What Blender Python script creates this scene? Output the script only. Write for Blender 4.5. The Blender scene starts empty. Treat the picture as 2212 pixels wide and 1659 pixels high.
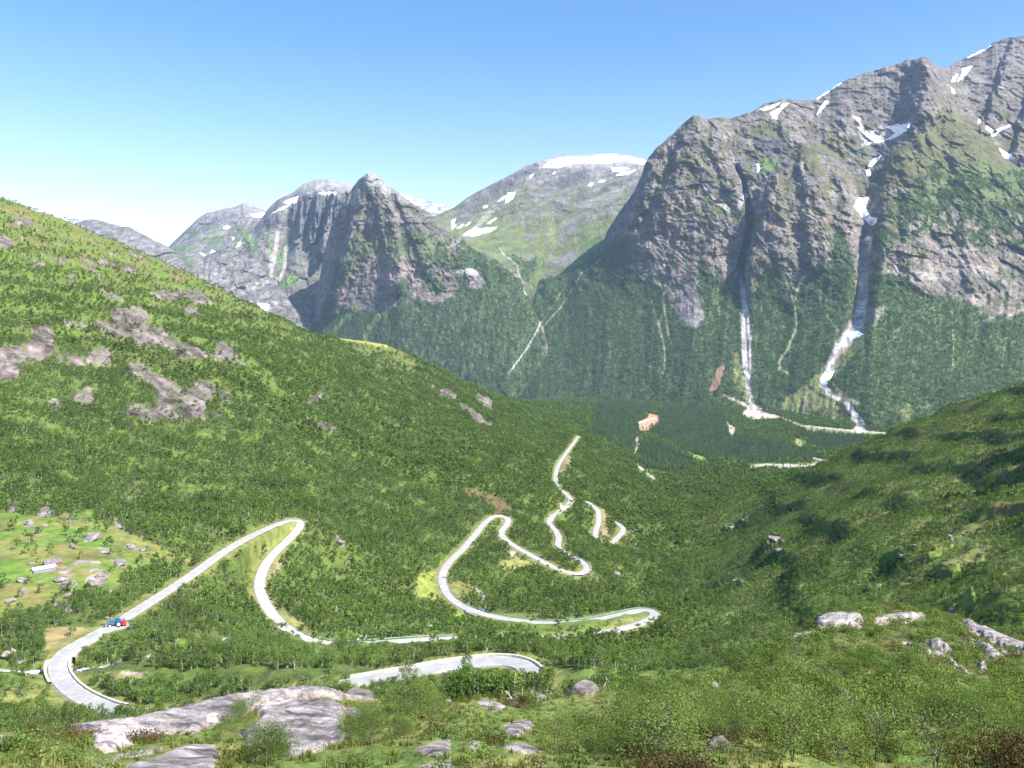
import bpy, bmesh, math, random
import numpy as np
from mathutils import Vector, Matrix
rng = np.random.default_rng(7)
random.seed(7)
R = math.radians
sc = bpy.context.scene
COL = sc.collection

# ------------------------------------------------------------------ camera frame
# Positions are laid out by bearing: a reading (px, py) of a 2212 x 1659 frame with the horizon at 700
# is the direction u = x / y, v = z / y; with a distance y it becomes a point in the world.
F, CX, HZ = 1722.0, 1106.0, 700.0
def U(px): return (np.asarray(px, float) - CX) / F
def V(py): return (HZ - np.asarray(py, float)) / F
ZOOM = {'A': (.30637, 0, 1050.4), 'B': (.25490, 542.2, 1050.4), 'C': (.28593, 948.8, 914.9), 'D': (.31618, 1512.6, 914.9),
        'E': (.33333, 0, 1355.4), 'F': (.33333, 737.3, 1355.4), 'G': (.33333, 1474.7, 1253.7), 'H': (.33701, 0, 372.7),
        'I': (.30637, 338.8, 338.8), 'J': (.24510, 948.8, 305.0), 'K': (.24510, 1287.6, 169.4), 'L': (.23407, 1694.2, 67.8),
        'M': (.24510, 1423.2, 542.2), 'N': (.30637, 1694.2, 440.5), 'O': (.30637, 1287.6, 847.1), 'Q': (.20427, 1762.0, 1016.6),
        'P': (1, 0, 0)}
def zp(k, pts):
    s, ox, oy = ZOOM[k]
    return [(ox + s * a, oy + s * b) for a, b in pts]
def zs(k, text):
    n = [float(t) for t in text.replace(',', ' ').split()]
    return zp(k, list(zip(n[0::2], n[1::2])))

# ------------------------------------------------------------------ noise
_perm = np.random.default_rng(3).permutation(256).astype(np.int32)
_perm = np.concatenate([_perm, _perm])
_ang = np.random.default_rng(4).random(256) * 2 * np.pi
_gx, _gy = np.cos(_ang).astype(np.float32), np.sin(_ang).astype(np.float32)
def perlin(x, y, seed=0):
    x = np.asarray(x, np.float64) + seed * 17.31; y = np.asarray(y, np.float64) - seed * 9.77
    xi = np.floor(x); yi = np.floor(y)
    fx = (x - xi).astype(np.float32); fy = (y - yi).astype(np.float32)
    xi = xi.astype(np.int64) & 255; yi = yi.astype(np.int64) & 255
    def g(a, b, dx, dy):
        h = _perm[_perm[a] + b]
        return _gx[h] * dx + _gy[h] * dy
    x1 = (xi + 1) & 255; y1 = (yi + 1) & 255
    u = fx * fx * fx * (fx * (fx * 6 - 15) + 10); w = fy * fy * fy * (fy * (fy * 6 - 15) + 10)
    a = g(xi, yi, fx, fy); b = g(x1, yi, fx - 1, fy); c = g(xi, y1, fx, fy - 1); d = g(x1, y1, fx - 1, fy - 1)
    return (a + u * (b - a) + w * ((c + u * (d - c)) - (a + u * (b - a)))) * 1.5
def fbm(x, y, o=4, seed=0, gain=.5):
    s = 0.; a = 1.; n = 0.; f = 1.
    for i in range(o):
        s = s + a * perlin(x * f, y * f, seed + i * 5); n += a; a *= gain; f *= 2.03
    return s / n
def ridged(x, y, o=4, seed=0, gain=.5):
    s = 0.; a = 1.; n = 0.; f = 1.
    for i in range(o):
        s = s + a * (1 - 2 * np.abs(perlin(x * f, y * f, seed + i * 5))); n += a; a *= gain; f *= 2.07
    return s / n
def facets(x, y, size, seed=0):
    """broken planes: each cell of a jittered lattice is tilted its own way"""
    x = x / size; y = y / size; xi = np.floor(x).astype(np.int64); yi = np.floor(y).astype(np.int64)
    best = np.full(x.shape, 9., np.float32); out = np.zeros(x.shape, np.float32)
    for dx in (-1, 0, 1):
        for dy in (-1, 0, 1):
            cx = xi + dx; cy_ = yi + dy; h = _perm[_perm[(cx + seed * 7) & 255] + (cy_ & 255)]; h2 = _perm[(h + 57) & 255]; h3 = _perm[(h + 131) & 255]
            ox = x - (cx + .5 + (h / 255. - .5) * .9); oy = y - (cy_ + .5 + (h2 / 255. - .5) * .9)
            d = (ox * ox + oy * oy).astype(np.float32); a = h3 / 255. * 6.283
            k = d < best; best = np.where(k, d, best); out = np.where(k, ox * np.cos(a) + oy * np.sin(a) + (h2 / 255. - .5) * .5, out)
    return out
def sst(a, b, x):
    t = np.clip((x - a) / (b - a), 0, 1); return t * t * (3 - 2 * t)
def mix(a, b, t):
    a = np.asarray(a, np.float32); b = np.asarray(b, np.float32)
    return a + (b - a) * t[..., None]

def seg_dist(px, py, pts, closed=False):
    """distance to a polyline, and the parameter (index) of the nearest point"""
    best = np.full(px.shape, 1e9); par = np.zeros(px.shape)
    n = len(pts); m = n if closed else n - 1
    for i in range(m):
        ax, ay = pts[i]; bx, by = pts[(i + 1) % n]
        dx, dy = bx - ax, by - ay; L = dx * dx + dy * dy + 1e-9
        t = np.clip(((px - ax) * dx + (py - ay) * dy) / L, 0, 1)
        d = np.hypot(px - ax - t * dx, py - ay - t * dy)
        k = d < best; best = np.where(k, d, best); par = np.where(k, i + t, par)
    return best, par
def poly_sd(px, py, poly):
    """signed distance to a polygon, positive inside"""
    d, _ = seg_dist(px, py, poly, True)
    ins = np.zeros(px.shape, bool); n = len(poly)
    for i in range(n):
        ax, ay = poly[i]; bx, by = poly[(i + 1) % n]
        if ay == by: continue
        c = (ay > py) != (by > py)
        ins ^= c & (px < (bx - ax) * (py - ay) / (by - ay) + ax)
    return np.where(ins, d, -d)
def poly_mask(px, py, poly, soft=3., rough=4., scale=12., seed=1, out=None):
    """0..1 inside a polygon with a soft, ragged edge"""
    m = np.zeros(px.shape, np.float32)
    xs = [p[0] for p in poly]; ys = [p[1] for p in poly]; pad = soft + rough + 2
    k = (px > min(xs) - pad) & (px < max(xs) + pad) & (py > min(ys) - pad) & (py < max(ys) + pad)
    if not k.any(): return m
    a, b = px[k], py[k]
    sd = poly_sd(a, b, poly)
    if rough: sd = sd + rough * fbm(a / scale, b / scale, 3, seed, .6) * 1.3
    m[k] = sst(-soft, soft, sd)
    return m
def line_mask(px, py, pts, w, rough=1.5, scale=8., seed=2):
    m = np.zeros(px.shape, np.float32)
    xs = [p[0] for p in pts]; ys = [p[1] for p in pts]
    wm = max(w) if hasattr(w, '__len__') else w; pad = wm * 2 + rough + 2
    k = (px > min(xs) - pad) & (px < max(xs) + pad) & (py > min(ys) - pad) & (py < max(ys) + pad)
    if not k.any(): return m
    a, b = px[k], py[k]
    d, par = seg_dist(a, b, pts)
    ww = np.interp(par, np.arange(len(pts)), w) if hasattr(w, '__len__') else w
    d = d + rough * fbm(a / scale, b / scale, 3, seed)
    m[k] = 1 - sst(ww * .6, ww * 1.4, d)
    return m

# ------------------------------------------------------------------ mesh and object helpers
def grid_mesh(name, X, Y, Z, col=None, mask=None):
    r, c = X.shape
    co = np.stack([X, Y, Z], -1).reshape(-1, 3).astype(np.float32)
    i = np.arange(r * c).reshape(r, c)
    q = np.stack([i[:-1, :-1], i[:-1, 1:], i[1:, 1:], i[1:, :-1]], -1).reshape(-1, 4)
    if mask is not None: q = q[mask.reshape(-1)]
    colf = None if col is None else np.concatenate([col.reshape(-1, 3), np.ones((r * c, 1))], 1).astype(np.float32)
    if mask is not None:
        used, q = np.unique(q, return_inverse=True); q = q.reshape(-1, 4)
        co = co[used]; colf = None if colf is None else colf[used]
    return quad_mesh(name, co, q, colf)
def quad_mesh(name, co, q, colf=None, smooth=True):
    me = bpy.data.meshes.new(name)
    q = np.ascontiguousarray(q, np.int32); k = q.shape[1]
    me.vertices.add(len(co)); me.vertices.foreach_set('co', np.ascontiguousarray(co, np.float32).ravel())
    me.loops.add(q.size); me.loops.foreach_set('vertex_index', q.ravel())
    me.polygons.add(len(q))
    me.polygons.foreach_set('loop_start', np.arange(0, q.size, k, dtype=np.int32))
    me.update(calc_edges=True)
    me.polygons.foreach_set('use_smooth', np.full(len(q), smooth, bool))
    if colf is not None:
        a = me.color_attributes.new('tint', 'FLOAT_COLOR', 'POINT')
        a.data.foreach_set('color', np.ascontiguousarray(colf, np.float32).ravel())
    return me
def link(name, me, mat=None, parent=None):
    o = bpy.data.objects.new(name, me); COL.objects.link(o)
    if mat is not None and len(me.materials) == 0: me.materials.append(mat)
    if parent is not None: o.parent = parent
    return o
def tag(o, label=None, cat=None, group=None, kind=None):
    if label: o['label'] = label
    if cat: o['category'] = cat
    if group: o['group'] = group
    if kind: o['kind'] = kind
    return o
def empty(name, loc=(0, 0, 0), rz=0.):
    o = bpy.data.objects.new(name, None); COL.objects.link(o)
    o.location = loc; o.rotation_euler = (0, 0, rz); o.empty_display_size = .5
    return o

# ------------------------------------------------------------------ materials
def newmat(name):
    m = bpy.data.materials.new(name); m.use_nodes = True
    nt = m.node_tree; nt.nodes.clear()
    return m, nt, nt.nodes, nt.links
def ground_mat(name, s1=.5, s2=4., amt=.25, rough=.95, bump=.0, bscale=1.):
    """surface whose colour comes from the terrain's own cover map, broken up by noise"""
    m, nt, N, L = newmat(name)
    out = N.new('ShaderNodeOutputMaterial'); b = N.new('ShaderNodeBsdfPrincipled')
    b.inputs['Roughness'].default_value = rough; b.inputs['Specular IOR Level'].default_value = .15
    at = N.new('ShaderNodeAttribute'); at.attribute_name = 'tint'
    tc = N.new('ShaderNodeNewGeometry')
    prev = at.outputs['Color']
    for sc_, a in ((s1, amt), (s2, amt * .8)):
        n = N.new('ShaderNodeTexNoise'); n.inputs['Scale'].default_value = sc_; n.inputs['Detail'].default_value = 4
        L.new(tc.outputs['Position'], n.inputs['Vector'])
        mr = N.new('ShaderNodeMapRange'); mr.inputs[1].default_value = .3; mr.inputs[2].default_value = .7
        mr.inputs[3].default_value = 1 - a * 1.5; mr.inputs[4].default_value = 1 + a * 1.5
        L.new(n.outputs['Fac'], mr.inputs[0])
        mx = N.new('ShaderNodeVectorMath'); mx.operation = 'SCALE'
        L.new(prev, mx.inputs[0]); L.new(mr.outputs[0], mx.inputs['Scale']); prev = mx.outputs[0]
    L.new(prev, b.inputs['Base Color'])
    if bump:
        n = N.new('ShaderNodeTexNoise'); n.inputs['Scale'].default_value = bscale; n.inputs['Detail'].default_value = 6
        L.new(tc.outputs['Position'], n.inputs['Vector'])
        bp = N.new('ShaderNodeBump'); bp.inputs['Strength'].default_value = bump; bp.inputs['Distance'].default_value = .6 / bscale
        L.new(n.outputs['Fac'], bp.inputs['Height']); L.new(bp.outputs[0], b.inputs['Normal'])
    L.new(b.outputs[0], out.inputs[0])
    return m
def plain(name, col, rough=.6, metal=0., var=.12, scale=3., spec=.3):
    m, nt, N, L = newmat(name)
    out = N.new('ShaderNodeOutputMaterial'); b = N.new('ShaderNodeBsdfPrincipled')
    b.inputs['Roughness'].default_value = rough; b.inputs['Metallic'].default_value = metal
    b.inputs['Specular IOR Level'].default_value = spec
    tc = N.new('ShaderNodeTexCoord'); n = N.new('ShaderNodeTexNoise'); n.inputs['Scale'].default_value = scale; n.inputs['Detail'].default_value = 5
    L.new(tc.outputs['Object'], n.inputs['Vector'])
    cr = N.new('ShaderNodeValToRGB')
    cr.color_ramp.elements[0].position = .3; cr.color_ramp.elements[1].position = .7
    cr.color_ramp.elements[0].color = [c * (1 - var) for c in col] + [1]; cr.color_ramp.elements[1].color = [min(1, c * (1 + var)) for c in col] + [1]
    L.new(n.outputs['Fac'], cr.inputs[0]); L.new(cr.outputs[0], b.inputs['Base Color']); L.new(b.outputs[0], out.inputs[0])
    return m
def leaf_mat(name, c0, c1, c2=None, trans=.3, patch=.035):
    """foliage: every instance takes its own green, leaves differ a little among themselves"""
    m, nt, N, L = newmat(name)
    out = N.new('ShaderNodeOutputMaterial')
    oi = N.new('ShaderNodeObjectInfo'); cr = N.new('ShaderNodeValToRGB')
    e = cr.color_ramp.elements; e[0].color = (*c0, 1); e[1].color = (*c1, 1)
    if c2: k = e.new(.9); k.color = (*c1, 1); e[2].color = (*c2, 1)
    L.new(oi.outputs['Random'], cr.inputs[0])
    g = N.new('ShaderNodeNewGeometry'); n = N.new('ShaderNodeTexNoise'); n.inputs['Scale'].default_value = patch; n.inputs['Detail'].default_value = 2
    L.new(g.outputs['Position'], n.inputs['Vector'])
    mr = N.new('ShaderNodeMapRange'); mr.inputs[1].default_value = .3; mr.inputs[2].default_value = .7; mr.inputs[3].default_value = .72; mr.inputs[4].default_value = 1.3
    L.new(n.outputs['Fac'], mr.inputs[0])
    mr2 = N.new('ShaderNodeMapRange'); mr2.inputs[3].default_value = .55; mr2.inputs[4].default_value = 1.45
    L.new(g.outputs['Random Per Island'], mr2.inputs[0])
    mm = N.new('ShaderNodeMath'); mm.operation = 'MULTIPLY'; L.new(mr.outputs[0], mm.inputs[0]); L.new(mr2.outputs[0], mm.inputs[1])
    vs = N.new('ShaderNodeVectorMath'); vs.operation = 'SCALE'; L.new(cr.outputs[0], vs.inputs[0]); L.new(mm.outputs[0], vs.inputs['Scale'])
    d = N.new('ShaderNodeBsdfDiffuse'); t = N.new('ShaderNodeBsdfTranslucent'); mxs = N.new('ShaderNodeMixShader'); mxs.inputs[0].default_value = trans
    tint = N.new('ShaderNodeVectorMath'); tint.operation = 'MULTIPLY'; tint.inputs[1].default_value = (1.25, 1.25, .6)
    L.new(vs.outputs[0], d.inputs[0]); L.new(vs.outputs[0], tint.inputs[0]); L.new(tint.outputs[0], t.inputs[0])
    L.new(d.outputs[0], mxs.inputs[1]); L.new(t.outputs[0], mxs.inputs[2]); L.new(mxs.outputs[0], out.inputs[0])
    return m

# ------------------------------------------------------------------ feature-line sheets
def herm(vals, counts):
    """monotone cubic through the lines in VALS (K x C), COUNTS[k] rows per gap"""
    v = np.asarray(vals, float); d = np.diff(v, axis=0); K = len(v)
    m = np.zeros_like(v); m[0] = d[0]; m[-1] = d[-1]
    for k in range(1, K - 1):
        s = d[k - 1] * d[k]; m[k] = np.where(s > 0, 2 * s / (d[k - 1] + d[k] + 1e-12 * np.sign(d[k])), 0)
    out = []
    for k in range(K - 1):
        n = counts[k]
        for j in range(n + (1 if k == K - 2 else 0)):
            t = j / n; t2 = t * t; t3 = t2 * t
            out.append((2 * t3 - 3 * t2 + 1) * v[k] + (t3 - 2 * t2 + t) * m[k] + (3 * t2 - 2 * t3) * v[k + 1] + (t3 - t2) * m[k + 1])
    return np.array(out)
def lines_grid(px, lines, counts, jag=None):
    pys, lys = [], []
    for i, ln in enumerate(lines):
        a = np.array(ln, float)
        py = np.interp(px, a[:, 0], a[:, 1]); ly = np.interp(px, a[:, 0], np.log(a[:, 2]))
        if jag and i == jag[0]:
            w = jag[1]
            py = py + w * (fbm(px / 26., px * 0 + .37, 5, jag[2], .62)) * 1.3
        pys.append(py); lys.append(ly)
    return herm(pys, counts), np.exp(herm(lys, counts))
SUN_E, SKY_E, EXPO, HAZE = 5.0, .10, 1.3, 2.8e-5
DENOISE = True
# ------------------------------------------------------------------ far mountains
GREY = (.112, .104, .098); PINK = (.18, .152, .138); ALP = (.085, .088, .036); LUSH = (.085, .145, .034)
WOOD = (.06, .095, .035); SCREE = (.32, .30, .28); SNOW = (.86, .88, .92); DARK = (.06, .06, .07); RUST = (.26, .15, .105)
m_mtn = ground_mat('mountain_ground', .012, .06, .22, .95, .55, .05)
m_snow = plain('old_snow', (.88, .9, .94), .6, 0, .04, .02)
SHEETS = {}
def mountain(name, px, lines, counts, relief, paint, jag=4., seed=1, amp=1.):
    nl = len(lines)
    PY, Y = lines_grid(px, lines, counts, (nl - 2, jag, seed))
    PX = np.broadcast_to(px, PY.shape).copy()
    u, v = U(PX), V(PY)
    x, z = u * Y, v * Y
    rel = relief(PX, PY, x, z, Y) * amp
    Yn = Y - rel
    k = Yn / Y
    X, Z = x * k, z * k
    col, wood = paint(PX, PY, X, Z)
    me = grid_mesh(name, X, Yn, Z, col)
    o = link(name, me, m_mtn); tag(o, kind='structure')
    SHEETS[name] = dict(PX=PX, PY=PY, X=X, Y=Yn, Z=Z, wood=wood, nfront=sum(counts[:-1]))
    return o
def rock_tint(x, z, lo=GREY, hi=PINK, t=.5, s=1.):
    n = fbm(x / 160 * s, z / 160 * s, 5, 11, .6)
    c = mix(np.broadcast_to(lo, x.shape + (3,)), np.broadcast_to(hi, x.shape + (3,)), np.clip(t + n * .9, 0, 1))
    wx = 40 * fbm(x / 130 * s, z / 130 * s, 3, 16); wz = 34 * fbm(x / 90 * s, z / 90 * s, 3, 17)
    st = fbm((x + wx) / 110 * s, (z + wz + .22 * x) / 20 * s, 4, 12, .62)            # bedding
    fl = fbm((x + wx) / 22 * s, (z + .3 * x) / 60 * s, 4, 13, .62)                    # water streaks
    bl = fbm(x / 60 * s, z / 55 * s, 5, 18, .65)
    ck = sst(.62, .92, ridged((x + wx) / 70 * s, (z + wz + .2 * x) / 30 * s, 3, 14)) * sst(-.1, .25, fbm(x / 200 * s, z / 150 * s, 3, 15))
    f = (1 + .7 * st + .6 * fl + .5 * bl) * (1 - .5 * ck)
    return c * np.clip(f, .3, 1.9)[..., None]
def cover(c, tint, m):
    return mix(c, np.broadcast_to(tint, c.shape), m)
def rough_relief(x, z, big, mid, fine, fx=1.):
    w1 = 90 * fbm(x / 260, z / 260, 3, 27); w2 = 90 * fbm(x / 240, z / 240, 3, 28)
    r = big * ridged((x + w1) / 430 * fx, (z + w2) / 700, 3, 21)
    r = r + mid * ridged((x + w1 + .25 * z) / 130 * fx, (z + w2) / 190, 4, 22, .55)
    r = r + mid * .55 * facets(x + w1 * .5 + .2 * z, z + w2 * .5, 105, 1) + mid * .3 * facets(x + w1 * .3 - .3 * z, z + w2 * .3, 44, 2)
    r = r + fine * 1.4 * fbm(x / 26, z / 34, 4, 23, .6) + fine * .8 * fbm((x + 60 * fbm(x / 150, z / 150, 2, 25)) / 70, (z + 50 * fbm(x / 110, z / 110, 2, 26) + .25 * x) / 24, 4, 24, .6)
    return r

# --- the great massif on the right, its gullies and spurs
px = np.arange(1056, 2345, 1.55)
L_massif = [
    [(1056, 880, 3950), (1300, 900, 3450), (1500, 910, 3080), (1700, 925, 2820), (1880, 960, 2380), (2100, 970, 2280), (2345, 980, 2250)],
    [(1056, 866, 4050), (1120, 800, 4250), (1165, 660, 4550), (1226, 640, 4500), (1312, 620, 4300), (1500, 600, 3900), (1700, 590, 3700), (1880, 600, 3480), (2100, 610, 3400), (2345, 610, 3350)],
    [(1056, 860, 4100), (1120, 785, 4300), (1165, 620, 4650), (1226, 608, 4600), (1312, 530, 4550), (1393, 425, 4350), (1500, 400, 4200), (1700, 400, 4050), (1880, 400, 3980), (2100, 380, 3950), (2345, 400, 3950)],
    [(1056, 852, 4150), (1090, 815, 4250), (1120, 770, 4350), (1145, 700, 4550), (1155, 640, 4650), (1165, 606, 4700), (1194, 599, 4700), (1226, 594, 4700), (1255, 572, 4700), (1292, 552, 4700), (1312, 500, 4700),
     (1330, 470, 4680), (1350, 440, 4650), (1370, 415, 4600), (1386, 380, 4550), (1393, 353, 4520), (1405, 336, 4500), (1420, 316, 4500), (1440, 302, 4500), (1464, 280, 4500), (1481, 262, 4500), (1498, 249, 4500), (1508, 249, 4500), (1525, 255, 4550), (1582, 255, 4650),
     (1606, 248, 4700), (1636, 234, 4720), (1667, 218, 4750), (1692, 213, 4750), (1714, 215, 4780), (1741, 218, 4800), (1761, 214, 4850), (1790, 196, 4900), (1818, 178, 4900), (1858, 161, 4950), (1893, 150, 4950), (1928, 140, 4900), (1963, 130, 4850), (1991, 123, 4800),
     (2006, 126, 4800), (2017, 139, 4850), (2034, 145, 5100), (2052, 143, 5200), (2087, 124, 5250), (2139, 98, 5300), (2169, 83, 5300), (2195, 78, 5300), (2212, 78, 5300), (2345, 74, 5300)],
    [(1056, 1000, 4900), (1300, 800, 5300), (1500, 420, 5400), (2345, 250, 6200)]]
spur_mid = [(1598, 560), (1610, 520), (1622, 480), (1640, 420), (1655, 383), (1680, 356), (1709, 331), (1736, 316), (1765, 320), (1800, 335), (1840, 385), (1850, 430), (1862, 470), (1860, 520), (1866, 560), (1850, 645), (1835, 760), (1700, 760), (1606, 760)]
spur_right = [(1856, 650), (1868, 560), (1866, 520), (1872, 480), (1874, 430), (1877, 407), (1881, 377), (1900, 325), (1928, 300), (1968, 267), (2022, 229), (2045, 208), (2064, 206), (2092, 232), (2113, 260), (2127, 274), (2151, 297), (2162, 325), (2195, 351), (2212, 356), (2400, 400), (2400, 800), (1840, 800)]
G1 = [(1591, 360), (1606, 390), (1614, 430), (1624, 480), (1614, 530), (1602, 575), (1604, 620), (1606, 680), (1610, 760), (1612, 830)]
G2 = [(1930, 300), (1890, 345), (1870, 400), (1858, 450), (1884, 486), (1868, 525), (1862, 620), (1852, 700), (1815, 770), (1778, 830)]
def relief_massif(PX, PY, x, z, Y):
    hi = 1 - sst(520, 700, PY)
    r = rough_relief(x, z, 30, 30, 9) * (.22 + .78 * hi)
    edge = poly_sd(PX, PY, spur_mid) + 5 * fbm(PX / 16, PY / 16, 3, 5)
    r = r + 150 * sst(-9, 26, edge) * (1 - sst(560, 720, PY))
    edge = poly_sd(PX, PY, spur_right) + 5 * fbm(PX / 16, PY / 16, 3, 6)
    r = r + 190 * sst(-8, 46, edge) * (1 - sst(600, 790, PY))
    # left-facing face under the high summit
    edge = poly_sd(PX, PY, zs('L', '1290 300 1430 330 1520 560 1480 680 1190 880 1110 900 1170 800 1230 660 1300 520 1340 420'))
    r = r + 240 * sst(-46, 14, edge + 8 * fbm(PX / 14, PY / 14, 3, 8)) * sst(310, 240, PY)
    for pts, w, a in (([(1498, 250), (1490, 300), (1472, 360), (1452, 420), (1420, 480)], 18, 40), ([(1545, 300), (1560, 350), (1580, 400)], 14, 30),
                      ([(2205, 82), (2180, 150), (2158, 230), (2136, 275)], 17, 90), ([(2275, 90), (2246, 180), (2222, 260), (2206, 330)], 17, 90),
                      ([(1655, 383), (1680, 470), (1700, 560)], 22, 26), ([(1745, 330), (1760, 430), (1770, 560)], 24, 60),
                      ([(1960, 300), (1985, 400), (1975, 520), (1985, 600)], 30, 34), ([(2060, 230), (2090, 350), (2110, 480), (2120, 600)], 34, 34), ([(1425, 330), (1400, 400), (1372, 470)], 14, 45)):
        r = r + a * line_mask(PX, PY, pts, w, 11, 22, 7)
    r = r - 130 * line_mask(PX, PY, G1, [3, 4, 6, 9, 9, 9, 7, 6, 5, 4], 2) * (1 - sst(590, 640, PY)) - 10 * line_mask(PX, PY, G1, 6, 2)
    r = r - 12 * line_mask(PX, PY, G2, [10, 8, 8, 9, 8, 10, 12, 13, 11, 7], 2)
    # forested slopes: shallow ribs running down the fall line
    lo = sst(560, 680, PY)
    r = r + lo * (12 * ridged((PX + .12 * PY) / 46, PY / 500, 3, 31) + 5 * fbm(PX / 12, PY / 40, 3, 32))
    return r
def paint_massif(PX, PY, X, Z):
    c = rock_tint(X, Z, GREY, PINK, .25 + .5 * sst(380, 560, PY))
    n = fbm(PX / 34, PY / 30, 5, 41, .62); n2 = fbm(PX / 9, PY / 9, 4, 42, .6)
    n3 = fbm((PX - PY * .25) / 12, (PY + PX * .1) / 34, 4, 43, .6)
    # ledge vegetation
    g = sst(.0, .3, n + .35 * n2 + .3 * n3 - .04 + .12 * sst(600, 330, PY) * sst(240, 330, PY))
    c = cover(c, ALP, g * .9 * sst(130, 240, PY))
    c = cover(c, (.05, .07, .028), sst(.08, .3, n3 + .4 * n2 - .25 * n) * .6 * sst(330, 420, PY))
    # brown heath
    c = cover(c, (.105, .08, .05), sst(.1, .4, fbm(PX / 26, PY / 22, 4, 44) + .3 * n2) * .5)
    for poly, t, a in ((zs('K', '520 860 700 700 860 640 900 700 700 830 560 930'), ALP, .8), (zs('K', '1440 720 1580 710 1590 760 1500 850 1450 880'), LUSH, .8),
                       (zs('K', '1350 420 1600 380 1700 480 1640 540 1400 530'), ALP, .8), (zs('K', '1660 640 1800 600 1940 620 1900 700 1740 720'), ALP, .85), (zs('K', '1980 610 2100 570 2200 660 2212 720 2100 700'), ALP, .85),
                       (zs('K', '940 1020 1060 1080 1220 1200 1180 1230 1040 1180 960 1120'), (.07, .1, .035), .8), (zs('K', '1230 1200 1360 1080 1360 1200 1260 1230'), ALP, .8),
                       (zs('K', '1400 540 1520 530 1660 540 1710 600 1640 680 1520 690 1440 660'), DARK, .8), (zs('K', '450 1080 560 1060 580 1130 520 1160'), DARK, .8),  # first dark patch: darker bare rock, with cliff shade painted in too
                       (zs('L', '200 1060 330 1010 420 1060 300 1160 150 1180'), ALP, .7), (zs('L', '560 1080 740 1070 760 1120 600 1100'), LUSH, .7),
                       (zs('L', '640 1130 780 1180 750 1280 660 1200'), ALP, .7), (zs('L', '1480 700 1700 800 1900 960 2000 1150 2212 1260 2212 1500 1300 1340 900 1500 760 1650 800 1350 1100 1050'), ALP, .85),
                       (zs('L', '1300 1350 1800 1180 2212 1290 2212 1659 900 1659'), (.075, .10, .032), .8)):
        c = cover(c, t, poly_mask(PX, PY, poly, 3, 9, 16, 8) * a)
    sc1 = poly_mask(PX, PY, zs('L', '620 780 700 800 740 920 900 870 1000 960 900 1020 720 1050 690 920'), 4, 4)
    c = cover(c, (.36, .33, .31), sc1 * .9)
    for pts, w, a in ((zs('K', '950 970 1060 1090 1180 1160 1240 1190 1290 1060 1400 950'), [3, 4, 4, 3, 6, 3], .8), (zs('K', '1230 780 1270 870 1310 950'), 3, .8), (zs('K', '1500 880 1460 980 1450 1060'), 4, .8),
                      (zs('K', '1190 640 1220 740 1240 790'), 3, .5), (zs('K', '1810 740 1820 820 1840 960 1860 1100'), 4, .4)):
        c = cover(c, SCREE, line_mask(PX, PY, pts, w, 2) * a)
    # forest
    W = poly_mask(PX, PY, [(1050, 900)] + [(1090, 815), (1120, 770), (1145, 700), (1155, 640), (1165, 600), (1194, 590), (1226, 585), (1255, 563), (1292, 545), (1324, 522), (1345, 530)]
                  + zs('J', '1690 950 1690 1080 1780 1190 1850 1240') + zs('M', '60 330 110 470 180 560 230 640 280 690 335 690 400 580 380 450 330 350 345 170 380 80 450 220 500 240 620 260 700 250 720 420 730 1000 760 1200 820 1100 800 500 830 300 940 170 1005 125 1075 175 1130 300 1200 430 1240 300 1300 225 1400 195 1460 170 1520 60 1560 -200 1640 -150 1700 60 1730 300 1730 460 1640 640 1560 720')
                  + [(1806, 733), (1790, 800), (1850, 960), (1500, 960)], 3, 8, 14, 9)
    W = np.maximum(W, poly_mask(PX, PY, zs('N', '620 500 760 500 880 520 900 620 1100 650 1300 700 1400 780 1500 800 1690 760 1690 1700 400 1700 330 1260 450 1060 590 850 600 700'), 4, 9, 16, 10))
    W = np.maximum(W, .85 * poly_mask(PX, PY, zs('N', '640 100 900 -150 1100 -300 1400 -200 1800 -250 1900 300 1690 360 1400 330 1200 180 1060 160 900 260 700 330 600 300'), 6, 14, 18, 11) * sst(-.25, .15, fbm(PX / 26, PY / 30, 4, 45, .6)))
    W = np.maximum(W, .9 * sst(.12, .3, fbm(PX / 14, PY / 26, 4, 46, .6)) * sst(500, 580, PY))
    W = np.maximum(W, .7 * poly_mask(PX, PY, zs('K', '0 1600 200 1400 330 1400 300 1659 0 1700'), 4, 8))
    # bare tongues and gaps inside the forest
    gaps = [(zs('M', '120 470 180 450 300 340 330 350 370 460 400 580 330 680 270 650 200 600'), 1.), (zs('N', '880 560 960 430 1100 270 1240 330 1200 460 1080 560 960 600'), .55), (zs('N', '1280 620 1420 640 1400 690 1330 720 1270 690'), .9),
            (zs('N', '1000 420 1240 300 1560 380 1690 360 1690 420 1540 460 1300 520 1150 610 960 620'), .45), (zs('N', '1400 830 1440 800 1500 780 1460 830'), .9), (zs('N', '1560 780 1690 730 1690 770 1580 810'), .9), (zs('N', '600 730 720 730 700 770 620 860 580 820'), .7)]
    bare = np.zeros(PX.shape, np.float32)
    for poly, a in gaps: bare = np.maximum(bare, a * poly_mask(PX, PY, poly, 2, 5, 9, 12))
    g1 = line_mask(PX, PY, zs('M', '700 260 730 400 755 560 765 700 775 850 780 980 785 1050 785 1130 805 1250 820 1350'), [13, 14, 22, 25, 26, 26, 22, 16, 12, 14], 3) if False else line_mask(PX, PY, zs('M', '700 150 730 300 750 450 765 600 770 750 775 900 785 1050 785 1180 805 1290 820 1360'), [3, 5, 6, 8, 10, 10, 8, 5, 5, 6], 2)
    g2 = line_mask(PX, PY, zs('N', '590 250 560 380 560 480 555 600 545 720 515 860 460 930 390 1010 340 1100 290 1220 270 1270 330 1350 430 1400 510 1510 540 1590'), [10, 12, 11, 11, 11, 12, 14, 11, 9, 8, 6, 5, 6, 8, 11], 3)
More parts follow.
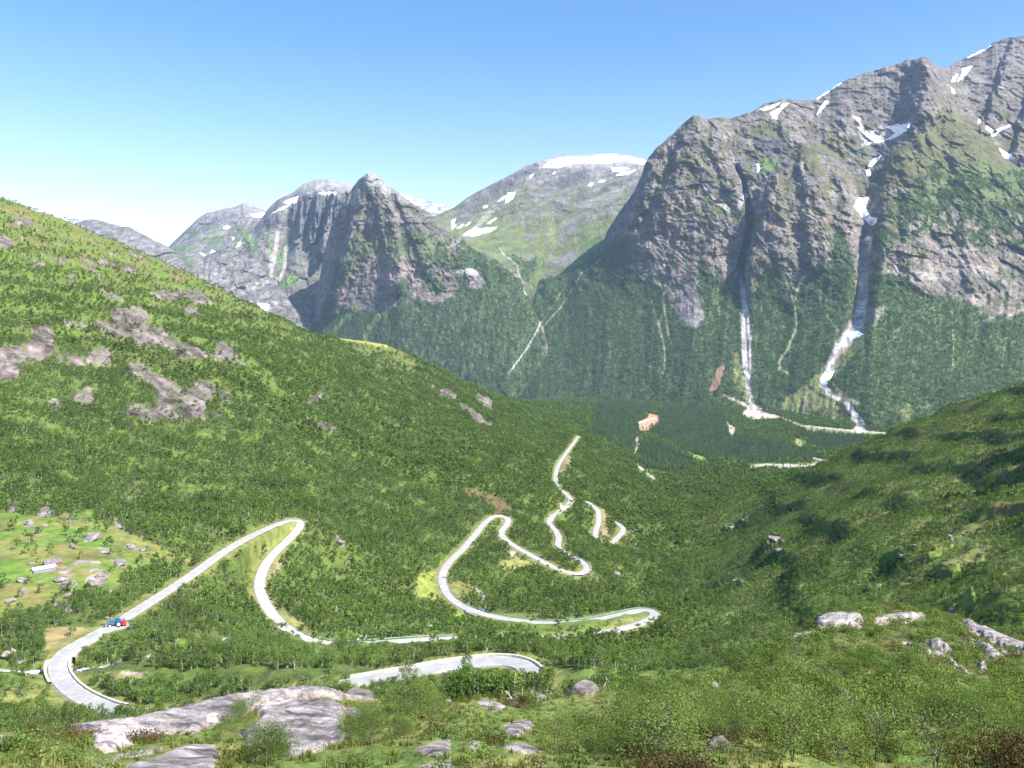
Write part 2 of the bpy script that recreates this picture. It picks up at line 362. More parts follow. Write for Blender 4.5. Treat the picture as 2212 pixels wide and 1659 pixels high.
    fan = np.maximum(poly_mask(PX, PY, zs('M', '760 1420 800 1340 850 1360 960 1420 940 1450 800 1480'), 1, 2), poly_mask(PX, PY, zs('N', '470 1600 510 1500 540 1490 590 1590 560 1610'), 1, 2))
    lines = [('J', '1690 1090 1740 1160 1830 1240 1860 1350 1890 1480 1920 1570 1945 1700', 1.6, .8), ('J', '1910 1170 1960 1290 1985 1350 1980 1480 2000 1600 2020 1700', 1.6, .8), ('M', '0 620 30 780 60 930 45 1080', 2, .8), ('M', '-10 260 40 360 50 530 80 720 115 830', 1.6, .75),
             ('M', '1070 165 1140 300 1180 430 1210 570 1210 690 1170 780 1130 880 1060 980 1070 1050 1150 1085', 3, .85), ('M', '1280 220 1240 290 1210 380 1205 440', 3, .8), ('M', '1440 230 1430 320 1420 470 1500 600 1580 700', 2, .55), ('J', '1420 1050 1250 1170 1160 1330 1060 1480 930 1620 870 1720', 1.7, .7), ('J', '1150 1220 1080 1330 1000 1450 900 1600', 1.3, .5),
             ('M', '-20 1060 60 1080 160 1110 290 1140', 1.4, .6), ('M', '490 240 510 320 525 480 540 620', 1.8, .5), ('M', '870 320 820 390', 1.6, .5), ('N', '820 870 770 960 765 1010', 1.6, .5), ('N', '1180 760 1195 1000 1185 1180', 1.8, .55), ('N', '1050 700 1080 900 1075 1050', 1.4, .3), ('N', '1600 560 1570 900 1530 1180', 1.5, .35), ('N', '1150 80 1130 200', 1.4, .4)]
    tr = np.zeros(PX.shape, np.float32)
    for k, s, w, a in lines: tr = np.maximum(tr, a * line_mask(PX, PY, zs(k, s), w, 1.2, 6, 13))
    green = [(zs('M', '640 900 700 880 730 1050 760 1130 800 1280 780 1340 700 1250 640 1130'), .75), (zs('M', '1420 1160 1500 1230 1560 1330 1640 1420 1720 1500 1750 1560 1650 1580 1240 1520 1200 1470 1030 1420 1140 1290 1300 1170 1400 1080 1560 880 1600 800 1640 780 1780 740 1700 900 1560 1080 1480 1160'), .85),
             (zs('N', '560 920 600 860 680 780 640 880 520 1040 430 1140 360 1200 420 1080'), .7), (zs('N', '340 1260 420 1330 540 1400 560 1440 420 1390'), .8), (zs('N', '800 1460 880 1400 920 1460 860 1560 820 1500'), .6), (zs('M', '740 270 900 280 850 360 780 420'), .6)]
    gr = np.zeros(PX.shape, np.float32)
    for poly, a in green: gr = np.maximum(gr, a * poly_mask(PX, PY, poly, 2, 5, 10, 14))
    c = cover(c, WOOD, W * .92)
    c = cover(c, (.175, .185, .068), gr); c = cover(c, (.24, .24, .13), np.minimum(1, tr * 1.25))
    brk = rock_tint(X, Z, (.14, .125, .12), (.25, .215, .20), .5, 1.6)
    c = mix(c, brk, bare)
    lg = rock_tint(X, Z, (.21, .19, .18), (.52, .475, .45), .55, 2.2)
    c = mix(c, lg, np.maximum(g1, g2)); c = cover(c, (.46, .41, .36), fan)
    red = poly_mask(PX, PY, zs('M', '440 1230 480 1130 520 1040 575 1005 570 1060 540 1180 500 1230'), 1.5, 4)
    c = cover(c, RUST, red * .9)
    dirt = line_mask(PX, PY, zs('M', '570 1270 700 1330 790 1370 820 1365 960 1420 1150 1490 1300 1540 1500 1570 1700 1590 1900 1600'), [2, 3, 3, 4, 4, 5, 4, 2, 2, 2], 1.5)
    c = cover(c, (.40, .33, .26), dirt * .95)
    dt2 = np.maximum(line_mask(PX, PY, zs('M', '1370 1240 1320 1320 1260 1420 1240 1470'), 2.5), line_mask(PX, PY, zs('M', '1520 1250 1650 1300 1780 1350'), 3))
    c = cover(c, (.24, .19, .14), dt2 * .7)
    W = W * (1 - bare) * (1 - .9 * gr) * (1 - tr) * (1 - np.maximum(g1, g2)) * (1 - fan) * (1 - red) * (1 - dirt)
    # scrub in the greens
    W = np.maximum(W, poly_mask(PX, PY, zs('M', '1060 1480 1080 1370 1220 1440 1240 1500 1300 1450 1500 1350 1640 1400 1740 1540 1600 1570'), 4, 6) * .42 * (1 - dt2))
    return c, W
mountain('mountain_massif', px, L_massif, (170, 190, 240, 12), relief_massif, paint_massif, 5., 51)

# --- the pointed peak in the middle
px = np.arange(640, 1215, 1.5)
L_peak = [
    [(640, 760, 4700), (800, 810, 4350), (1000, 860, 4050), (1100, 880, 3900), (1215, 890, 3900)],
    [(640, 735, 5150), (676, 700, 5000), (700, 695, 4800), (760, 680, 4650), (860, 660, 4450), (1000, 645, 4350), (1100, 700, 4200), (1160, 780, 4050), (1215, 880, 3950)],
    [(640, 725, 5350), (676, 680, 5320), (700, 560, 5200), (716, 548, 5060), (727, 542, 4850), (760, 540, 4780), (860, 530, 4600), (950, 540, 4500), (1016, 580, 4450), (1100, 630, 4350), (1160, 720, 4150), (1215, 875, 4000)],
    [(640, 715, 5500), (676, 654, 5450), (690, 600, 5400), (700, 545, 5320), (715, 490, 5120), (735, 450, 4990), (752, 425, 4950), (762, 405, 4980), (774, 388, 4930), (795, 375, 4900), (811, 376, 4900), (835, 397, 4900), (860, 415, 4880), (890, 437, 4850), (930, 461, 4800),
     (952, 480, 4780), (982, 504, 4750), (1016, 529, 4700), (1060, 555, 4600), (1100, 580, 4550), (1122, 600, 4500), (1140, 640, 4450), (1160, 682, 4300), (1172, 702, 4250), (1184, 750, 4200), (1200, 850, 4100), (1215, 870, 4100)],
    [(640, 900, 6600), (800, 700, 6000), (1000, 760, 5600), (1215, 1000, 5000)]]
def relief_peak(PX, PY, x, z, Y):
    r = rough_relief(x, z, 22, 26, 9, 1.1) * (.25 + .75 * (1 - sst(560, 690, PY)))
    for pts, w, a in (([(795, 378), (775, 430), (765, 520), (740, 600), (715, 670)], 14, 60), ([(800, 380), (830, 450), (850, 540), (855, 620)], 18, 45), ([(870, 420), (900, 500), (925, 560)], 16, 40)):
        r = r + a * line_mask(PX, PY, pts, w, 4, 18, 7)
    r = r + sst(600, 690, PY) * (11 * ridged((PX + .3 * PY) / 40, PY / 400, 3, 33) + 6 * fbm(PX / 12, PY / 40, 3, 34))
    return r
def paint_peak(PX, PY, X, Z):
    c = rock_tint(X, Z, GREY, PINK, .15 + .6 * sst(480, 600, PY))
    n = fbm(PX / 30, PY / 24, 5, 61, .62); n2 = fbm(PX / 8, PY / 8, 4, 62, .6)
    c = cover(c, ALP, sst(-.1, .3, n + .4 * n2) * .7 * sst(395, 470, PY) * (1 - .75 * sst(560, 600, PY)))
    c = cover(c, (.24, .24, .22), poly_mask(PX, PY, [(745, 440), (762, 400), (795, 368), (850, 405), (880, 440), (835, 425), (795, 412), (770, 450)], 5, 8) * .75)
    c = cover(c, (.075, .095, .035), poly_mask(PX, PY, zs('I', '1300 620 1450 520 1700 560 1900 520 2100 700 2212 640 2212 1000 2050 760 1850 700 1700 690 1500 700 1360 760'), 5, 12, 20, 15) * .8)
    W = poly_mask(PX, PY, [(640, 735), (690, 690)] + zs('I', '1200 960 1260 1000 1280 1050 1330 1090 1460 1080 1600 1090 1680 1060 1850 1010 1960 1050 2060 1000 2130 950 2120 880') + [(1000, 575), (985, 540), (1020, 536), (1060, 560), (1100, 585), (1122, 604), (1140, 640), (1165, 690), (1180, 760), (1230, 900), (640, 900)], 3, 7, 14, 16)
    W = np.maximum(W, .85 * poly_mask(PX, PY, zs('I', '1870 800 1930 790 1960 850 2000 830 2040 960 1960 970 1880 900'), 3, 8)); W = np.maximum(W, .8 * poly_mask(PX, PY, zs('I', '1690 900 1740 850 1800 920 1780 1010 1680 1040'), 3, 8))
    W = np.maximum(W, .75 * poly_mask(PX, PY, zs('I', '1250 760 1380 740 1360 830 1260 950 1210 960'), 4, 9))
    W = np.maximum(W, .8 * poly_mask(PX, PY, zs('I', '1880 720 2000 600 2110 570 2212 640 2260 700 2212 900 2130 950 2120 880 2050 780 1960 800'), 4, 10, 14, 18) * sst(-.25, .1, n2 + n))
    bare = poly_mask(PX, PY, zs('J', '130 1150 240 1120 330 1130 350 1190 410 1230 380 1290 300 1320 250 1280 290 1220'), 2, 5)
    gr = np.zeros(PX.shape, np.float32)
    for s, w in (('1380 1060 1300 1180 1260 1210', 5), ('1580 1090 1530 1170 1480 1260 1470 1290', 6), ('1440 980 1420 1060 1360 1130', 4), ('1640 1060 1560 1150', 3), ('1350 830 1260 940', 4), ('1060 1060 1030 1130', 6), ('1990 790 1985 960', 2)):
        gr = np.maximum(gr, line_mask(PX, PY, zs('I', s), w, 2.5, 8, 17) * .75)
    st = line_mask(PX, PY, zs('J', '700 1180 740 1250 750 1330 830 1420 890 1500 910 1560 870 1659') + [(1140, 750), (1115, 785), (1092, 818)], [1, 1.2, 1.8, 1.4, 1.2, 2, 2, 2, 1.5, 1.2], 1.5)
    c = cover(c, WOOD, W * .92); c = cover(c, (.13, .16, .055), gr)
    c = mix(c, rock_tint(X, Z, (.16, .145, .145), (.28, .25, .24), .5, 1.6), bare); c = cover(c, (.34, .33, .33), st * .85)
    return c, W * (1 - bare) * (1 - gr) * (1 - st)
mountain('mountain_peak', px, L_peak, (110, 120, 150, 10), relief_peak, paint_peak, 5., 52)

# --- the long shoulder behind it with the fluted dark cliff
px = np.arange(520, 830, 1.5)
L_sh = [
    [(520, 720, 5300), (600, 720, 5250), (700, 740, 5250), (830, 760, 5300)],
    [(520, 600, 5700), (600, 600, 5600), (640, 590, 5560), (700, 640, 5480), (830, 700, 5900)],
    [(520, 560, 6000), (580, 520, 6050), (620, 500, 6150), (650, 490, 6000), (700, 520, 5700), (760, 560, 6000), (830, 640, 6300)],
    [(520, 540, 6150), (560, 500, 6250), (600, 462, 6250), (640, 428, 6450), (665, 420, 6300), (690, 417, 6150), (725, 415, 5980), (760, 418, 5900), (830, 430, 6350)],
    [(520, 520, 6300), (555, 485, 6500), (578, 453, 6700), (599, 431, 6800), (633, 415, 6850), (657, 397, 6900), (682, 388, 6900), (713, 388, 6900), (743, 395, 6900), (762, 402, 6900), (830, 420, 6900)],
    [(520, 700, 7500), (830, 600, 8000)]]
def relief_sh(PX, PY, x, z, Y):
    r = rough_relief(x, z, 45, 26, 9, 1.)
    cl = poly_mask(PX, PY, zs('I', '960 330 1060 265 1260 255 1330 300 1240 470 1150 560 1090 600 1000 560 940 440'), 6, 6)
    r = r + cl * 90 * ridged(PX / 15, PY / 220, 3, 35)
    for pts, w, a in (([(728, 418), (716, 480), (700, 540)], 12, 190), ([(690, 418), (684, 470), (672, 520)], 8, 100), ([(664, 424), (652, 470), (640, 520)], 8, 80)):
        r = r + a * line_mask(PX, PY, pts, w, 3, 14, 7)
    return r
def paint_sh(PX, PY, X, Z):
    c = rock_tint(X, Z, GREY, (.21, .195, .195), .35)
    n = fbm(PX / 26, PY / 22, 5, 71, .62)
    c = cover(c, LUSH, sst(.0, .3, n) * .55 * sst(450, 520, PY)); c = cover(c, ALP, sst(0, .3, -n) * .5 * sst(470, 540, PY))
    c = cover(c, (.27, .27, .26), sst(428, 400, PY) * .8)
    for s, w in (('880 440 850 540 840 640 820 730 800 850 790 930', [3, 4, 5, 5, 6, 8]), ('900 640 900 720 880 840 820 930', [3, 4, 5, 8]), ('660 590 720 620 800 690', 6)):
        c = cover(c, (.31, .275, .24), line_mask(PX, PY, zs('I', s), w, 3, 9) * .8)
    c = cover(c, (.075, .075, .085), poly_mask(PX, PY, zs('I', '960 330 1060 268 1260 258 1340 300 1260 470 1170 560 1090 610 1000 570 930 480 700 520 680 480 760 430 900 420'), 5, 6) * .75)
    for s in ('800 580 820 560 810 680 790 700', '850 700 880 660 910 720 860 800', '840 900 1000 800 980 900 840 960', '900 1090 1000 1000 1130 960 1100 1020 960 1130', '620 520 760 640 620 640'):
        c = cover(c, (.1, .18, .05), poly_mask(PX, PY, zs('I', s), 3, 4) * .75)
    return c, np.zeros(PX.shape, np.float32)
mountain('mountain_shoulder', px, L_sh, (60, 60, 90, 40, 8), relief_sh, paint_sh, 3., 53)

# --- left: rounded back summit and the basin under it
px = np.arange(335, 680, 1.5)
L_bk = [
    [(335, 660, 5600), (680, 660, 5600)],
    [(335, 600, 6200), (400, 560, 6300), (480, 555, 6400), (560, 560, 6300), (680, 600, 6300)],
    [(335, 580, 6800), (400, 535, 7000), (480, 525, 7000), (560, 500, 7000), (680, 500, 7000)],
    [(335, 570, 7600), (364, 533, 7700), (384, 512, 7750), (404, 494, 7800), (425, 474, 7850), (448, 459, 7900), (499, 448, 7900), (526, 438, 7900), (545, 443, 7900), (566, 452, 7900), (580, 457, 7900), (680, 470, 7900)],
    [(335, 800, 8600), (680, 760, 9000)]]
def paint_bk(PX, PY, X, Z):
    c = rock_tint(X, Z, GREY, (.21, .195, .195), .45)
    c = cover(c, LUSH, sst(-.15, .25, fbm(PX / 30, PY / 18, 4, 81)) * .75 * sst(470, 500, PY) * (1 - sst(540, 552, PY))); c = cover(c, (.28, .28, .28), sst(470, 450, PY) * .5)
    return c, np.zeros(PX.shape, np.float32)
mountain('mountain_back_summit', px, L_bk, (50, 40, 70, 8), lambda PX, PY, x, z, Y: rough_relief(x, z, 60, 30, 10), paint_bk, 3., 54)

px = np.arange(90, 700, 1.5)
L_rg = [
    [(90, 700, 4700), (700, 800, 4600)],
    [(90, 600, 5200), (300, 580, 5300), (450, 620, 5300), (560, 640, 5200), (640, 700, 5000), (700, 720, 5000)],
    [(90, 500, 6300), (155, 484, 6400), (189, 474, 6400), (216, 474, 6400), (246, 487, 6300), (283, 491, 6300), (310, 507, 6200), (337, 520, 6100), (364, 534, 6000), (385, 549, 5950), (410, 556, 5900), (440, 557, 5900), (455, 546, 5850), (480, 540, 5850), (520, 548, 5800), (560, 566, 5700), (585, 600, 5600), (620, 640, 5400), (700, 705, 5200)],
    [(90, 640, 7200), (700, 800, 6300)]]
def paint_rg(PX, PY, X, Z):
    c = rock_tint(X, Z, GREY, (.21, .195, .20), .45)
    c = cover(c, ALP, sst(.05, .35, fbm(PX / 20, PY / 16, 4, 82)) * .6); c = cover(c, LUSH, poly_mask(PX, PY, zs('I', '80 640 220 700 300 760 220 760'), 3, 4) * .6)
    return c, np.zeros(PX.shape, np.float32)
mountain('mountain_left_ridge', px, L_rg, (50, 80, 8), lambda PX, PY, x, z, Y: rough_relief(x, z, 60, 34, 10), paint_rg, 3.5, 55)

# --- far snowy plateaus on either side
px = np.arange(-60, 240, 2.)
def paint_pl(PX, PY, X, Z):
    c = rock_tint(X, Z, (.2, .2, .22), (.27, .265, .27), .5)
    return cover(c, SNOW, sst(.0, .22, fbm(PX / 24, PY / 5, 4, 83)) * .8), np.zeros(PX.shape, np.float32)
mountain('plateau_far_left', px, [[(-60, 560, 8600), (240, 560, 8600)], [(-60, 425, 9400), (17, 440, 9400), (84, 450, 9400), (128, 462, 9400), (175, 475, 9400), (240, 495, 9400)], [(-60, 600, 9900), (240, 620, 9900)]], (70, 6), lambda PX, PY, x, z, Y: rough_relief(x, z, 40, 30, 10), paint_pl, 2., 56)
px = np.arange(820, 1040, 2.)
mountain('plateau_far', px, [[(820, 560, 8600), (1040, 560, 8600)], [(820, 400, 9400), (860, 415, 9400), (921, 434, 9400), (976, 445, 9400), (1040, 470, 9400)], [(820, 600, 9900), (1040, 620, 9900)]], (70, 6), lambda PX, PY, x, z, Y: rough_relief(x, z, 40, 30, 10), paint_pl, 2., 57)

# --- the broad snow dome and its green hanging valley
px = np.arange(925, 1425, 1.5)
L_dome = [
    [(925, 700, 5000), (1060, 760, 4800), (1200, 720, 4800), (1425, 700, 4900)],
    [(925, 540, 5500), (1000, 560, 5350), (1060, 590, 5150), (1120, 615, 4950), (1170, 628, 4880), (1240, 600, 4850), (1300, 560, 4850), (1425, 500, 5000)],
    [(925, 490, 5900), (980, 508, 5800), (1030, 512, 5700), (1080, 530, 5500), (1140, 550, 5300), (1200, 540, 5250), (1270, 500, 5250), (1330, 470, 5300), (1425, 430, 5400)],
    [(925, 475, 6200), (980, 470, 6300), (1060, 440, 6400), (1140, 420, 6300), (1230, 410, 6200), (1300, 400, 6100), (1425, 380, 6000)],
    [(925, 470, 6500), (949, 462, 6600), (981, 447, 6650), (1013, 425, 6700), (1052, 403, 6800), (1106, 376, 6900), (1135, 359, 7000), (1160, 349, 7100), (1194, 339, 7200), (1231, 333, 7300), (1267, 334, 7300), (1316, 331, 7300), (1353, 334, 7200), (1395, 342, 7000), (1425, 345, 7000)],
    [(925, 640, 7800), (1425, 560, 8400)]]
def paint_dome(PX, PY, X, Z):
    c = rock_tint(X, Z, GREY, (.21, .195, .195), .4)
    n = fbm(PX / 28, PY / 20, 5, 91, .62); d = fbm((PX + PY * 1.2) / 40, (PY - PX * .5) / 9, 4, 92, .6)
    c = cover(c, (.11, .12, .05), sst(-.25, .15, n + .3 * d) * .85 * sst(365, 420, PY)); c = cover(c, (.125, .15, .05), sst(430, 500, PY) * .9 * sst(-.5, -.05, d + n))
    c = cover(c, (.27, .265, .26), sst(372, 348, PY) * .8)
    for k, s, t, a in (('J', '1050 1180 1230 1000 1330 880 1530 800 1600 850 1400 1010 1250 1090 1130 1180', LUSH, .95), ('J', '820 1060 960 1000 900 1180 860 1230', LUSH, .6), ('J', '280 840 600 860 800 900 700 1000 560 1000 400 940', (.12, .15, .05), .7), ('J', '1000 1060 1150 960 1260 960 1150 1090 1040 1110', (.2, .185, .18), .8),
                       ('J', '640 720 900 560 1180 380 1300 330 1240 420 1000 620 800 730', (.14, .14, .11), .55), ('J', '1020 370 1100 300 1250 270 1310 330 1160 390 1080 440', DARK, .75), ('J', '1380 470 1440 400 1490 410 1460 440', DARK, .8), ('J', '660 290 860 180 880 250 780 320 640 370 600 420', DARK, .6),
                       ('J', '200 560 420 420 660 300 640 440 420 560 250 690 60 700', (.09, .09, .09), .5), ('J', '1060 720 1250 640 1200 780 1100 880 1050 860', (.2, .185, .185), .6), ('J', '1180 560 1450 480 1650 400 1500 560 1300 600', (.22, .205, .19), .55), ('J', '230 840 430 600 480 620 300 830', SCREE, .45)):
        c = cover(c, t, poly_mask(PX, PY, zs(k, s), 3, 7, 12, 18) * a)
    W = .8 * poly_mask(PX, PY, zs('J', '580 1000 680 1000 760 1060 860 1040 840 1180 760 1260 700 1120'), 4, 8)
    st = line_mask(PX, PY, zs('J', '530 930 560 990 630 1040 690 1100 700 1180 740 1250'), [.8, 1, 1, 1.2, 1.5, 1.5], 1)
    c = cover(c, WOOD, W * .8); c = cover(c, (.34, .33, .33), st * .8)
    return c, W * (1 - st)
mountain('mountain_dome', px, L_dome, (30, 70, 70, 90, 8), lambda PX, PY, x, z, Y: rough_relief(x, z, 34, 20, 7) * (.35 + .65 * sst(520, 430, PY)), paint_dome, 2.5, 58)

# ------------------------------------------------------------------ snow patches lying on the mountains
def snow_patch(sheet, k, s, label, thick=2.5):
    S = SHEETS[sheet]; PX, PY = S['PX'], S['PY']; poly = zs(k, s)
    xs = [p[0] for p in poly]; ys = [p[1] for p in poly]
    kk = (PX > min(xs) - 4) & (PX < max(xs) + 4) & (PY > min(ys) - 4) & (PY < max(ys) + 4)
    kk[S['nfront'] + 2:] = False
    ri = np.where(kk.any(1))[0]; ci = np.where(kk.any(0))[0]
    if len(ri) < 2 or len(ci) < 2: return
    sl = (slice(ri[0], ri[-1] + 1), slice(ci[0], ci[-1] + 1))
    a, b = PX[sl], PY[sl]
    sd = poly_sd(a, b, poly) + 1.6 * fbm(a / 5, b / 5, 3, 19)
    X, Y, Z = S['X'][sl], S['Y'][sl].copy(), S['Z'][sl]; Y0 = Y.copy()
    for _ in range(10):
        Q = np.pad(Y, 1, mode='edge'); Y = (Q[:-2, 1:-1] + Q[2:, 1:-1] + Q[1:-1, :-2] + Q[1:-1, 2:] + 2 * Y) / 6
    Y = np.minimum(Y, Y0 + 1.); X = X / Y0 * Y; Z = Z / Y0 * Y
    h = (sst(-1.6, 1.8, sd) * 2 - 1) * thick * (1 + Y / 6000)
    kf = 1 - h * .8 / Y
    in_ = sd > -1.6
    m = in_[:-1, :-1] | in_[1:, :-1] | in_[:-1, 1:] | in_[1:, 1:]
    m &= kk[sl][:-1, :-1]
    if not m.any(): return
    me = grid_mesh('snow_patch', X * kf, Y * kf, Z * kf + h * .5, None, m)
    o = link('snow_patch', me, m_snow)
    tag(o, label, 'snow patch', 'snow patches left on the mountains'); return o
SNOWS = [
 ('mountain_massif', 'L', '945 885 1040 850 1070 862 1170 840 1150 900 1080 950 1010 985 870 1025 745 1050 800 1020 930 1000 1000 962 1020 935', 'largest snowfield in the stony bowl below the tall dark summit'),
 ('mountain_massif', 'P', '1853 428 1876 426 1872 450 1880 468 1895 471 1893 482 1884 487 1868 474 1844 446', 'bright snow tongue where the wide right gully bends'),
 ('mountain_massif', 'N', '568 242 595 222 608 246 572 258', 'small snow plug above the pale rock bed of the right gully'),
 ('mountain_massif', 'L', '750 1285 790 1262 802 1310 790 1340 762 1335', 'snow lump in the upper gully under the snow strip'),
 ('mountain_massif', 'L', '768 1246 815 1180 900 1142 870 1185 805 1244', 'slanting snow strip at the head of the right gully'),
 ('mountain_massif', 'N', '412 915 520 895 562 920 520 942 458 964 443 932', 'snow bridge across the foot of the pale rock bed'),
 ('mountain_massif', 'N', '243 1240 270 1193 352 1178 322 1240 290 1287 258 1272', 'lowest snow lump in the right gully above the gravel fan'),
 ('mountain_massif', 'N', '308 1115 330 1105 352 1112 340 1132 312 1132', 'tiny snow lump halfway down the stony stream bed'),
 ('mountain_massif', 'L', '1535 515 1570 535 1582 578 1545 562', 'short snow spot at the notch right of the tall dark summit'),
 ('mountain_massif', 'L', '1598 455 1640 380 1640 340 1740 312 1700 372 1650 430', 'pointed snow patch below the skyline of the far right mountain'),
 ('mountain_massif', 'L', '1540 470 1560 420 1590 385 1603 395 1575 458', 'narrow snow sliver beside the pointed patch on the far right'),
 ('mountain_massif', 'L', '1840 868 1880 880 1935 915 2075 860 2092 872 1965 925 1935 965 1880 915', 'forked snow patch at the top of the far right ravine'),
 ('mountain_massif', 'L', '1980 1070 2050 1118 2155 1180 2140 1215 2020 1155', 'lowest snow patch in the far right ravine'),
 ('mountain_massif', 'L', '1785 815 1818 812 1815 845 1795 845', 'dot of snow above the forked patch on the far right'),
 ('mountain_massif', 'L', '298 775 330 690 375 638 412 642 375 695 330 745', 'curved snow strip under the notch left of the tall summit'),
 ('mountain_massif', 'K', '1528 302 1580 280 1640 228 1706 208 1640 272 1604 312 1592 358 1558 350', 'irregular snow patch under the low rounded top of the massif'),
 ('mountain_massif', 'K', '1425 272 1540 238 1632 206 1590 248 1480 288', 'thin snow band along the skyline of the low rounded top'),
 ('mountain_massif', 'K', '1408 760 1432 750 1446 800 1420 832', 'small upright snow patch in the green hollow above the left gully'),
 ('mountain_massif', 'K', '1295 1030 1320 1010 1335 1030 1305 1072', 'snow spot in the scree at the head of the left gully'),
 ('mountain_massif', 'L', '272 630 400 545 522 468 530 478 410 560 300 634', 'snow edge on the skyline left of the tall dark summit'),
 ('mountain_massif', 'L', '1675 242 1800 180 1905 126 1910 136 1810 196 1690 250', 'snow edge on the skyline of the far right mountain'),
 ('mountain_massif', 'M', '728 958 775 952 768 968 738 978', 'small snow scrap low in the left gully'),
 ('mountain_massif', 'M', '748 1068 775 1065 802 1100 795 1135 765 1110', 'lowest snow scrap at the foot of the left gully'),
 ('mountain_dome', 'J', '203 828 260 785 320 752 340 750 330 772 400 764 522 752 460 795 340 832 290 842', 'broad snow patch at the foot of the snow dome'),
 ('mountain_dome', 'J', '578 552 592 480 605 455 672 448 650 510', 'triangular snow patch on the left flank of the snow dome'),
 ('mountain_dome', 'J', '508 532 560 490 598 470 570 512 525 534', 'thin snow streak beside the triangular patch'),
 ('mountain_dome', 'J', '108 690 148 682 132 738 158 745 106 780', 'hooked snow patch beside the right shoulder of the pointed peak'),
 ('mountain_dome', 'J', '148 776 190 738 230 722 195 762', 'slanting snow streak right of the hooked patch'),
 ('mountain_dome', 'J', '212 758 250 725 286 702 258 740', 'second slanting snow streak above the broad patch'),
 ('mountain_dome', 'J', '382 585 400 562 428 566 420 584 398 594', 'round snow spot between the hooked and triangular patches'),
 ('mountain_dome', 'J', '412 732 460 695 508 668 500 685 440 728', 'thin snow streak above the right end of the broad patch'),
 ('mountain_dome', 'J', '905 232 960 180 1060 150 1150 132 1260 150 1330 138 1420 118 1590 108 1500 142 1650 128 1830 172 1812 208 1720 196 1640 172 1520 192 1380 198 1250 190 1150 208 1040 238', 'wide snow cap along the top of the snow dome'),
 ('mountain_dome', 'J', '1515 232 1620 226 1680 242 1600 268 1528 268', 'snow field just below the right end of the snow cap'),
 ('mountain_dome', 'J', '1555 300 1600 270 1745 252 1660 298 1580 302', 'long snow strip below the snow field on the dome'),
 ('mountain_dome', 'J', '1308 390 1335 362 1365 368 1338 398', 'small snow patch on the middle of the dome face'),
 ('mountain_dome', 'J', '1395 358 1430 340 1478 346 1425 368', 'flat snow streak right of the small dome patch'),
 ('mountain_dome', 'J', '985 292 1030 262 1015 288', 'snow fleck under the left end of the snow cap'),
 ('mountain_dome', 'J', '790 330 800 300 838 282 820 312', 'snow fleck on the upper left edge of the dome'),
 ('mountain_shoulder', 'I', '890 318 940 295 1005 276 975 325 915 335', 'snow patch beneath the rounded top behind the dark cliff'),
 ('mountain_shoulder', 'I', '810 398 880 355 945 332 895 368 830 394', 'thin snow strip left of the dark fluted cliff'),
 ('mountain_shoulder', 'I', '1145 252 1265 246 1265 260 1150 264', 'snow line along the rim of the dark fluted cliff'),
 ('mountain_back_summit', 'I', '655 405 700 398 778 394 725 432 680 424', 'snow patch below the far back summit, at its right end'),
 ('mountain_back_summit', 'I', '465 505 492 484 525 492 490 512', 'snow spot in the middle of the far back summit'),
 ('mountain_back_summit', 'I', '522 562 552 568 536 584', 'tiny snow spot in the green basin'),
 ('mountain_back_summit', 'I', '558 638 575 600 608 592 588 628', 'snow patch low on the right of the green basin'),
 ('mountain_back_summit', 'I', '366 700 385 652 415 668 385 708', 'tall snow patch on the floor of the green basin'),
 ('mountain_back_summit', 'I', '300 672 348 690 328 702', 'snow strip left of the tall patch in the green basin'),
 ('mountain_left_ridge', 'I', '706 1028 795 1040 772 1090 730 1070', 'avalanche snow at the valley head behind the wooded hillside'),
 ('mountain_shoulder', 'I', '860 1105 895 1075 935 1058 905 1098', 'slanting snow beside the avalanche snow at the valley head'),
]
for a in SNOWS: snow_patch(*a)
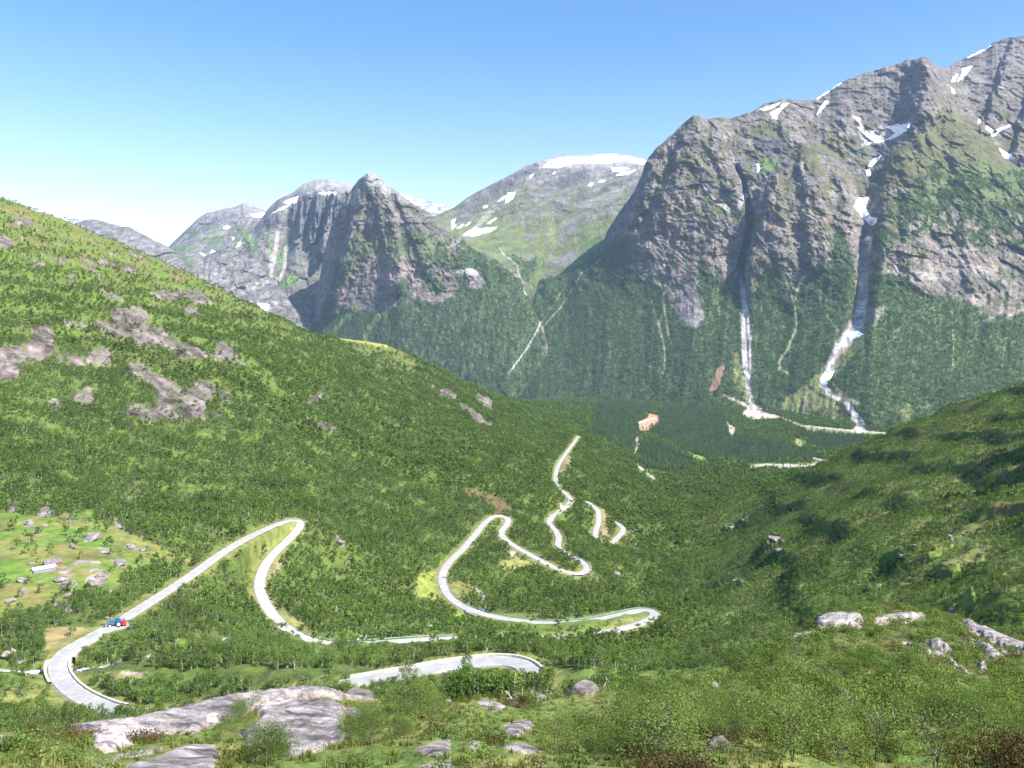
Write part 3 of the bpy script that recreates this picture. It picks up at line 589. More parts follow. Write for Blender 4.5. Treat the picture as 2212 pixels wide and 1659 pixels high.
# ------------------------------------------------------------------ the road, by bearing and height
ROAD1 = [(1165, 1640, -57), (1168, 1560, -60), (1160, 1490, -65), (1146, 1450, -68.6), (1128, 1432, -70), (1095, 1425, -70.5), (1045, 1427, -71.2), (985, 1435, -72.2), (880, 1453, -73.6), (740, 1477, -76), (600, 1505, -79), (400, 1536, -84), (255, 1535, -88.5),
 (205, 1518, -90), (160, 1494, -91.5), (132, 1465, -93), (124, 1438, -94), (140, 1408, -95), (182, 1383, -96), (240, 1352, -97.5), (330, 1296, -101), (400, 1251, -104), (500, 1181, -108), (560, 1149, -111), (605, 1130, -112.6), (634, 1122, -113.6), (651, 1125, -115),
 (645, 1141, -116.6), (620, 1168, -118.5), (590, 1197, -120), (568, 1230, -122), (560, 1265, -124), (572, 1302, -126), (600, 1340, -128), (640, 1371, -130), (690, 1388, -131.5), (760, 1391, -133), (830, 1387, -134), (900, 1382, -135.5), (980, 1379, -137),
 (1110, 1378, -140), (1250, 1374, -143), (1340, 1358, -145), (1392, 1343, -146.4), (1416, 1326, -147.6), (1395, 1316, -148.6), (1350, 1325, -149.4), (1290, 1338, -150.2), (1200, 1346, -151), (1110, 1339, -152), (1030, 1322, -153), (985, 1301, -154), (961, 1273, -155), (955, 1245, -155.8),
 (967, 1218, -156.6), (1000, 1185, -157.6), (1030, 1150, -158.6), (1052, 1125, -159.4), (1075, 1113, -160), (1096, 1119, -160.8), (1093, 1135, -161.6), (1083, 1148, -162.2), (1088, 1162, -162.8), (1111, 1179, -163.6), (1150, 1201, -164.6), (1190, 1222, -165.6), (1228, 1237, -166.8), (1255, 1238, -167.8),
 (1268, 1226, -168.6), (1256, 1212, -169.4), (1230, 1200, -170.2), (1206, 1183, -171), (1207, 1162, -172), (1200, 1146, -173), (1186, 1128, -174), (1192, 1116, -175), (1215, 1099, -176), (1233, 1080, -177), (1222, 1066, -178), (1204, 1050, -179.4), (1200, 1030, -181), (1206, 1005, -184), (1222, 980, -188), (1238, 958, -193), (1250, 942, -198)]
ROAD2 = [(1240, 1078, -184), (1266, 1084, -185), (1288, 1098, -186), (1293, 1126, -187.5), (1286, 1152, -189), (1296, 1172, -190), (1318, 1174, -190.8), (1331, 1163, -191.6), (1342, 1151, -192.4), (1346, 1141, -193.2), (1334, 1131, -194.2), (1310, 1122, -195)]
def to_world(r):
    a = np.array(r, float); v = V(a[:, 1]); Y = a[:, 2] / v
    return np.stack([U(a[:, 0]) * Y, Y, a[:, 2]], 1)
def spline(P, step=1.5):
    """centripetal Catmull-Rom through the rows of P, resampled evenly"""
    P = np.asarray(P, float); P = np.vstack([2 * P[0] - P[1], P, 2 * P[-1] - P[-2]])
    out = []
    for i in range(1, len(P) - 2):
        p0, p1, p2, p3 = P[i - 1:i + 3]
        t0 = 0; t1 = t0 + np.linalg.norm(p1 - p0) ** .5 + 1e-6; t2 = t1 + np.linalg.norm(p2 - p1) ** .5 + 1e-6; t3 = t2 + np.linalg.norm(p3 - p2) ** .5 + 1e-6
        n = max(4, int(np.linalg.norm(p2 - p1) / .6))
        t = np.linspace(t1, t2, n, endpoint=False)[:, None]
        A1 = (t1 - t) / (t1 - t0) * p0 + (t - t0) / (t1 - t0) * p1; A2 = (t2 - t) / (t2 - t1) * p1 + (t - t1) / (t2 - t1) * p2; A3 = (t3 - t) / (t3 - t2) * p2 + (t - t2) / (t3 - t2) * p3
        B1 = (t2 - t) / (t2 - t0) * A1 + (t - t0) / (t2 - t0) * A2; B2 = (t3 - t) / (t3 - t1) * A2 + (t - t1) / (t3 - t1) * A3
        out.append((t2 - t) / (t2 - t1) * B1 + (t - t1) / (t2 - t1) * B2)
    out = np.vstack(out + [P[-2][None]])
    s = np.concatenate([[0], np.cumsum(np.linalg.norm(np.diff(out, axis=0), axis=1))])
    q = np.linspace(0, s[-1], max(2, int(s[-1] / step)))
    return np.stack([np.interp(q, s, out[:, k]) for k in range(3)], 1)
W1, W2 = to_world(ROAD1), to_world(ROAD2)
C1, C2 = spline(W1), spline(W2)
def smooth1(a, n):
    for _ in range(n): a[1:-1] = (a[:-2] + 2 * a[1:-1] + a[2:]) / 4
    return a
for c in (C1, C2): c[:] = smooth1(c, 12)
CL = np.vstack([C1, C2])

# ------------------------------------------------------------------ the valley: a smooth surface through known heights
CT = [  # (px, py, distance)
 (0, 1440, 217), (0, 1330, 264), (95, 1232, 308), (0, 1200, 322), (200, 1215, 322), (0, 1100, 405), (0, 1000, 475), (0, 900, 545), (0, 800, 618), (0, 700, 700), (0, 600, 790), (0, 500, 890), (0, 440, 965), (0, 470, 1150), (0, 560, 1500), (0, 800, 3000),
 (-260, 1440, 215), (-260, 1200, 320), (-260, 1000, 450), (-260, 700, 650), (-260, 340, 880), (-260, 380, 1100), (-260, 700, 3000), (-260, 1700, 120), (0, 1700, 115), (0, 1600, 150), (0, 1540, 180),
 (150, 1080, 432), (150, 900, 585), (150, 700, 760), (150, 490, 1000), (150, 520, 1250),
 (300, 1200, 352), (300, 1100, 465), (300, 1000, 548), (300, 900, 632), (300, 800, 725), (300, 700, 835), (300, 600, 975), (300, 547, 1085), (300, 580, 1300), (300, 820, 3000), (300, 1700, 115), (300, 1600, 150),
 (450, 1100, 500), (450, 950, 620), (450, 800, 760), (450, 700, 900), (450, 616, 1120), (450, 640, 1350),
 (600, 1050, 560), (600, 950, 665), (600, 850, 800), (600, 750, 995), (600, 688, 1220), (600, 720, 1480), (600, 840, 3000), (600, 1700, 110), (600, 1600, 145),
 (720, 1250, 440), (720, 1100, 560), (800, 1330, 385), (850, 1250, 460), (850, 1150, 560), (850, 1050, 695), (850, 950, 870), (850, 850, 1110), (850, 752, 1520), (850, 780, 1800), (850, 880, 3000), (850, 1600, 128),
 (960, 1050, 720), (960, 900, 1080), (960, 810, 1650), (960, 845, 2000), (1060, 1050, 745), (1060, 950, 990), (1060, 880, 1420), (1060, 852, 1800), (1060, 872, 2200), (1060, 890, 3200), (1150, 1000, 940), (1150, 900, 1600), (1150, 872, 2100), (1150, 890, 2800),
 (1250, 900, 1950), (1250, 875, 2450), (1300, 884, 2800), (1300, 860, 3600), (1300, 950, 1600), (1350, 1050, 1000), (1400, 1000, 1420), (1400, 940, 2050), (1400, 900, 2700), (1400, 862, 3500), (1550, 1000, 1560), (1550, 920, 2450), (1600, 885, 3000), (1600, 860, 3500), (1720, 930, 2380), (1800, 930, 2400), (1850, 935, 2350), (1700, 868, 3300), (1900, 880, 3100), (2212, 880, 3200), (2212, 960, 2100),
 (1400, 1180, 740), (1500, 1100, 1020), (1500, 1200, 735), (1500, 1300, 520), (1500, 1400, 335), (1350, 1260, 560), (1300, 1420, 305), (1400, 1420, 300), (1200, 1420, 295), (1080, 1410, 300), (1050, 1500, 150), (1200, 1480, 205), (1350, 1480, 205), (1200, 1560, 120), (1400, 1560, 120), (1600, 1480, 180), (1600, 1580, 115),
 (1650, 1300, 400), (1650, 1200, 530), (1650, 1100, 740), (1650, 1045, 980), (1650, 1015, 1400), (1800, 1300, 295), (1800, 1200, 385), (1800, 1100, 520), (1800, 1040, 650), (1780, 1000, 800), (1780, 1012, 1000), (1780, 1000, 1500), (1800, 1400, 205), (1800, 1500, 140), (1800, 1600, 105),
 (1900, 1200, 350), (1900, 1050, 560), (1900, 948, 740), (1900, 965, 900), (2000, 1300, 238), (2000, 1200, 312), (2000, 1100, 400), (2000, 1000, 520), (2000, 908, 690), (2000, 930, 860), (2000, 1420, 170), (2000, 1550, 110), (2100, 1250, 250), (2100, 1080, 420), (2100, 870, 730), (2100, 890, 900),
 (2212, 1420, 130), (2212, 1300, 172), (2212, 1200, 235), (2212, 1100, 330), (2212, 1000, 430), (2212, 900, 545), (2212, 842, 630), (2212, 870, 820), (2212, 1560, 95),
 (2480, 1300, 165), (2480, 1150, 250), (2480, 1000, 340), (2480, 850, 450), (2480, 740, 560), (2480, 780, 760), (2480, 960, 2100), (2480, 1500, 100),
 (2900, 1250, 160), (2900, 1000, 235), (2900, 800, 320), (2900, 690, 420), (2900, 680, 560), (2900, 760, 800), (2900, 1450, 100), (3300, 1150, 170), (3300, 850, 240), (3300, 600, 330), (3300, 560, 450), (3300, 680, 700)]
ctl = [(U(a), math.log(y), float(V(b))) for a, b, y in CT]
for r, w in ((ROAD1, W1), (ROAD2, W2)):
    for i in range(0, len(w), 2): ctl.append((w[i, 0] / w[i, 1], math.log(w[i, 1]), w[i, 2] / w[i, 1]))
ctl = np.array(ctl)
def tps_fit(P, val, lam=2e-5):
    n = len(P); d = np.linalg.norm(P[:, None] - P[None], axis=2)
    K = np.where(d > 0, d * d * np.log(d + 1e-12), 0) + lam * np.eye(n)
    Q = np.hstack([np.ones((n, 1)), P]); A = np.zeros((n + 3, n + 3)); A[:n, :n] = K; A[:n, n:] = Q; A[n:, :n] = Q.T
    return np.linalg.solve(A, np.concatenate([val, np.zeros(3)]))
TW = tps_fit(ctl[:, :2], ctl[:, 2])
def tps_eval(a, b):
    sh = a.shape; a = a.ravel(); b = b.ravel(); out = np.empty(a.size)
    P = ctl[:, :2].astype(np.float32)
    for i in range(0, a.size, 60000):
        A = a[i:i + 60000].astype(np.float32)[:, None] - P[:, 0]; B = b[i:i + 60000].astype(np.float32)[:, None] - P[:, 1]
        r2 = A * A + B * B
        out[i:i + 60000] = (.5 * r2 * np.log(r2 + 1e-12)) @ TW[:-3].astype(np.float32) + TW[-3] + TW[-2] * a[i:i + 60000] + TW[-1] * b[i:i + 60000]
    return out.reshape(sh)
pxs = np.concatenate([np.arange(-262, 2480, 2.7), np.arange(2480, 3310, 14)])
NR = 1080
lny = np.linspace(math.log(92), math.log(3700), NR)
GPX = np.broadcast_to(pxs, (NR, len(pxs))).copy(); GLY = np.broadcast_to(lny[:, None], GPX.shape).copy()
GY = np.exp(GLY); GU = U(GPX)
GV = tps_eval(GU, GLY)
GX = GU * GY; GZ = GV * GY
GPY = HZ - F * GV
# ground relief: knolls, steps and hummocks, calmer in the meadow and on the valley floor
hill = sst(-300, -220, GZ)
calm = 1 - .75 * sst(-40, 60, poly_sd(GPX, GPY, [(-300, 1160), (200, 1120), (420, 1210), (250, 1340), (60, 1420), (-300, 1440)]))
GZ = GZ + calm * (.25 + .75 * hill) * (3.4 * fbm(GX / 62, GY / 62, 3, 101) + 2.6 * ridged(GX / 26, GY / 34, 3, 102) * sst(600, 250, GY) + .7 * fbm(GX / 9, GY / 9, 3, 103))
# stepped ledges on the right-hand hill
rh = sst(1480, 1800, GPX) * sst(190, 260, GY) * sst(1300, 850, GY) * sst(-.35, .1, fbm(GX / 75, GY / 75, 3, 106))
stp = (GZ * .55 + .42 * GX + 13 * fbm(GX / 48, GY / 60, 3, 104)) / 26
GZ = GZ + rh * 7.5 * (sst(.36, .62, stp - np.floor(stp)) - (stp - np.floor(stp)))
for hx, hy, hh_, hr in ((324, 340, 66, 28), (364, 382, 66, 30), (318, 296, 34, 24)):      # unseen bumps added right of the view to cast shade on the hill
    GZ = GZ + hh_ * np.exp(-(((GX - hx) / hr) ** 2 + ((GY - hy) / hr) ** 2) ** 1.3) * sst(2190, 2330, GPX)
# small rocky steps on the left hillside
lh = sst(1000, 700, GPX) * sst(-75, -30, GZ)
stp = (GZ + .12 * GX + 10 * fbm(GX / 80, GY / 80, 3, 105)) / 17
GZ = GZ + lh * 6 * (sst(.3, .7, stp - np.floor(stp)) - (stp - np.floor(stp)))

# --- brook through the valley, carved a little below the banks
BROOK = [(-150, 1444, 216), (-40, 1446, 218), (40, 1447, 220), (112, 1445, 223), (170, 1446, 222), (245, 1443, 225), (300, 1442, 227), (355, 1450, 226), (430, 1446, 240), (490, 1430, 262), (560, 1418, 285), (625, 1410, 302), (672, 1399, 316), (712, 1382, 330), (770, 1371, 345), (830, 1362, 358), (893, 1353, 370), (920, 1344, 380), (945, 1338, 388),
         (975, 1326, 398), (998, 1306, 415), (1027, 1299, 424), (1052, 1280, 446), (1108, 1272, 470), (1200, 1262, 500), (1300, 1240, 560), (1372, 1228, 620), (1382, 1208, 690), (1360, 1190, 760), (1390, 1120, 980), (1400, 1030, 1300), (1385, 1000, 1500), (1372, 960, 1800)]
def ground_z(x, y, src=None):
    """height of the valley surface at a point"""
    Zs = GZ if src is None else src
    x = np.asarray(x, float); y = np.maximum(np.asarray(y, float), 92.5)
    pxv = CX + F * x / y
    c = np.clip(np.searchsorted(pxs, pxv) - 1, 0, len(pxs) - 2); fc = np.clip((pxv - pxs[c]) / (pxs[c + 1] - pxs[c]), 0, 1)
    rr = np.clip((np.log(y) - lny[0]) / (lny[1] - lny[0]), 0, NR - 1.001); r0 = rr.astype(int); fr = rr - r0
    # height scales with distance inside one frustum cell, so interpolate z / y
    t = Zs / GY
    a = t[r0, c] * (1 - fc) + t[r0, c + 1] * fc; b = t[r0 + 1, c] * (1 - fc) + t[r0 + 1, c + 1] * fc
    return (a * (1 - fr) + b * fr) * y
bk = np.array(BROOK, float); BW = np.stack([U(bk[:, 0]) * bk[:, 2], bk[:, 2], V(bk[:, 1]) * bk[:, 2]], 1)
BC = spline(BW, 2.0); BC[:] = smooth1(BC, 4)

def near_line(line, rad, ext=None):
    """for the valley grid: distance to LINE (xy), index of its nearest point; only within RAD"""
    D = np.full(GX.shape, 1e9); I = np.zeros(GX.shape, np.int32)
    n = len(line)
    for i in range(0, n, 12):
        j = min(n, i + 14); q = line[i:j]
        ymin, ymax = q[:, 1].min() - rad, q[:, 1].max() + rad
        r0 = np.searchsorted(lny, math.log(max(ymin, 93))) - 1; r1 = np.searchsorted(lny, math.log(max(ymax, 94))) + 1
        r0 = max(r0, 0)
        uu = [(q[:, 0].min() - rad) / max(ymin, 50), (q[:, 0].min() - rad) / ymax, (q[:, 0].max() + rad) / max(ymin, 50), (q[:, 0].max() + rad) / ymax]
        c0 = max(np.searchsorted(pxs, CX + F * min(uu)) - 1, 0); c1 = np.searchsorted(pxs, CX + F * max(uu)) + 1
        sx, sy = GX[r0:r1, c0:c1], GY[r0:r1, c0:c1]
        if sx.size == 0: continue
        d = np.hypot(sx[..., None] - q[:, 0], sy[..., None] - q[:, 1])
        k = d.argmin(-1); m = np.take_along_axis(d, k[..., None], -1)[..., 0]
        cur = D[r0:r1, c0:c1]; better = m < cur
        D[r0:r1, c0:c1] = np.where(better, m, cur); I[r0:r1, c0:c1] = np.where(better, i + k, I[r0:r1, c0:c1])
    return D, I
HW = 2.3    # half width of the carriageway
RD, RI = near_line(CL, 22)
rz = CL[RI, 2] - .22
wgt = 1 - sst(HW + 1.1, 13, RD)
wgt = np.where(RD < 30, wgt, 0)
GZ = GZ * (1 - wgt) + rz * wgt
LAY = np.array([U(256) * 258., 258.]); LAYZ = float(CL[np.argmin(np.hypot(CL[:, 0] - LAY[0], CL[:, 1] - LAY[1])), 2]) - .12
LD_ = np.hypot(GX - LAY[0], (GY - LAY[1]) * 1.15); lw = 1 - sst(4.6, 8.5, LD_); GZ = GZ * (1 - lw) + np.minimum(LAYZ, GZ * 0 + LAYZ) * lw
BD, BI = near_line(BC, 12)
bz0 = ground_z(BC[:, 0], BC[:, 1]); bz = np.minimum(bz0, np.concatenate([[bz0[0]], bz0[:-1]])) - 1.0
BRIDGES = []
for nm, (brx, bry, by) in (('upper', (122, 1444, 222)), ('middle', (681, 1393, 320)), ('lower', (985, 1316, 406))):
    p = np.array([U(brx) * by, by]); d = np.hypot(BC[:, 0] - p[0], BC[:, 1] - p[1])
    dd = np.hypot(CL[:, None, 0] - BC[None, :, 0], CL[:, None, 1] - BC[None, :, 1]); dd[:, d > 40] = 1e9
    i, j = np.unravel_index(dd.argmin(), dd.shape)
    BRIDGES.append((nm, i, j))
    deck = CL[i, 2] - 3.0
    bz = np.minimum(bz, np.where(np.abs(np.arange(len(BC)) - j) < 7, deck, deck + (np.abs(np.arange(len(BC)) - j) - 7) * 1.2))
bz = smooth1(bz, 10)
bw = np.where(BD < 14, 1 - sst(2.2, 9.5, BD), 0)
GZ = GZ * (1 - bw) + np.minimum(GZ, bz[BI] - .35) * bw
GPY = HZ - F * GZ / GY; 

# ------------------------------------------------------------------ ground cover of the valley
FERN = (.092, .135, .026); OLIVE = (.078, .105, .03); STRAW = (.22, .19, .08); HEATH = (.125, .095, .045)
ROCKC = (.07, .058, .054); ROCKL = (.20, .17, .158); EARTH = (.25, .19, .12)
gn = fbm(GX / 30, GY / 30, 4, 111); gn2 = fbm(GX / 7, GY / 7, 4, 112, .6)
GC = mix(np.broadcast_to(FERN, GX.shape + (3,)), np.broadcast_to(OLIVE, GX.shape + (3,)), sst(-.25, .3, gn + .4 * gn2))
DENS = np.ones(GX.shape, np.float32)      # how thick the trees stand
def vrock(t=.5, lo=ROCKC, hi=ROCKL):
    st = fbm((GY + .3 * GX) / 26, (GZ + .45 * GX + 1.5 * gn2) / 3.4, 4, 113, .6); n = fbm(GX / 12, GZ / 9, 4, 114, .6)
    c = mix(np.broadcast_to(lo, GX.shape + (3,)), np.broadcast_to(hi, GX.shape + (3,)), np.clip(t + n * .8, 0, 1))
    return c * np.clip(1 + 1.7 * st + .6 * gn2, .22, 2.1)[..., None]
# upper left pasture thins out towards the skyline
up = sst(900, 640, GPX * .55 + GPY * .9) * sst(700, 500, GPX) * sst(640, 470, GPY - .25 * GPX + 40)
up = sst(560, 430, GPY - .36 * GPX) * (GPX < 900)
GC = mix(GC, mix(np.broadcast_to((.10, .145, .032), GC.shape), np.broadcast_to((.155, .135, .06), GC.shape), sst(-.2, .3, gn)), up * .8)
DENS *= 1 - .88 * up * sst(-.35, .15, -gn + .1 + .4 * up)
rockp = [zs('H', s) for s in ('720 890 900 860 960 930 940 990 1010 1000 1130 1080 1250 1130 1330 1180 1310 1210 1200 1210 1110 1170 1030 1130 900 1130 860 1090 700 1050 640 1010 560 990 640 960 720 970',
    '1390 1080 1480 1110 1530 1180 1570 1240 1560 1265 1480 1230 1330 1200 1390 1150', '820 1240 900 1220 960 1280 1050 1330 1130 1370 1210 1400 1290 1340 1380 1350 1390 1440 1320 1500 1310 1600 1180 1590 1060 1600 900 1590 780 1540 860 1500 1000 1490 1010 1400 960 1360 840 1310',
    '200 1000 320 990 350 1060 340 1180 270 1220 180 1220 140 1290 70 1350 -40 1330 -40 1130 90 1120 210 1090', '350 1190 420 1170 560 1200 580 1150 680 1130 730 1190 700 1240 570 1240 440 1260 360 1230', '960 780 1050 770 1130 770 1260 750 1330 790 1370 830 1290 860 1180 810 1100 830 1030 820',
    '510 560 560 575 680 560 750 590 700 605 600 600 540 590', '-40 400 60 425 95 470 40 490 -40 490', '760 605 850 608 890 640 800 645', '40 300 160 300 215 330 190 370 130 350', '480 1400 590 1390 600 1500 520 1510 470 1460', '300 1480 350 1450 410 1520 350 1540', '1160 870 1280 885 1295 930 1200 912',
    '330 535 470 575 400 595', '640 755 760 790 800 825 690 810', '1340 1530 1430 1560 1420 1585 1360 1570', '1960 1450 2080 1420 2060 1480 1990 1480', '400 430 460 435 450 450 405 445', '560 610 610 620 660 670 610 670', '200 575 300 590 310 610 220 600', '440 660 500 655 480 690 440 690', '410 960 580 985 570 1010 430 1000', '1400 1400 1490 1440 1480 1490 1420 1480', '680 525 740 535 700 545', '830 525 910 540 900 560 840 550', '120 410 170 425 150 445 105 435')]
rockp += [[(1030, 848), (1066, 868), (1062, 886), (1038, 872)], [(988, 868), (1040, 898), (1062, 922), (1030, 912)], [(935, 838), (975, 846), (990, 862), (960, 856)], [(660, 905), (730, 925), (720, 935), (690, 925)]]
rk = np.zeros(GX.shape, np.float32)
for p in rockp: rk = np.maximum(rk, poly_mask(GPX, GPY, p, 1.0, 8.5, 11, 21))
specks = sst(.34, .5, fbm(GX / 13, GY / 16, 4, 115, .6)) * sst(700, 500, GPX) * sst(1000, 800, GPY) * sst(400, 520, GPY + 0 * GPX) * .8
rk = np.maximum(rk, specks)
# grass ledge along the far crest, bright gullies of fern
def cov(t, m, dens=None):
    global GC, DENS
    GC = mix(GC, np.broadcast_to(t, GC.shape), m)
    if dens is not None: DENS *= 1 - m * (1 - dens)
crest = poly_mask(GPX, GPY, [(590, 676), (620, 672), (700, 694), (760, 709), (850, 738), (838, 752), (740, 733), (655, 708)], 2, 3); cov((.24, .27, .06), crest, .06)
for s in ('1520 1140 1600 1200 1740 1290 1800 1400 1860 1510 1700 1380 1590 1280', '1400 1480 1500 1560 1570 1650 1440 1560', '1250 1640 1400 1650 1500 1700 1300 1720'):
    cov(FERN, poly_mask(GPX, GPY, zs('H', s), 2, 6), .25)
rc = vrock(.45); GC = mix(GC, rc, rk); DENS *= 1 - np.minimum(1, rk * 1.3) * (1 - .55 * sst(.12, .3, fbm(GX / 11, GY / 14, 3, 127)))
cov((.10, .125, .035), sst(.1, .35, fbm(GX / 15, GY / 11, 4, 120, .6)) * rk * .8); cov(STRAW, sst(.15, .6, rk) * sst(.95, .6, rk) * sst(.1, .3, gn2) * .7)
# meadow with the sheds
mead = poly_mask(GPX, GPY, zs('A', '-900 170 0 170 300 215 640 190 760 270 1060 390 1240 490 1390 510 1350 570 1180 600 1100 570 930 640 800 740 560 770 440 860 250 900 0 960 -900 960'), 4, 10, 20, 22)
mt = mix(np.broadcast_to((.115, .19, .033), GC.shape), np.broadcast_to((.185, .18, .055), GC.shape), sst(-.2, .25, gn + .3 * gn2)); mt = mix(mt, np.broadcast_to(HEATH, GC.shape), sst(.12, .35, fbm(GX / 18, GY / 22, 4, 116)) * .6)
GC = mix(GC, mt, mead); DENS *= 1 - .93 * mead
mrk = np.zeros(GX.shape, np.float32)
for s in ('570 350 640 340 735 350 720 375 600 390', '680 430 760 440 800 470 740 480', '890 405 940 410 965 450 920 445', '970 430 1050 430 1030 460 980 455', '260 200 320 130 385 180 380 210 300 215', '170 240 230 230 240 285 180 290', '240 310 280 305 285 335 245 340', '470 210 500 220 520 260 480 250', '770 520 860 520 910 545 880 570 800 550', '590 575 650 570 740 590 640 600',
          '610 640 700 610 780 620 740 680 660 720 600 700', '380 660 440 650 500 660 420 690', '420 600 500 590 520 620 440 630', '370 600 560 520 700 530 720 545 560 550', '330 840 440 810 540 880 480 900 420 850', '120 720 180 710 190 770 130 780', '40 800 100 790 80 825', '200 880 280 840 290 880 220 895', '500 380 530 370 525 440 505 440', '800 210 860 280 880 330 820 290', '700 150 760 150 770 190 720 200', '980 320 1040 330 1040 360 990 350', '60 130 110 120 120 180 70 180'):
    mrk = np.maximum(mrk, poly_mask(GPX, GPY, zs('A', s), 1.2, 3.5, 6, 23))
mrk = np.maximum(mrk, .8 * sst(.3, .45, fbm(GX / 5, GY / 6, 4, 117, .6)) * mead * sst(.0, .3, gn))
GC = mix(GC, vrock(.7, (.14, .122, .115), (.22, .19, .175)), mrk); DENS *= 1 - mrk
brown = (.25, .20, .09)
for k, s, t, d in (('A', '320 1000 470 985 640 1000 540 1060 420 1160 300 1230', brown, .05), ('A', '-900 1390 330 1390 480 1560 700 1640 300 1600 0 1600 -900 1600', (.2, .21, .06), .18), ('A', '650 1330 850 1295 1040 1330 1000 1420 860 1420 760 1400', (.2, .2, .07), .1), ('A', '860 1310 1040 1310 960 1340 880 1340', (.3, .25, .22), 0.),
                   ('B', '1430 740 1580 720 1600 1010 1500 975 1380 930', (.2, .23, .05), .05), ('B', '1700 1060 1790 1110 1900 1130 1880 1170 1760 1160', (.17, .25, .04), .1), ('C', '460 1040 600 1015 740 1060 700 1095 480 1105', (.23, .24, .075), .04), ('C', '90 1170 240 1215 290 1290 190 1340 80 1250', (.17, .17, .05), .12),
                   ('C', '250 1235 300 1248 365 1320 340 1335', (.42, .36, .34), 0.), ('C', '170 505 250 495 360 525 520 595 550 690 430 690 400 615 250 560', HEATH, .15), ('C', '500 950 580 970 590 1010 540 1010', (.42, .31, .25), .0), ('C', '1215 650 1275 690 1265 790 1320 860 1240 870 1200 800', EARTH, .03), ('C', '960 235 1020 260 990 345 920 395 905 330', EARTH, .06), ('C', '880 590 930 600 950 620 890 610', (.42, .27, .18), 0.),
                   ('C', '130 1425 300 1470 290 1520 120 1500', (.14, .26, .03), .05), ('C', '1300 1500 1380 1470 1500 1460 1490 1500 1310 1545', EARTH, .05), ('B', '110 860 170 850 210 780 330 460 260 470 150 720', EARTH, .1), ('B', '130 980 200 1020 480 1180 490 1240 430 1210 250 1110', (.25, .22, .08), .1), ('B', '180 420 320 320 390 310 360 370 250 560 200 640 100 720 60 720', (.13, .22, .035), .25), ('B', '2110 250 2200 260 2170 440 2120 400', EARTH, .1)):
    cov(t, poly_mask(GPX, GPY, zs(k, s), 1.5, 3, 8, 24), d)
# bare knobs in the right-hand scrub
knob = np.zeros(GX.shape, np.float32)
for k, s in (('D', '160 710 220 690 230 730 170 740'), ('D', '260 660 320 650 310 680 270 680'), ('D', '410 780 440 785 420 800'), ('D', '200 1070 250 1065 330 1110 300 1120 220 1095'), ('D', '110 1100 170 1090 180 1130 130 1140'), ('D', '430 830 500 760 570 780 560 820 480 850'), ('D', '490 880 560 860 590 870 510 915'), ('Q', '1140 930 1280 870 1450 800 1475 825 1330 910 1250 965 1180 975'),
             ('Q', '1250 1060 1380 1000 1500 930 1700 850 1830 825 1875 870 1780 960 1690 1050 1550 1000 1500 1090 1450 1140 1260 1120'), ('Q', '840 950 900 910 950 930 880 965'), ('Q', '1010 820 1090 800 1110 850 1040 860'), ('Q', '1230 830 1290 790 1330 800 1260 850'), ('Q', '1330 400 1460 410 1480 430 1370 430'), ('C', '1300 1130 1360 1130 1360 1170 1310 1180'), ('C', '1840 1250 1880 1250 1870 1275'), ('C', '1640 1025 1680 1030 1660 1050'), ('C', '1170 1180 1220 1170 1200 1200'), ('C', '1440 980 1470 985 1460 1005'), ('Q', '500 1230 600 1260 700 1240 690 1290 560 1290'), ('Q', '1660 1280 1540 1400 1440 1500 1560 1500 1700 1480'), ('B', '710 430 740 440 805 520 780 530 735 490'), ('B', '680 1050 740 1030 750 1070 700 1085'), ('B', '830 610 870 600 860 640 820 640')):
    knob = np.maximum(knob, poly_mask(GPX, GPY, zs(k, s), 1.5, 3.5, 8, 25))
talus = poly_mask(GPX, GPY, zs('Q', '1380 700 1550 640 1650 580 1800 490 2000 430 2400 360 2400 440 1900 550 1720 650 1500 750 1400 770'), 2, 4, 8, 26)
GC = mix(GC, vrock(.55), np.maximum(knob, talus)); DENS *= 1 - np.maximum(knob, talus)
rightv = sst(1430, 1620, GPX) * sst(1000, 800, GY)
GC = mix(GC, mix(np.broadcast_to((.105, .165, .034), GC.shape), np.broadcast_to((.15, .155, .05), GC.shape), sst(-.2, .25, gn)), rightv); DENS *= 1 - .08 * rightv
heathr = sst(.08, .35, fbm(GX / 28, GY / 40, 4, 118)) * sst(1560, 1800, GPX) * .6; cov(HEATH, heathr, .45)
# valley floor: clearings, tracks, flats
VF = sst(-285, -300, GZ)
cov((.40, .22, .15), poly_mask(GPX, GPY, zs('O', '372 148 445 165 438 205 350 272 308 272 298 212 365 180'), 1, 2, 5, 27), 0.)
cov((.42, .3, .22), poly_mask(GPX, GPY, zs('O', '950 228 988 250 972 300 955 290'), 1, 1.5), 0.)
cov((.23, .25, .08), poly_mask(GPX, GPY, zs('O', '1400 320 1490 350 1440 385 1400 360'), 1, 2), 0.05); cov((.2, .27, .05), poly_mask(GPX, GPY, zs('O', '650 420 770 460 760 485 700 465'), 1, 2), .05)
cov((.2, .24, .07), poly_mask(GPX, GPY, zs('O', '920 510 1060 500 1500 490 1570 480 1500 530 1350 540 960 540'), 1, 3), .25); cov((.26, .22, .12), poly_mask(GPX, GPY, zs('O', '1250 150 1480 235 2060 285 2060 300 1500 262 1250 180'), 1, 2), .1)
cov((.16, .2, .07), poly_mask(GPX, GPY, zs('O', '1460 260 1800 275 2060 300 1950 320 1600 290'), 1, 3), .3)
for s in ('1030 158 1060 100 1075 60 1100 90 1180 148 1290 172 1250 182 1100 190', '1795 280 1840 232 1850 180 1885 200 1890 245 1920 278 1870 292'): cov((.40, .35, .30), poly_mask(GPX, GPY, zs('O', s), 1, 2), 0.)
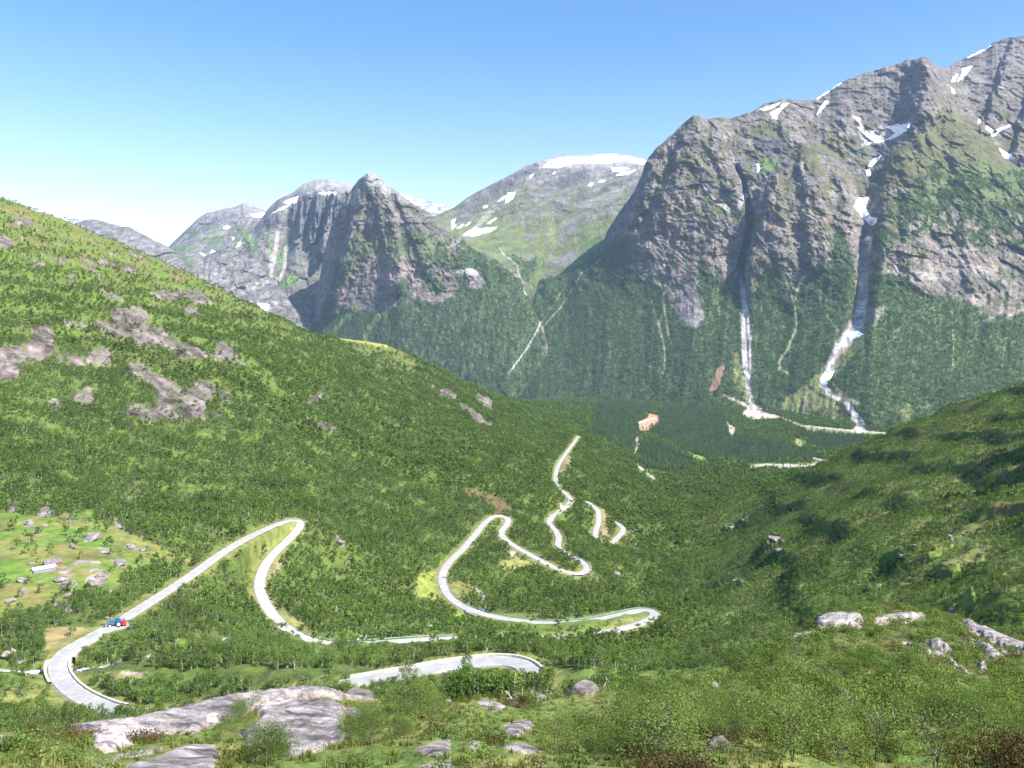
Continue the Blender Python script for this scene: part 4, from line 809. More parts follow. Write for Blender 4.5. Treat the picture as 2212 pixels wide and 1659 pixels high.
tracks = [('O', '300 215 345 203 400 185 440 180', 1.6), ('O', '300 318 285 335 292 355 300 372', 2.0), ('O', '300 372 285 400 268 430', 1.2), ('O', '296 515 315 535 330 550', 2.2), ('O', '360 572 385 592 418 612', 1.7), ('O', '928 213 945 245 948 275 955 297', 1.8), ('O', '1535 464 1590 475 1650 486', 1.9), ('O', '1085 525 1130 518 1200 510 1330 512 1420 515 1480 522 1540 508 1585 480', 1.6), ('O', '1290 525 1320 520 1400 522', 1.2), ('O', '895 20 980 60 1065 95 1075 115 1045 155', 1.3), ('O', '1090 100 1200 150 1270 168', 1.5), ('O', '1480 236 1640 255 1800 272', 1.0), ('O', '1990 262 2030 235', 1.2), ('O', '1940 280 2060 292', 1.)]
trk = np.zeros(GX.shape, np.float32)
for k, s, w in tracks: trk = np.maximum(trk, line_mask(GPX, GPY, zs(k, s), w, .6, 5, 28) * (GY > 900))
cov((.40, .36, .33), trk, 0.)
# verges of the road and brook
cr_ = sst(960, 1150, GPX) * sst(1240, 1320, GPY) * (GY < 420); GC = mix(GC, np.broadcast_to((.13, .185, .042), GC.shape), .7 * cr_); DENS *= 1 - .30 * cr_ * sst(-.1, .2, gn)
verge = np.where(RD < 30, 1 - sst(HW + 2.0, HW + 5.5, RD + 2 * gn2), 0)
cov((.19, .2, .06), verge * .75); gravel = np.where(RD < 30, 1 - sst(HW + .2, HW + 1.1, RD + .8 * gn2), 0); cov((.21, .18, .14), gravel)
lay = 1 - sst(3.6, 5.2, LD_ + .8 * gn2); cov((.33, .30, .27), lay, 0.)
# trees keep off the road, more on the side the road is seen across
DENS *= np.where(RD < 30, sst(HW + .9, HW + 3.4, RD), 1)
far_b = sst(420, 480, GY)
banks = np.where(BD < 14, 1 - sst(1.6, 3.4, BD + 1.2 * gn2), 0) * (1 - .85 * far_b); GC = mix(GC, vrock(.6, (.2, .18, .175), (.34, .31, .3)), banks); DENS *= np.where(BD < 14, np.maximum(sst(2.2, 3.8, BD), far_b * .8), 1)
m_ground = ground_mat('valley_ground', .22, 2.2, .2, .95, .5, .6)
rs = np.maximum(rk, knob)
GZ = GZ + rs * (1.2 + 1.9 * ridged(GY / 44, (GZ + .45 * GX + 2 * gn2) / 6.5, 3, 119) * np.clip(GY / 600, .35, 1.3) + .8 * gn2)
me = grid_mesh('valley_ground', GX, GY, GZ, GC)
o = link('valley_ground', me, m_ground); tag(o, kind='structure')

# ------------------------------------------------------------------ the near slope the picture is taken from
LF = [
 [(-420, 1900, 9), (1106, 1900, 9), (2700, 1900, 9)],
 [(-420, 1725, 12.0), (0, 1725, 12.0), (700, 1735, 12.5), (1400, 1740, 13), (1800, 1735, 15), (2212, 1720, 17), (2700, 1700, 18)],
 [(-420, 1665, 14.5), (0, 1660, 15), (300, 1662, 15.5), (700, 1660, 16), (1100, 1662, 15.5), (1450, 1665, 16), (1800, 1655, 21), (2000, 1640, 24), (2212, 1640, 26), (2700, 1600, 28)],
 [(-420, 1640, 18), (0, 1630, 19), (200, 1610, 21), (400, 1600, 22), (600, 1590, 23), (800, 1580, 24), (1000, 1590, 24), (1200, 1600, 24), (1450, 1600, 26), (1800, 1580, 36), (2000, 1550, 42), (2212, 1550, 42), (2700, 1500, 46)],
 [(-420, 1630, 22), (0, 1606, 24), (200, 1580, 26), (400, 1560, 28), (600, 1535, 30), (800, 1530, 32), (950, 1545, 32), (1100, 1545, 34), (1250, 1530, 38), (1450, 1540, 42), (1700, 1500, 58), (1850, 1440, 72), (2000, 1420, 76), (2212, 1480, 66), (2700, 1440, 66)],
 [(-420, 1622, 24), (-100, 1610, 26), (0, 1593, 27), (100, 1576, 28), (180, 1566, 29), (260, 1553, 30), (300, 1551, 30), (400, 1536, 32), (500, 1512, 34), (600, 1498, 36), (680, 1488, 37), (740, 1498, 37), (800, 1503, 37), (860, 1518, 37), (930, 1536, 38), (960, 1524, 39), (1040, 1512, 41), (1100, 1517, 43), (1150, 1524, 44), (1215, 1502, 46), (1250, 1492, 47), (1300, 1492, 48), (1360, 1508, 50),
  (1450, 1502, 54), (1520, 1484, 60), (1600, 1460, 68), (1650, 1440, 76), (1690, 1402, 86), (1720, 1374, 92), (1780, 1336, 100), (1850, 1320, 106), (1950, 1315, 110), (2020, 1325, 110), (2080, 1342, 106), (2130, 1366, 100), (2212, 1398, 92), (2320, 1440, 84), (2700, 1460, 80)],
 [(-420, 1680, 38), (0, 1665, 42), (400, 1620, 50), (700, 1590, 58), (1000, 1585, 62), (1300, 1570, 72), (1500, 1550, 84), (1700, 1470, 112), (1850, 1410, 130), (2000, 1410, 132), (2212, 1470, 115), (2700, 1540, 105)],
 [(-420, 1780, 105), (0, 1770, 105), (600, 1760, 105), (1106, 1700, 108), (1500, 1640, 118), (1800, 1530, 160), (2000, 1500, 165), (2212, 1560, 145), (2700, 1640, 125)]]
fpx = np.arange(-420, 2690, 2.6)
FPY, FY = lines_grid(fpx, LF, (14, 40, 120, 150, 130, 50, 50), (5, 2.5, 71))
FPX = np.broadcast_to(fpx, FPY.shape).copy()
FX = U(FPX) * FY; FZ = V(FPY) * FY
FZ = FZ + sst(12, 17, FY) * (.55 * fbm(FX / 7, FY / 9, 3, 121) * sst(90, 30, FY) + .9 * fbm(FX / 14, FY / 20, 3, 124) * sst(30, 60, FY) + .22 * fbm(FX / 1.7, FY / 2.2, 4, 122)) + .04 * fbm(FX / .35, FY / .35, 3, 123)
FPY = HZ - F * FZ / FY
fn = fbm(FX / 4, FY / 5, 4, 131); fn2 = fbm(FX / .8, FY / 1.1, 4, 132, .6); fn3 = fbm(FX / 14, FY / 18, 3, 133)
FC = mix(np.broadcast_to((.10, .152, .034), FX.shape + (3,)), np.broadcast_to((.175, .18, .055), FX.shape + (3,)), sst(-.25, .3, fn + .3 * fn2))
FC = mix(FC, np.broadcast_to((.12, .08, .04), FC.shape), sst(.1, .4, fbm(FX / 3, FY / 4, 4, 134)) * .55)
FC = mix(FC, mix(np.broadcast_to((.085, .11, .034), FC.shape), np.broadcast_to((.135, .105, .05), FC.shape), sst(-.2, .3, fbm(FX / 7, FY / 9, 4, 136))), sst(50, 75, FY) * .8)
FDEN = np.clip(.45 + 1.2 * fn3 + .5 * fn, 0, 1)
FROCK = [('E', '570 680 700 640 830 600 1100 550 1400 470 1650 430 1960 395 2100 400 2250 440 2212 470 2100 450 1950 468 1700 505 1600 560 1450 615 1250 690 1060 690 900 740 830 772 760 805 680 812 610 760', 'long pale slab with a white bleached end, running up to the right'),
 ('E', '-300 760 0 700 250 650 450 630 700 590 820 585 780 615 560 672 100 712 120 745 -300 800', 'low grey rock strip along the lower left edge'),
 ('E', '1620 540 1750 490 1950 472 2150 482 2230 515 2230 750 2130 772 2000 832 1880 852 1830 792 1750 772 1680 802 1600 762 1550 682 1660 622 1700 590', 'broad rounded grey slab right of the long pale slab'),
 ('E', '825 900 900 865 1000 850 1130 790 1250 758 1390 760 1420 832 1380 930 1100 960 830 960', 'pinkish slab below the long pale slab'),
 ('E', '605 905 750 830 900 795 1050 780 1050 792 950 832 800 842 700 892 640 925', 'dark narrow rock rib under the bleached end of the long slab'),
 ('F', '475 792 600 745 700 720 707 810 640 832 530 822', 'purple grey flat slab on the grass, upper of a pair'), ('F', '508 900 600 875 700 855 738 905 700 950 511 950', 'purple grey flat slab at the bottom edge, lower of a pair'), ('F', '818 752 855 738 892 740 885 792 840 780', 'small pale stone flush in the grass'),
 ('F', '1030 772 1110 755 1185 750 1292 800 1220 822 1080 792', 'pale stone streak in the yellow grass'), ('F', '1050 640 1130 612 1235 598 1245 650 1150 702 1080 702', 'grey ledge at the edge of the bushes'), ('F', '-20 450 0 430 90 405 230 420 262 462 200 472 100 470', 'low grey dome of rock behind the long slab'), ('F', '15 522 60 515 112 530 162 580 120 602 50 572', 'pink edged rock patch under the low grey dome'),
 ('F', '885 485 910 470 1000 485 1065 512 1030 548 960 540', 'pale stone band on the grassy knoll')]
RKN = [('G', '850 290 870 248 900 226 1020 214 1140 222 1180 250 1140 300 1030 318 900 330 790 392 690 428 690 390 715 362 800 342 855 325', 'broad grey slab at the left end of the big knoll'), ('G', '1230 258 1370 222 1480 214 1565 222 1570 262 1400 282 1240 286', 'flat grey slab on the crest of the big knoll'), ('G', '1800 262 1900 250 2020 300 2120 362 2260 440 2260 500 2100 470 1950 382 1850 322', 'smooth rock back running down the right side of the big knoll'),
 ('G', '1555 420 1600 400 1650 388 1725 430 1760 472 1700 470 1620 440', 'lichened boulder back in the middle of the big knoll'), ('G', '1405 396 1500 410 1740 520 1895 632 1850 615 1640 495', 'long thin rock streak slanting down the big knoll'), ('G', '895 640 980 660 1110 762 1040 752', 'small rock streak on the near flank of the knoll'), ('G', '1898 572 1950 530 1985 580 1940 602', 'pale rock patch low on the right of the knoll'), ('G', '1820 366 1990 428 2135 542 2000 512', 'broken rock band on the right flank of the knoll'), ('G', '1040 280 1140 275 1160 310 1080 318', 'grey rock patch under the crest of the knoll'), ('G', '1640 690 1700 680 1715 710 1670 705', 'small white rock among the bushes on the knoll')]
frk = np.zeros(FX.shape, np.float32)
for k, s, _ in FROCK + RKN: frk = np.maximum(frk, poly_mask(FPX, FPY, zs(k, s), 2, 5, 14, 31) * (FY < 120))
frc = mix(np.broadcast_to((.21, .185, .185), FC.shape), np.broadcast_to((.33, .30, .29), FC.shape), sst(-.3, .3, fbm(FX / 2, FY / 2, 4, 135)))
FC = mix(FC, np.broadcast_to(STRAW, FC.shape), sst(.02, .3, frk) * .8); FC = mix(FC, frc, sst(.3, .6, frk)); FDEN = FDEN * (1 - sst(.02, .3, frk))
m_near = ground_mat('near_slope_ground', 1.2, 9., .22, .95, .6, 5.)
me = grid_mesh('near_slope', FX, FY, FZ, FC)
o = link('near_slope', me, m_near); tag(o, kind='structure')
# ------------------------------------------------------------------ where the road lies in view, so that its verges are kept cut
def proj(P):
    P = np.asarray(P, float); return CX + F * P[..., 0] / P[..., 1], HZ - F * P[..., 2] / P[..., 1]
CLpx, CLpy = proj(CL)
def cl_at(px, py):
    return int(np.argmin((CLpx - px) ** 2 + (CLpy - py) ** 2))
CLEAR = np.zeros((1700, 2260), np.float32); CLEARY = np.zeros((1700, 2260), np.float32)
tan = np.gradient(CL[:, :2], axis=0); tan[len(C1) - 1] = tan[len(C1) - 2]; tan[len(C1)] = tan[len(C1) + 1]
tan /= np.linalg.norm(tan, axis=1, keepdims=True); nor = np.stack([-tan[:, 1], tan[:, 0]], 1)
def mark(a, b, val=1., lo=-1., hi=1.):
    i, j = cl_at(*a), cl_at(*b)
    for t in range(min(i, j), max(i, j) + 1):
        sg = 1 if nor[t, 1] > 0 else -1
        for w in sg * np.linspace(lo * (HW + .6), hi * (HW + .6), 9):
            for f in (0, .5):
                t2 = min(t + 1, len(CL) - 1) if t + 1 != len(C1) else t
                p = CL[t] * (1 - f) + CL[t2] * f; n_ = nor[t]
                q = (p[0] + n_[0] * w, p[1] + n_[1] * w, p[2]); x = int(CX + F * q[0] / q[1]); y = int(HZ - F * q[2] / q[1])
                if 0 <= x < 2259 and 0 <= y < 1699: CLEAR[y:y + 2, x:x + 2] = np.maximum(CLEAR[y:y + 2, x:x + 2], val); CLEARY[y:y + 2, x:x + 2] = q[1]
for a, b, v_ in (((1140, 1440), (1010, 1431), .95), ((1010, 1431), (1000, 1433), .85), ((245, 1531), (160, 1494), .7), ((160, 1494), (340, 1290), .98), ((340, 1290), (560, 1149), .9), ((560, 1149), (612, 1175), .97), ((612, 1175), (568, 1240), .96), ((568, 1240), (690, 1388), .95), ((690, 1388), (900, 1382), .97), ((900, 1382), (978, 1379), .95),
                ((1340, 1358), (1388, 1345), .8), ((1412, 1327), (1380, 1318), .97), ((1380, 1318), (961, 1273), .97), ((961, 1273), (1000, 1185), .98), ((1000, 1185), (1092, 1137), .96), ((1092, 1137), (1086, 1160), .8), ((1108, 1177), (1190, 1222), .78), ((1190, 1222), (1262, 1218), .85), ((1204, 1172), (1198, 1143), .9), ((1187, 1122), (1233, 1080), .92), ((1222, 1066), (1204, 1050), .6), ((1203, 1040), (1222, 980), .9), ((1222, 980), (1250, 942), .55),
                ((1266, 1084), (1292, 1110), .75), ((1292, 1110), (1287, 1154), .95), ((1327, 1168), (1338, 1134), .95)):
    mark(a, b, v_)
mark((1010, 1431), (760, 1474), .93, .1, 1.)
def mark_pt(px, py, w, h, val, Y):
    CLEAR[int(py - h):int(py + h), max(0, int(px - w)):int(px + w)] = val; CLEARY[int(py - h):int(py + h), max(0, int(px - w)):int(px + w)] = Y
def in_the_way(x, y, z, h, r):
    """chance that a tree stands in front of a cleared stretch"""
    out = np.zeros(len(x), np.float32)
    for f in (.15, .4, .65, .9):
        for dx in (-.5, .5):
            a = (CX + F * (x + dx * r) / y).astype(int); b = (HZ - F * (z + h * f) / y).astype(int)
            ok = (a >= 0) & (a < 2259) & (b >= 0) & (b < 1699)
            a = np.clip(a, 0, 2259); b = np.clip(b, 0, 1699)
            out = np.maximum(out, np.where(ok & (CLEARY[b, a] > y - 4), CLEAR[b, a], 0))
    return out
for a in BC[::1]:
    x_, y_ = CX + F * a[0] / a[1], HZ - F * a[2] / a[1]
    if 225 < x_ < 335: mark_pt(x_, y_, 6, 7, .98, a[1])
    elif -20 < x_ <= 225: mark_pt(x_, y_, 4, 5, .95, a[1])
    elif 590 < x_ < 668 or 700 < x_ < 790 or 995 < x_ < 1056: mark_pt(x_, y_, 2, 2, .85, a[1])
    elif 880 < x_ < 990 or 1372 < x_ < 1385: mark_pt(x_, y_, 1, 1, .55, a[1])
mark_pt(250, 1350, 30, 13, 1., 270); mark_pt(683, 1400, 8, 8, .95, 320); mark_pt(985, 1322, 10, 7, .95, 406); mark_pt(1208, 1112, 22, 10, .95, 730); mark_pt(100, 1222, 32, 16, 1., 310)

# clearings and tracks far down the valley stay in sight as well
run_ = np.vstack([np.full((1, GX.shape[1]), -9.), np.maximum.accumulate(GZ / GY, axis=0)[:-1]])
kk = (DENS < .08) & (GY > 1150) & (GZ / GY >= run_ - 2e-4) & (np.abs(GPX - CX) < 1140)
px_, py_, Y_ = GPX[kk], (HZ - F * GZ / GY)[kk], GY[kk]
for dx in (-1, 0, 1):
    for dy in (0, 1):
        a = np.clip(px_.astype(int) + dx, 0, 2259); b = np.clip(py_.astype(int) + dy, 0, 1699); CLEAR[b, a] = np.maximum(CLEAR[b, a], .95); CLEARY[b, a] = Y_

mark_pt(1908, 1560, 42, 46, .85, 33); mark_pt(1553, 1610, 28, 22, .92, 22); mark_pt(1514, 1645, 18, 14, .92, 18); mark_pt(1257, 1498, 46, 24, .92, 47); mark_pt(1110, 1500, 14, 18, .9, 47)
# ------------------------------------------------------------------ plants
m_bark = plain('birch_bark', (.42, .40, .37), .9, 0, .3, 6.)
m_bark_dark = plain('brown_bark', (.12, .095, .075), .9, 0, .3, 6.)
m_birch = leaf_mat('birch_leaves', (.076, .130, .030), (.122, .186, .042), (.19, .25, .06), .36)
m_far = leaf_mat('slope_forest_leaves', (.085, .145, .055), (.13, .205, .072), (.18, .25, .085), .34)
m_spruce = leaf_mat('spruce_needles', (.05, .088, .04), (.078, .125, .05), None, .15)
m_willow = leaf_mat('willow_leaves', (.10, .15, .042), (.15, .205, .05), (.20, .25, .085), .34, .9)
m_heather = leaf_mat('heather_leaves', (.06, .05, .022), (.10, .075, .03), (.09, .10, .03), .15)
m_grass = leaf_mat('grass_blades', (.10, .15, .03), (.19, .20, .055), (.30, .26, .11), .3)

def leaf_quads(C, Nrm, size, asp=.62, g=None):
    """one bent-free rhombus per leaf at C facing Nrm"""
    g = g or rng
    n = len(C)
    r = g.normal(size=(n, 3)); t = np.cross(Nrm, r); t /= np.linalg.norm(t, axis=1, keepdims=True) + 1e-9
    b = np.cross(Nrm, t)
    s = np.broadcast_to(size, (n,))[:, None] * .5
    v = np.stack([C - t * s, C - b * s * asp, C + t * s, C + b * s * asp], 1).reshape(-1, 3)
    return v, np.arange(4 * n).reshape(-1, 4)
def tube(path, rad, sides=5):
    path = np.asarray(path, float); n = len(path); vs = []
    for i in range(n):
        d = path[min(i + 1, n - 1)] - path[max(i - 1, 0)]; d /= np.linalg.norm(d) + 1e-9
        a = np.cross(d, [.3, .9, .1]); a /= np.linalg.norm(a) + 1e-9; b = np.cross(d, a)
        th = np.arange(sides) * 2 * np.pi / sides
        vs.append(path[i] + rad[i] * (np.cos(th)[:, None] * a + np.sin(th)[:, None] * b))
    q = []
    for i in range(n - 1):
        for k in range(sides):
            q.append((i * sides + k, i * sides + (k + 1) % sides, (i + 1) * sides + (k + 1) % sides, (i + 1) * sides + k))
    return np.vstack(vs), np.array(q)
def join(parts):
    V_, Q_, o = [], [], 0
    for v, q in parts:
        V_.append(v); Q_.append(q + o); o += len(v)
    return np.vstack(V_), np.vstack(Q_)
def broadleaf(seed, h, r, nleaf, leaf, stems=2, clumps=9, limbs=True, low=.25):
    """returns (wood verts, quads), (leaf verts, quads) of a small mountain birch"""
    g = np.random.default_rng(seed); wood = []; cl = []
    for s in range(stems):
        a = g.random() * 6.28; lean = g.random() * .28 * h * (.35 if stems == 1 else 1)
        n = 5; t = np.linspace(0, 1, n)
        top = np.array([math.cos(a) * lean, math.sin(a) * lean, h * (.95 - .2 * g.random() * (s > 0))])
        P = t[:, None] * top; P[:, :2] += g.normal(size=(n, 2)) * .03 * h * t[:, None]; P[0, 2] = -.25
        wood.append(tube(P, .022 * h * (1 - t * .8) / (1 + .3 * (stems - 1)), 5))
        if limbs:
            for k in range(4):
                u = .3 + .6 * g.random(); b0 = P[0] + (top - P[0]) * u; aa = g.random() * 6.28
                L = r * (.5 + .5 * g.random()) * (1.1 - u * .5)
                e = b0 + np.array([math.cos(aa) * L, math.sin(aa) * L, L * .55])
                wood.append(tube([b0, (b0 + e) / 2 + [0, 0, .04 * h], e], [.008 * h, .006 * h, .002 * h], 3)); cl.append((e, r * (.30 + .2 * g.random())))
        cl.append((top * [1, 1, .93], r * .36))
        for k in range(max(1, (clumps - 2) // stems)):
            u = low + (1 - low) * g.random() ** .8; aa = g.random() * 6.28; rr = r * (.25 + .65 * g.random() ** .5) * math.sin(min(1, 1.15 - u * .75) * 1.57)
            cl.append((top * u + np.array([math.cos(aa) * rr, math.sin(aa) * rr, 0]), r * (.26 + .22 * g.random())))
    w = np.array([c[1] ** 2 for c in cl]); w /= w.sum(); idx = g.choice(len(cl), nleaf, p=w)
    cc = np.array([c[0] for c in cl])[idx]; cr = np.array([c[1] for c in cl])[idx]
    d = g.normal(size=(nleaf, 3)); d /= np.linalg.norm(d, axis=1, keepdims=True)
    C = cc + d * (cr * (.55 + .5 * g.random(nleaf)))[:, None] * [1, 1, .8]
    C[:, 2] = np.maximum(C[:, 2], .06 * h)
    N_ = d * .8 + g.normal(size=(nleaf, 3)) * .55 + [0, 0, .35]; N_ /= np.linalg.norm(N_, axis=1, keepdims=True)
    return join(wood), leaf_quads(C, N_, leaf * (.7 + .6 * g.random(nleaf)), .66, g)
def conifer(seed, h, r, tiers, per, leaf):
    g = np.random.default_rng(seed)
    wood = tube([[0, 0, -.3], [0, 0, h * .5], [0, 0, h]], [.016 * h, .01 * h, .002 * h], 4)
    n = tiers * per; t = (np.repeat(np.arange(tiers), per) + g.random(n) * .8) / tiers
    a = g.random(n) * 6.28; rad = r * (1 - t) ** .85 * (.45 + .55 * g.random(n))
    C = np.stack([np.cos(a) * rad, np.sin(a) * rad, h * (.10 + .9 * t) - rad * .25], 1)
    N_ = np.stack([np.cos(a) * .8, np.sin(a) * .8, .55 + 0 * a], 1) + g.normal(size=(n, 3)) * .25; N_ /= np.linalg.norm(N_, axis=1, keepdims=True)
    return wood, leaf_quads(C, N_, leaf * (1.15 - .7 * t), .7, g)
def plant_mesh(name, wood, leaves, mw, ml):
    v, q = join([wood, leaves]); me = quad_mesh(name, v, q, None, False)
    me.materials.append(mw); me.materials.append(ml)
    mi = np.zeros(len(q), np.int32); mi[len(wood[1]):] = 1; me.polygons.foreach_set('material_index', mi)
    return me
def proto(name, me):
    return bpy.data.objects.new(name, me)       # a kind to copy from; never placed in the scene itself

def scatter(name, P, scl, rz, protos, kind='stuff', tilt=None):
    """one object: every point of P carries a copy of one of PROTOS"""
    P = np.asarray(P, np.float32); n = len(P)
    me = bpy.data.meshes.new(name); me.vertices.add(n); me.vertices.foreach_set('co', P.ravel())
    for nm, ty, dat in (('scl', 'FLOAT_VECTOR', np.asarray(scl, np.float32)), ('rot', 'FLOAT_VECTOR', np.asarray(rz, np.float32)), ('pick', 'INT', rng.integers(0, len(protos), n).astype(np.int32))):
        a = me.attributes.new(nm, ty, 'POINT'); a.data.foreach_set('value' if ty == 'INT' else 'vector', dat.ravel())
    o = link(name, me)
    ng = bpy.data.node_groups.new(name + '_spread', 'GeometryNodeTree')
    ng.interface.new_socket('Geometry', in_out='INPUT', socket_type='NodeSocketGeometry'); ng.interface.new_socket('Geometry', in_out='OUTPUT', socket_type='NodeSocketGeometry')
    N, L = ng.nodes, ng.links; gi = N.new('NodeGroupInput'); go = N.new('NodeGroupOutput'); ip = N.new('GeometryNodeInstanceOnPoints'); jn = N.new('GeometryNodeJoinGeometry')
    for p in protos:
        oi = N.new('GeometryNodeObjectInfo'); oi.inputs['Object'].default_value = p; oi.inputs['As Instance'].default_value = False
        g2 = N.new('GeometryNodeGeometryToInstance'); L.new(oi.outputs['Geometry'], g2.inputs[0]); L.new(g2.outputs[0], jn.inputs[0])
    def na(nm, ty):
        a = N.new('GeometryNodeInputNamedAttribute'); a.data_type = ty; a.inputs['Name'].default_value = nm; return a.outputs[0]
    L.new(gi.outputs[0], ip.inputs['Points']); L.new(jn.outputs[0], ip.inputs['Instance']); ip.inputs['Pick Instance'].default_value = True
    L.new(na('pick', 'INT'), ip.inputs['Instance Index']); L.new(na('rot', 'FLOAT_VECTOR'), ip.inputs['Rotation']); L.new(na('scl', 'FLOAT_VECTOR'), ip.inputs['Scale'])
    L.new(ip.outputs[0], go.inputs[0])
    md = o.modifiers.new('spread', 'NODES'); md.node_group = ng
    for m in protos[0].data.materials: me.materials.append(m)
    if kind: tag(o, kind=kind)
    return o
def rots(n, t=.06):
    r = rng.normal(size=(n, 3)) * t; r[:, 2] = rng.random(n) * 6.283; return r
def scl3(n, lo, hi, sq=.12):
    s = lo + (hi - lo) * rng.random(n) ** 1.2
    return np.stack([s * (1 + sq * rng.normal(size=n)), s * (1 + sq * rng.normal(size=n)), s * (1 + .14 * rng.normal(size=n))], 1)

P_mid = [proto('birch_tree', plant_mesh('birch_mid', *broadleaf(s, 4.4, 1.95, 430, .36, 1 + s % 3, 13, True, .14), m_bark, m_birch)) for s in range(1, 7)]
P_far = [proto('birch_tree', plant_mesh('birch_far', *broadleaf(s, 4.6, 2.0, 130, .68, 1 + s % 2, 10, False, .14), m_bark, m_birch)) for s in range(11, 17)]
P_vfar = [proto('birch_tree', plant_mesh('birch_distant', *broadleaf(s, 5.2, 2.1, 42, 1.35, 1, 8, False, .2), m_bark_dark, m_birch)) for s in range(21, 27)]
P_slope = [proto('slope_tree', plant_mesh('slope_tree', *broadleaf(s, 6.5, 2.3, 26, 2.1, 1, 8, False, .12), m_bark_dark, m_far)) for s in range(31, 36)]
P_spruce = [proto('spruce', plant_mesh('spruce_distant', *conifer(s, 15., 2.6, 9, 7, 2.3), m_bark_dark, m_spruce)) for s in range(41, 46)]

# --- how thick the trees stand, and which of them can be seen over the ground in front
vis = np.maximum.accumulate(GZ / GY, axis=0)
near_crest_px = np.array(LF[5])[:, 0]; near_crest_py = np.array(LF[5])[:, 1]
def grid_at(A, x, y):
    pxv = CX + F * x / y
    c = np.clip(np.searchsorted(pxs, pxv), 0, len(pxs) - 1); r = np.clip(((np.log(y) - lny[0]) / (lny[1] - lny[0])).round().astype(int), 0, NR - 1)
    return A[r, c]
SPRUCE = [zs('O', s) for s in ('-20 120 40 55 380 100 372 150 300 190 300 300 262 430 150 400 60 330 -20 330', '440 130 560 108 880 140 935 215 950 300 860 350 770 385 755 470 620 440 520 365 420 330 350 300 440 205', '770 400 880 345 1080 330 1300 375 1520 445 1532 480 1400 502 1060 506 770 480', '300 375 420 360 520 405 700 505 620 560 460 585 365 575 310 505', '1400 248 1600 282 1960 340 1720 425 1560 395 1440 320', '640 0 740 0 720 110 640 110')]
def candidates(y0, y1, s, hmin, hmax):
    y = np.arange(y0, y1, s); xm = .70 * y1
    gx, gy = np.meshgrid(np.arange(-xm, xm, s), y); n = gx.size
    x = gx.ravel() + (rng.random(n) - .5) * s * .95; y = gy.ravel() + (rng.random(n) - .5) * s * .95
    k = (np.abs(x / y) < .70) & (y > y0) & (y < y1); x, y = x[k], y[k]
    z = ground_z(x, y); p = grid_at(DENS, x, y)
    return x, y, z, p
def keep_visible(x, y, z, h, slack=6):
    pxv = CX + F * x / y
    v = (z + h) / y; ok = v > grid_at(vis, x, y) - slack / F
    ok &= (HZ - F * v) < np.interp(pxv, near_crest_px, near_crest_py) + 30
    return ok
def in_poly_any(px, py, polys, rough=4):
    m = np.zeros(px.shape, np.float32)
    for p in polys: m = np.maximum(m, poly_mask(px, py, p, 1., rough, 9, 41))
    return m
FOREST = []
for (y0, y1, s, pr, hs, nm) in ((100, 300, 1.95, P_mid, (.36, .86), 'birch_wood_near'), (300, 720, 2.4, P_far, (.42, 1.0), 'birch_wood_hillside'), (720, 1350, 3.2, P_vfar, (.5, 1.2), 'birch_wood_upper_valley'), (1350, 3600, 4.9, P_vfar, (.8, 1.6), 'birch_wood_valley_floor')):
    x, y, z, p = candidates(y0, y1, s, 4, 6)
    pxv, pyv = CX + F * x / y, HZ - F * z / y
    cl = fbm(x / 23, y / 23, 3, 141) + .7 * fbm(x / 8, y / 8, 2, 142)
    p = p * (.25 + .75 * sst(-.36, .04, cl) + .45 * sst(1430, 1560, pxv) * sst(1000, 800, y)).clip(0, 1)
    sp = in_poly_any(pxv, pyv, SPRUCE, 7) if y0 > 700 else 0 * x
    sp = np.where(z < -230, sp, 0)
    p = p * (1 - sp)
    k = (rng.random(len(x)) < p)
    hmul = 1 - .30 * sst(-80, 80, z) + .35 * sst(-180, -300, z) * (y0 > 700)
    hmul = hmul * (1 - .34 * sst(1430, 1600, pxv) * sst(1000, 800, y))
    sc_ = scl3(len(x), *hs) * (hmul * (1 + .25 * cl))[:, None]
    k &= keep_visible(x, y, z, 5 * sc_[:, 2])
    k &= rng.random(len(x)) > in_the_way(x, y, z, 5 * sc_[:, 2], 1.8 * sc_[:, 0])
    x, y, z, sc_ = x[k], y[k], z[k], sc_[k]
    if nm == 'birch_wood_near':
        big = np.argsort(-(sc_[:, 2] / y) * (np.abs(x / y) < .645))[:285]; NEARBIRCH = (x[big], y[big], z[big], sc_[big]); keep = np.ones(len(x), bool); keep[big] = False
        x, y, z, sc_ = x[keep], y[keep], z[keep], sc_[keep]
    print(nm, len(x))
    scatter('birch_wood', np.stack([x, y, z - .1], 1), sc_, rots(len(x)), pr)
# spruce plantations on the valley floor
x, y, z, p = candidates(1300, 3400, 4.6, 14, 18)
sp = in_poly_any(CX + F * x / y, HZ - F * z / y, SPRUCE, 7)
mixs = .22 * (z < -200) * sst(-.2, .2, fbm(x / 90, y / 90, 3, 143))
k = (z < -220) & (rng.random(len(x)) < np.maximum(sp * .96, mixs) * np.minimum(1, p * 1.5)) & keep_visible(x, y, z, 15) & (rng.random(len(x)) > in_the_way(x, y, z, 13. + 0 * x, 3. + 0 * x))
x, y, z = x[k], y[k], z[k]; print('spruce', len(x))
scatter('spruce_plantation', np.stack([x, y, z - .2], 1), scl3(len(x), .5, 1.1, .12), rots(len(x), .02), P_spruce)
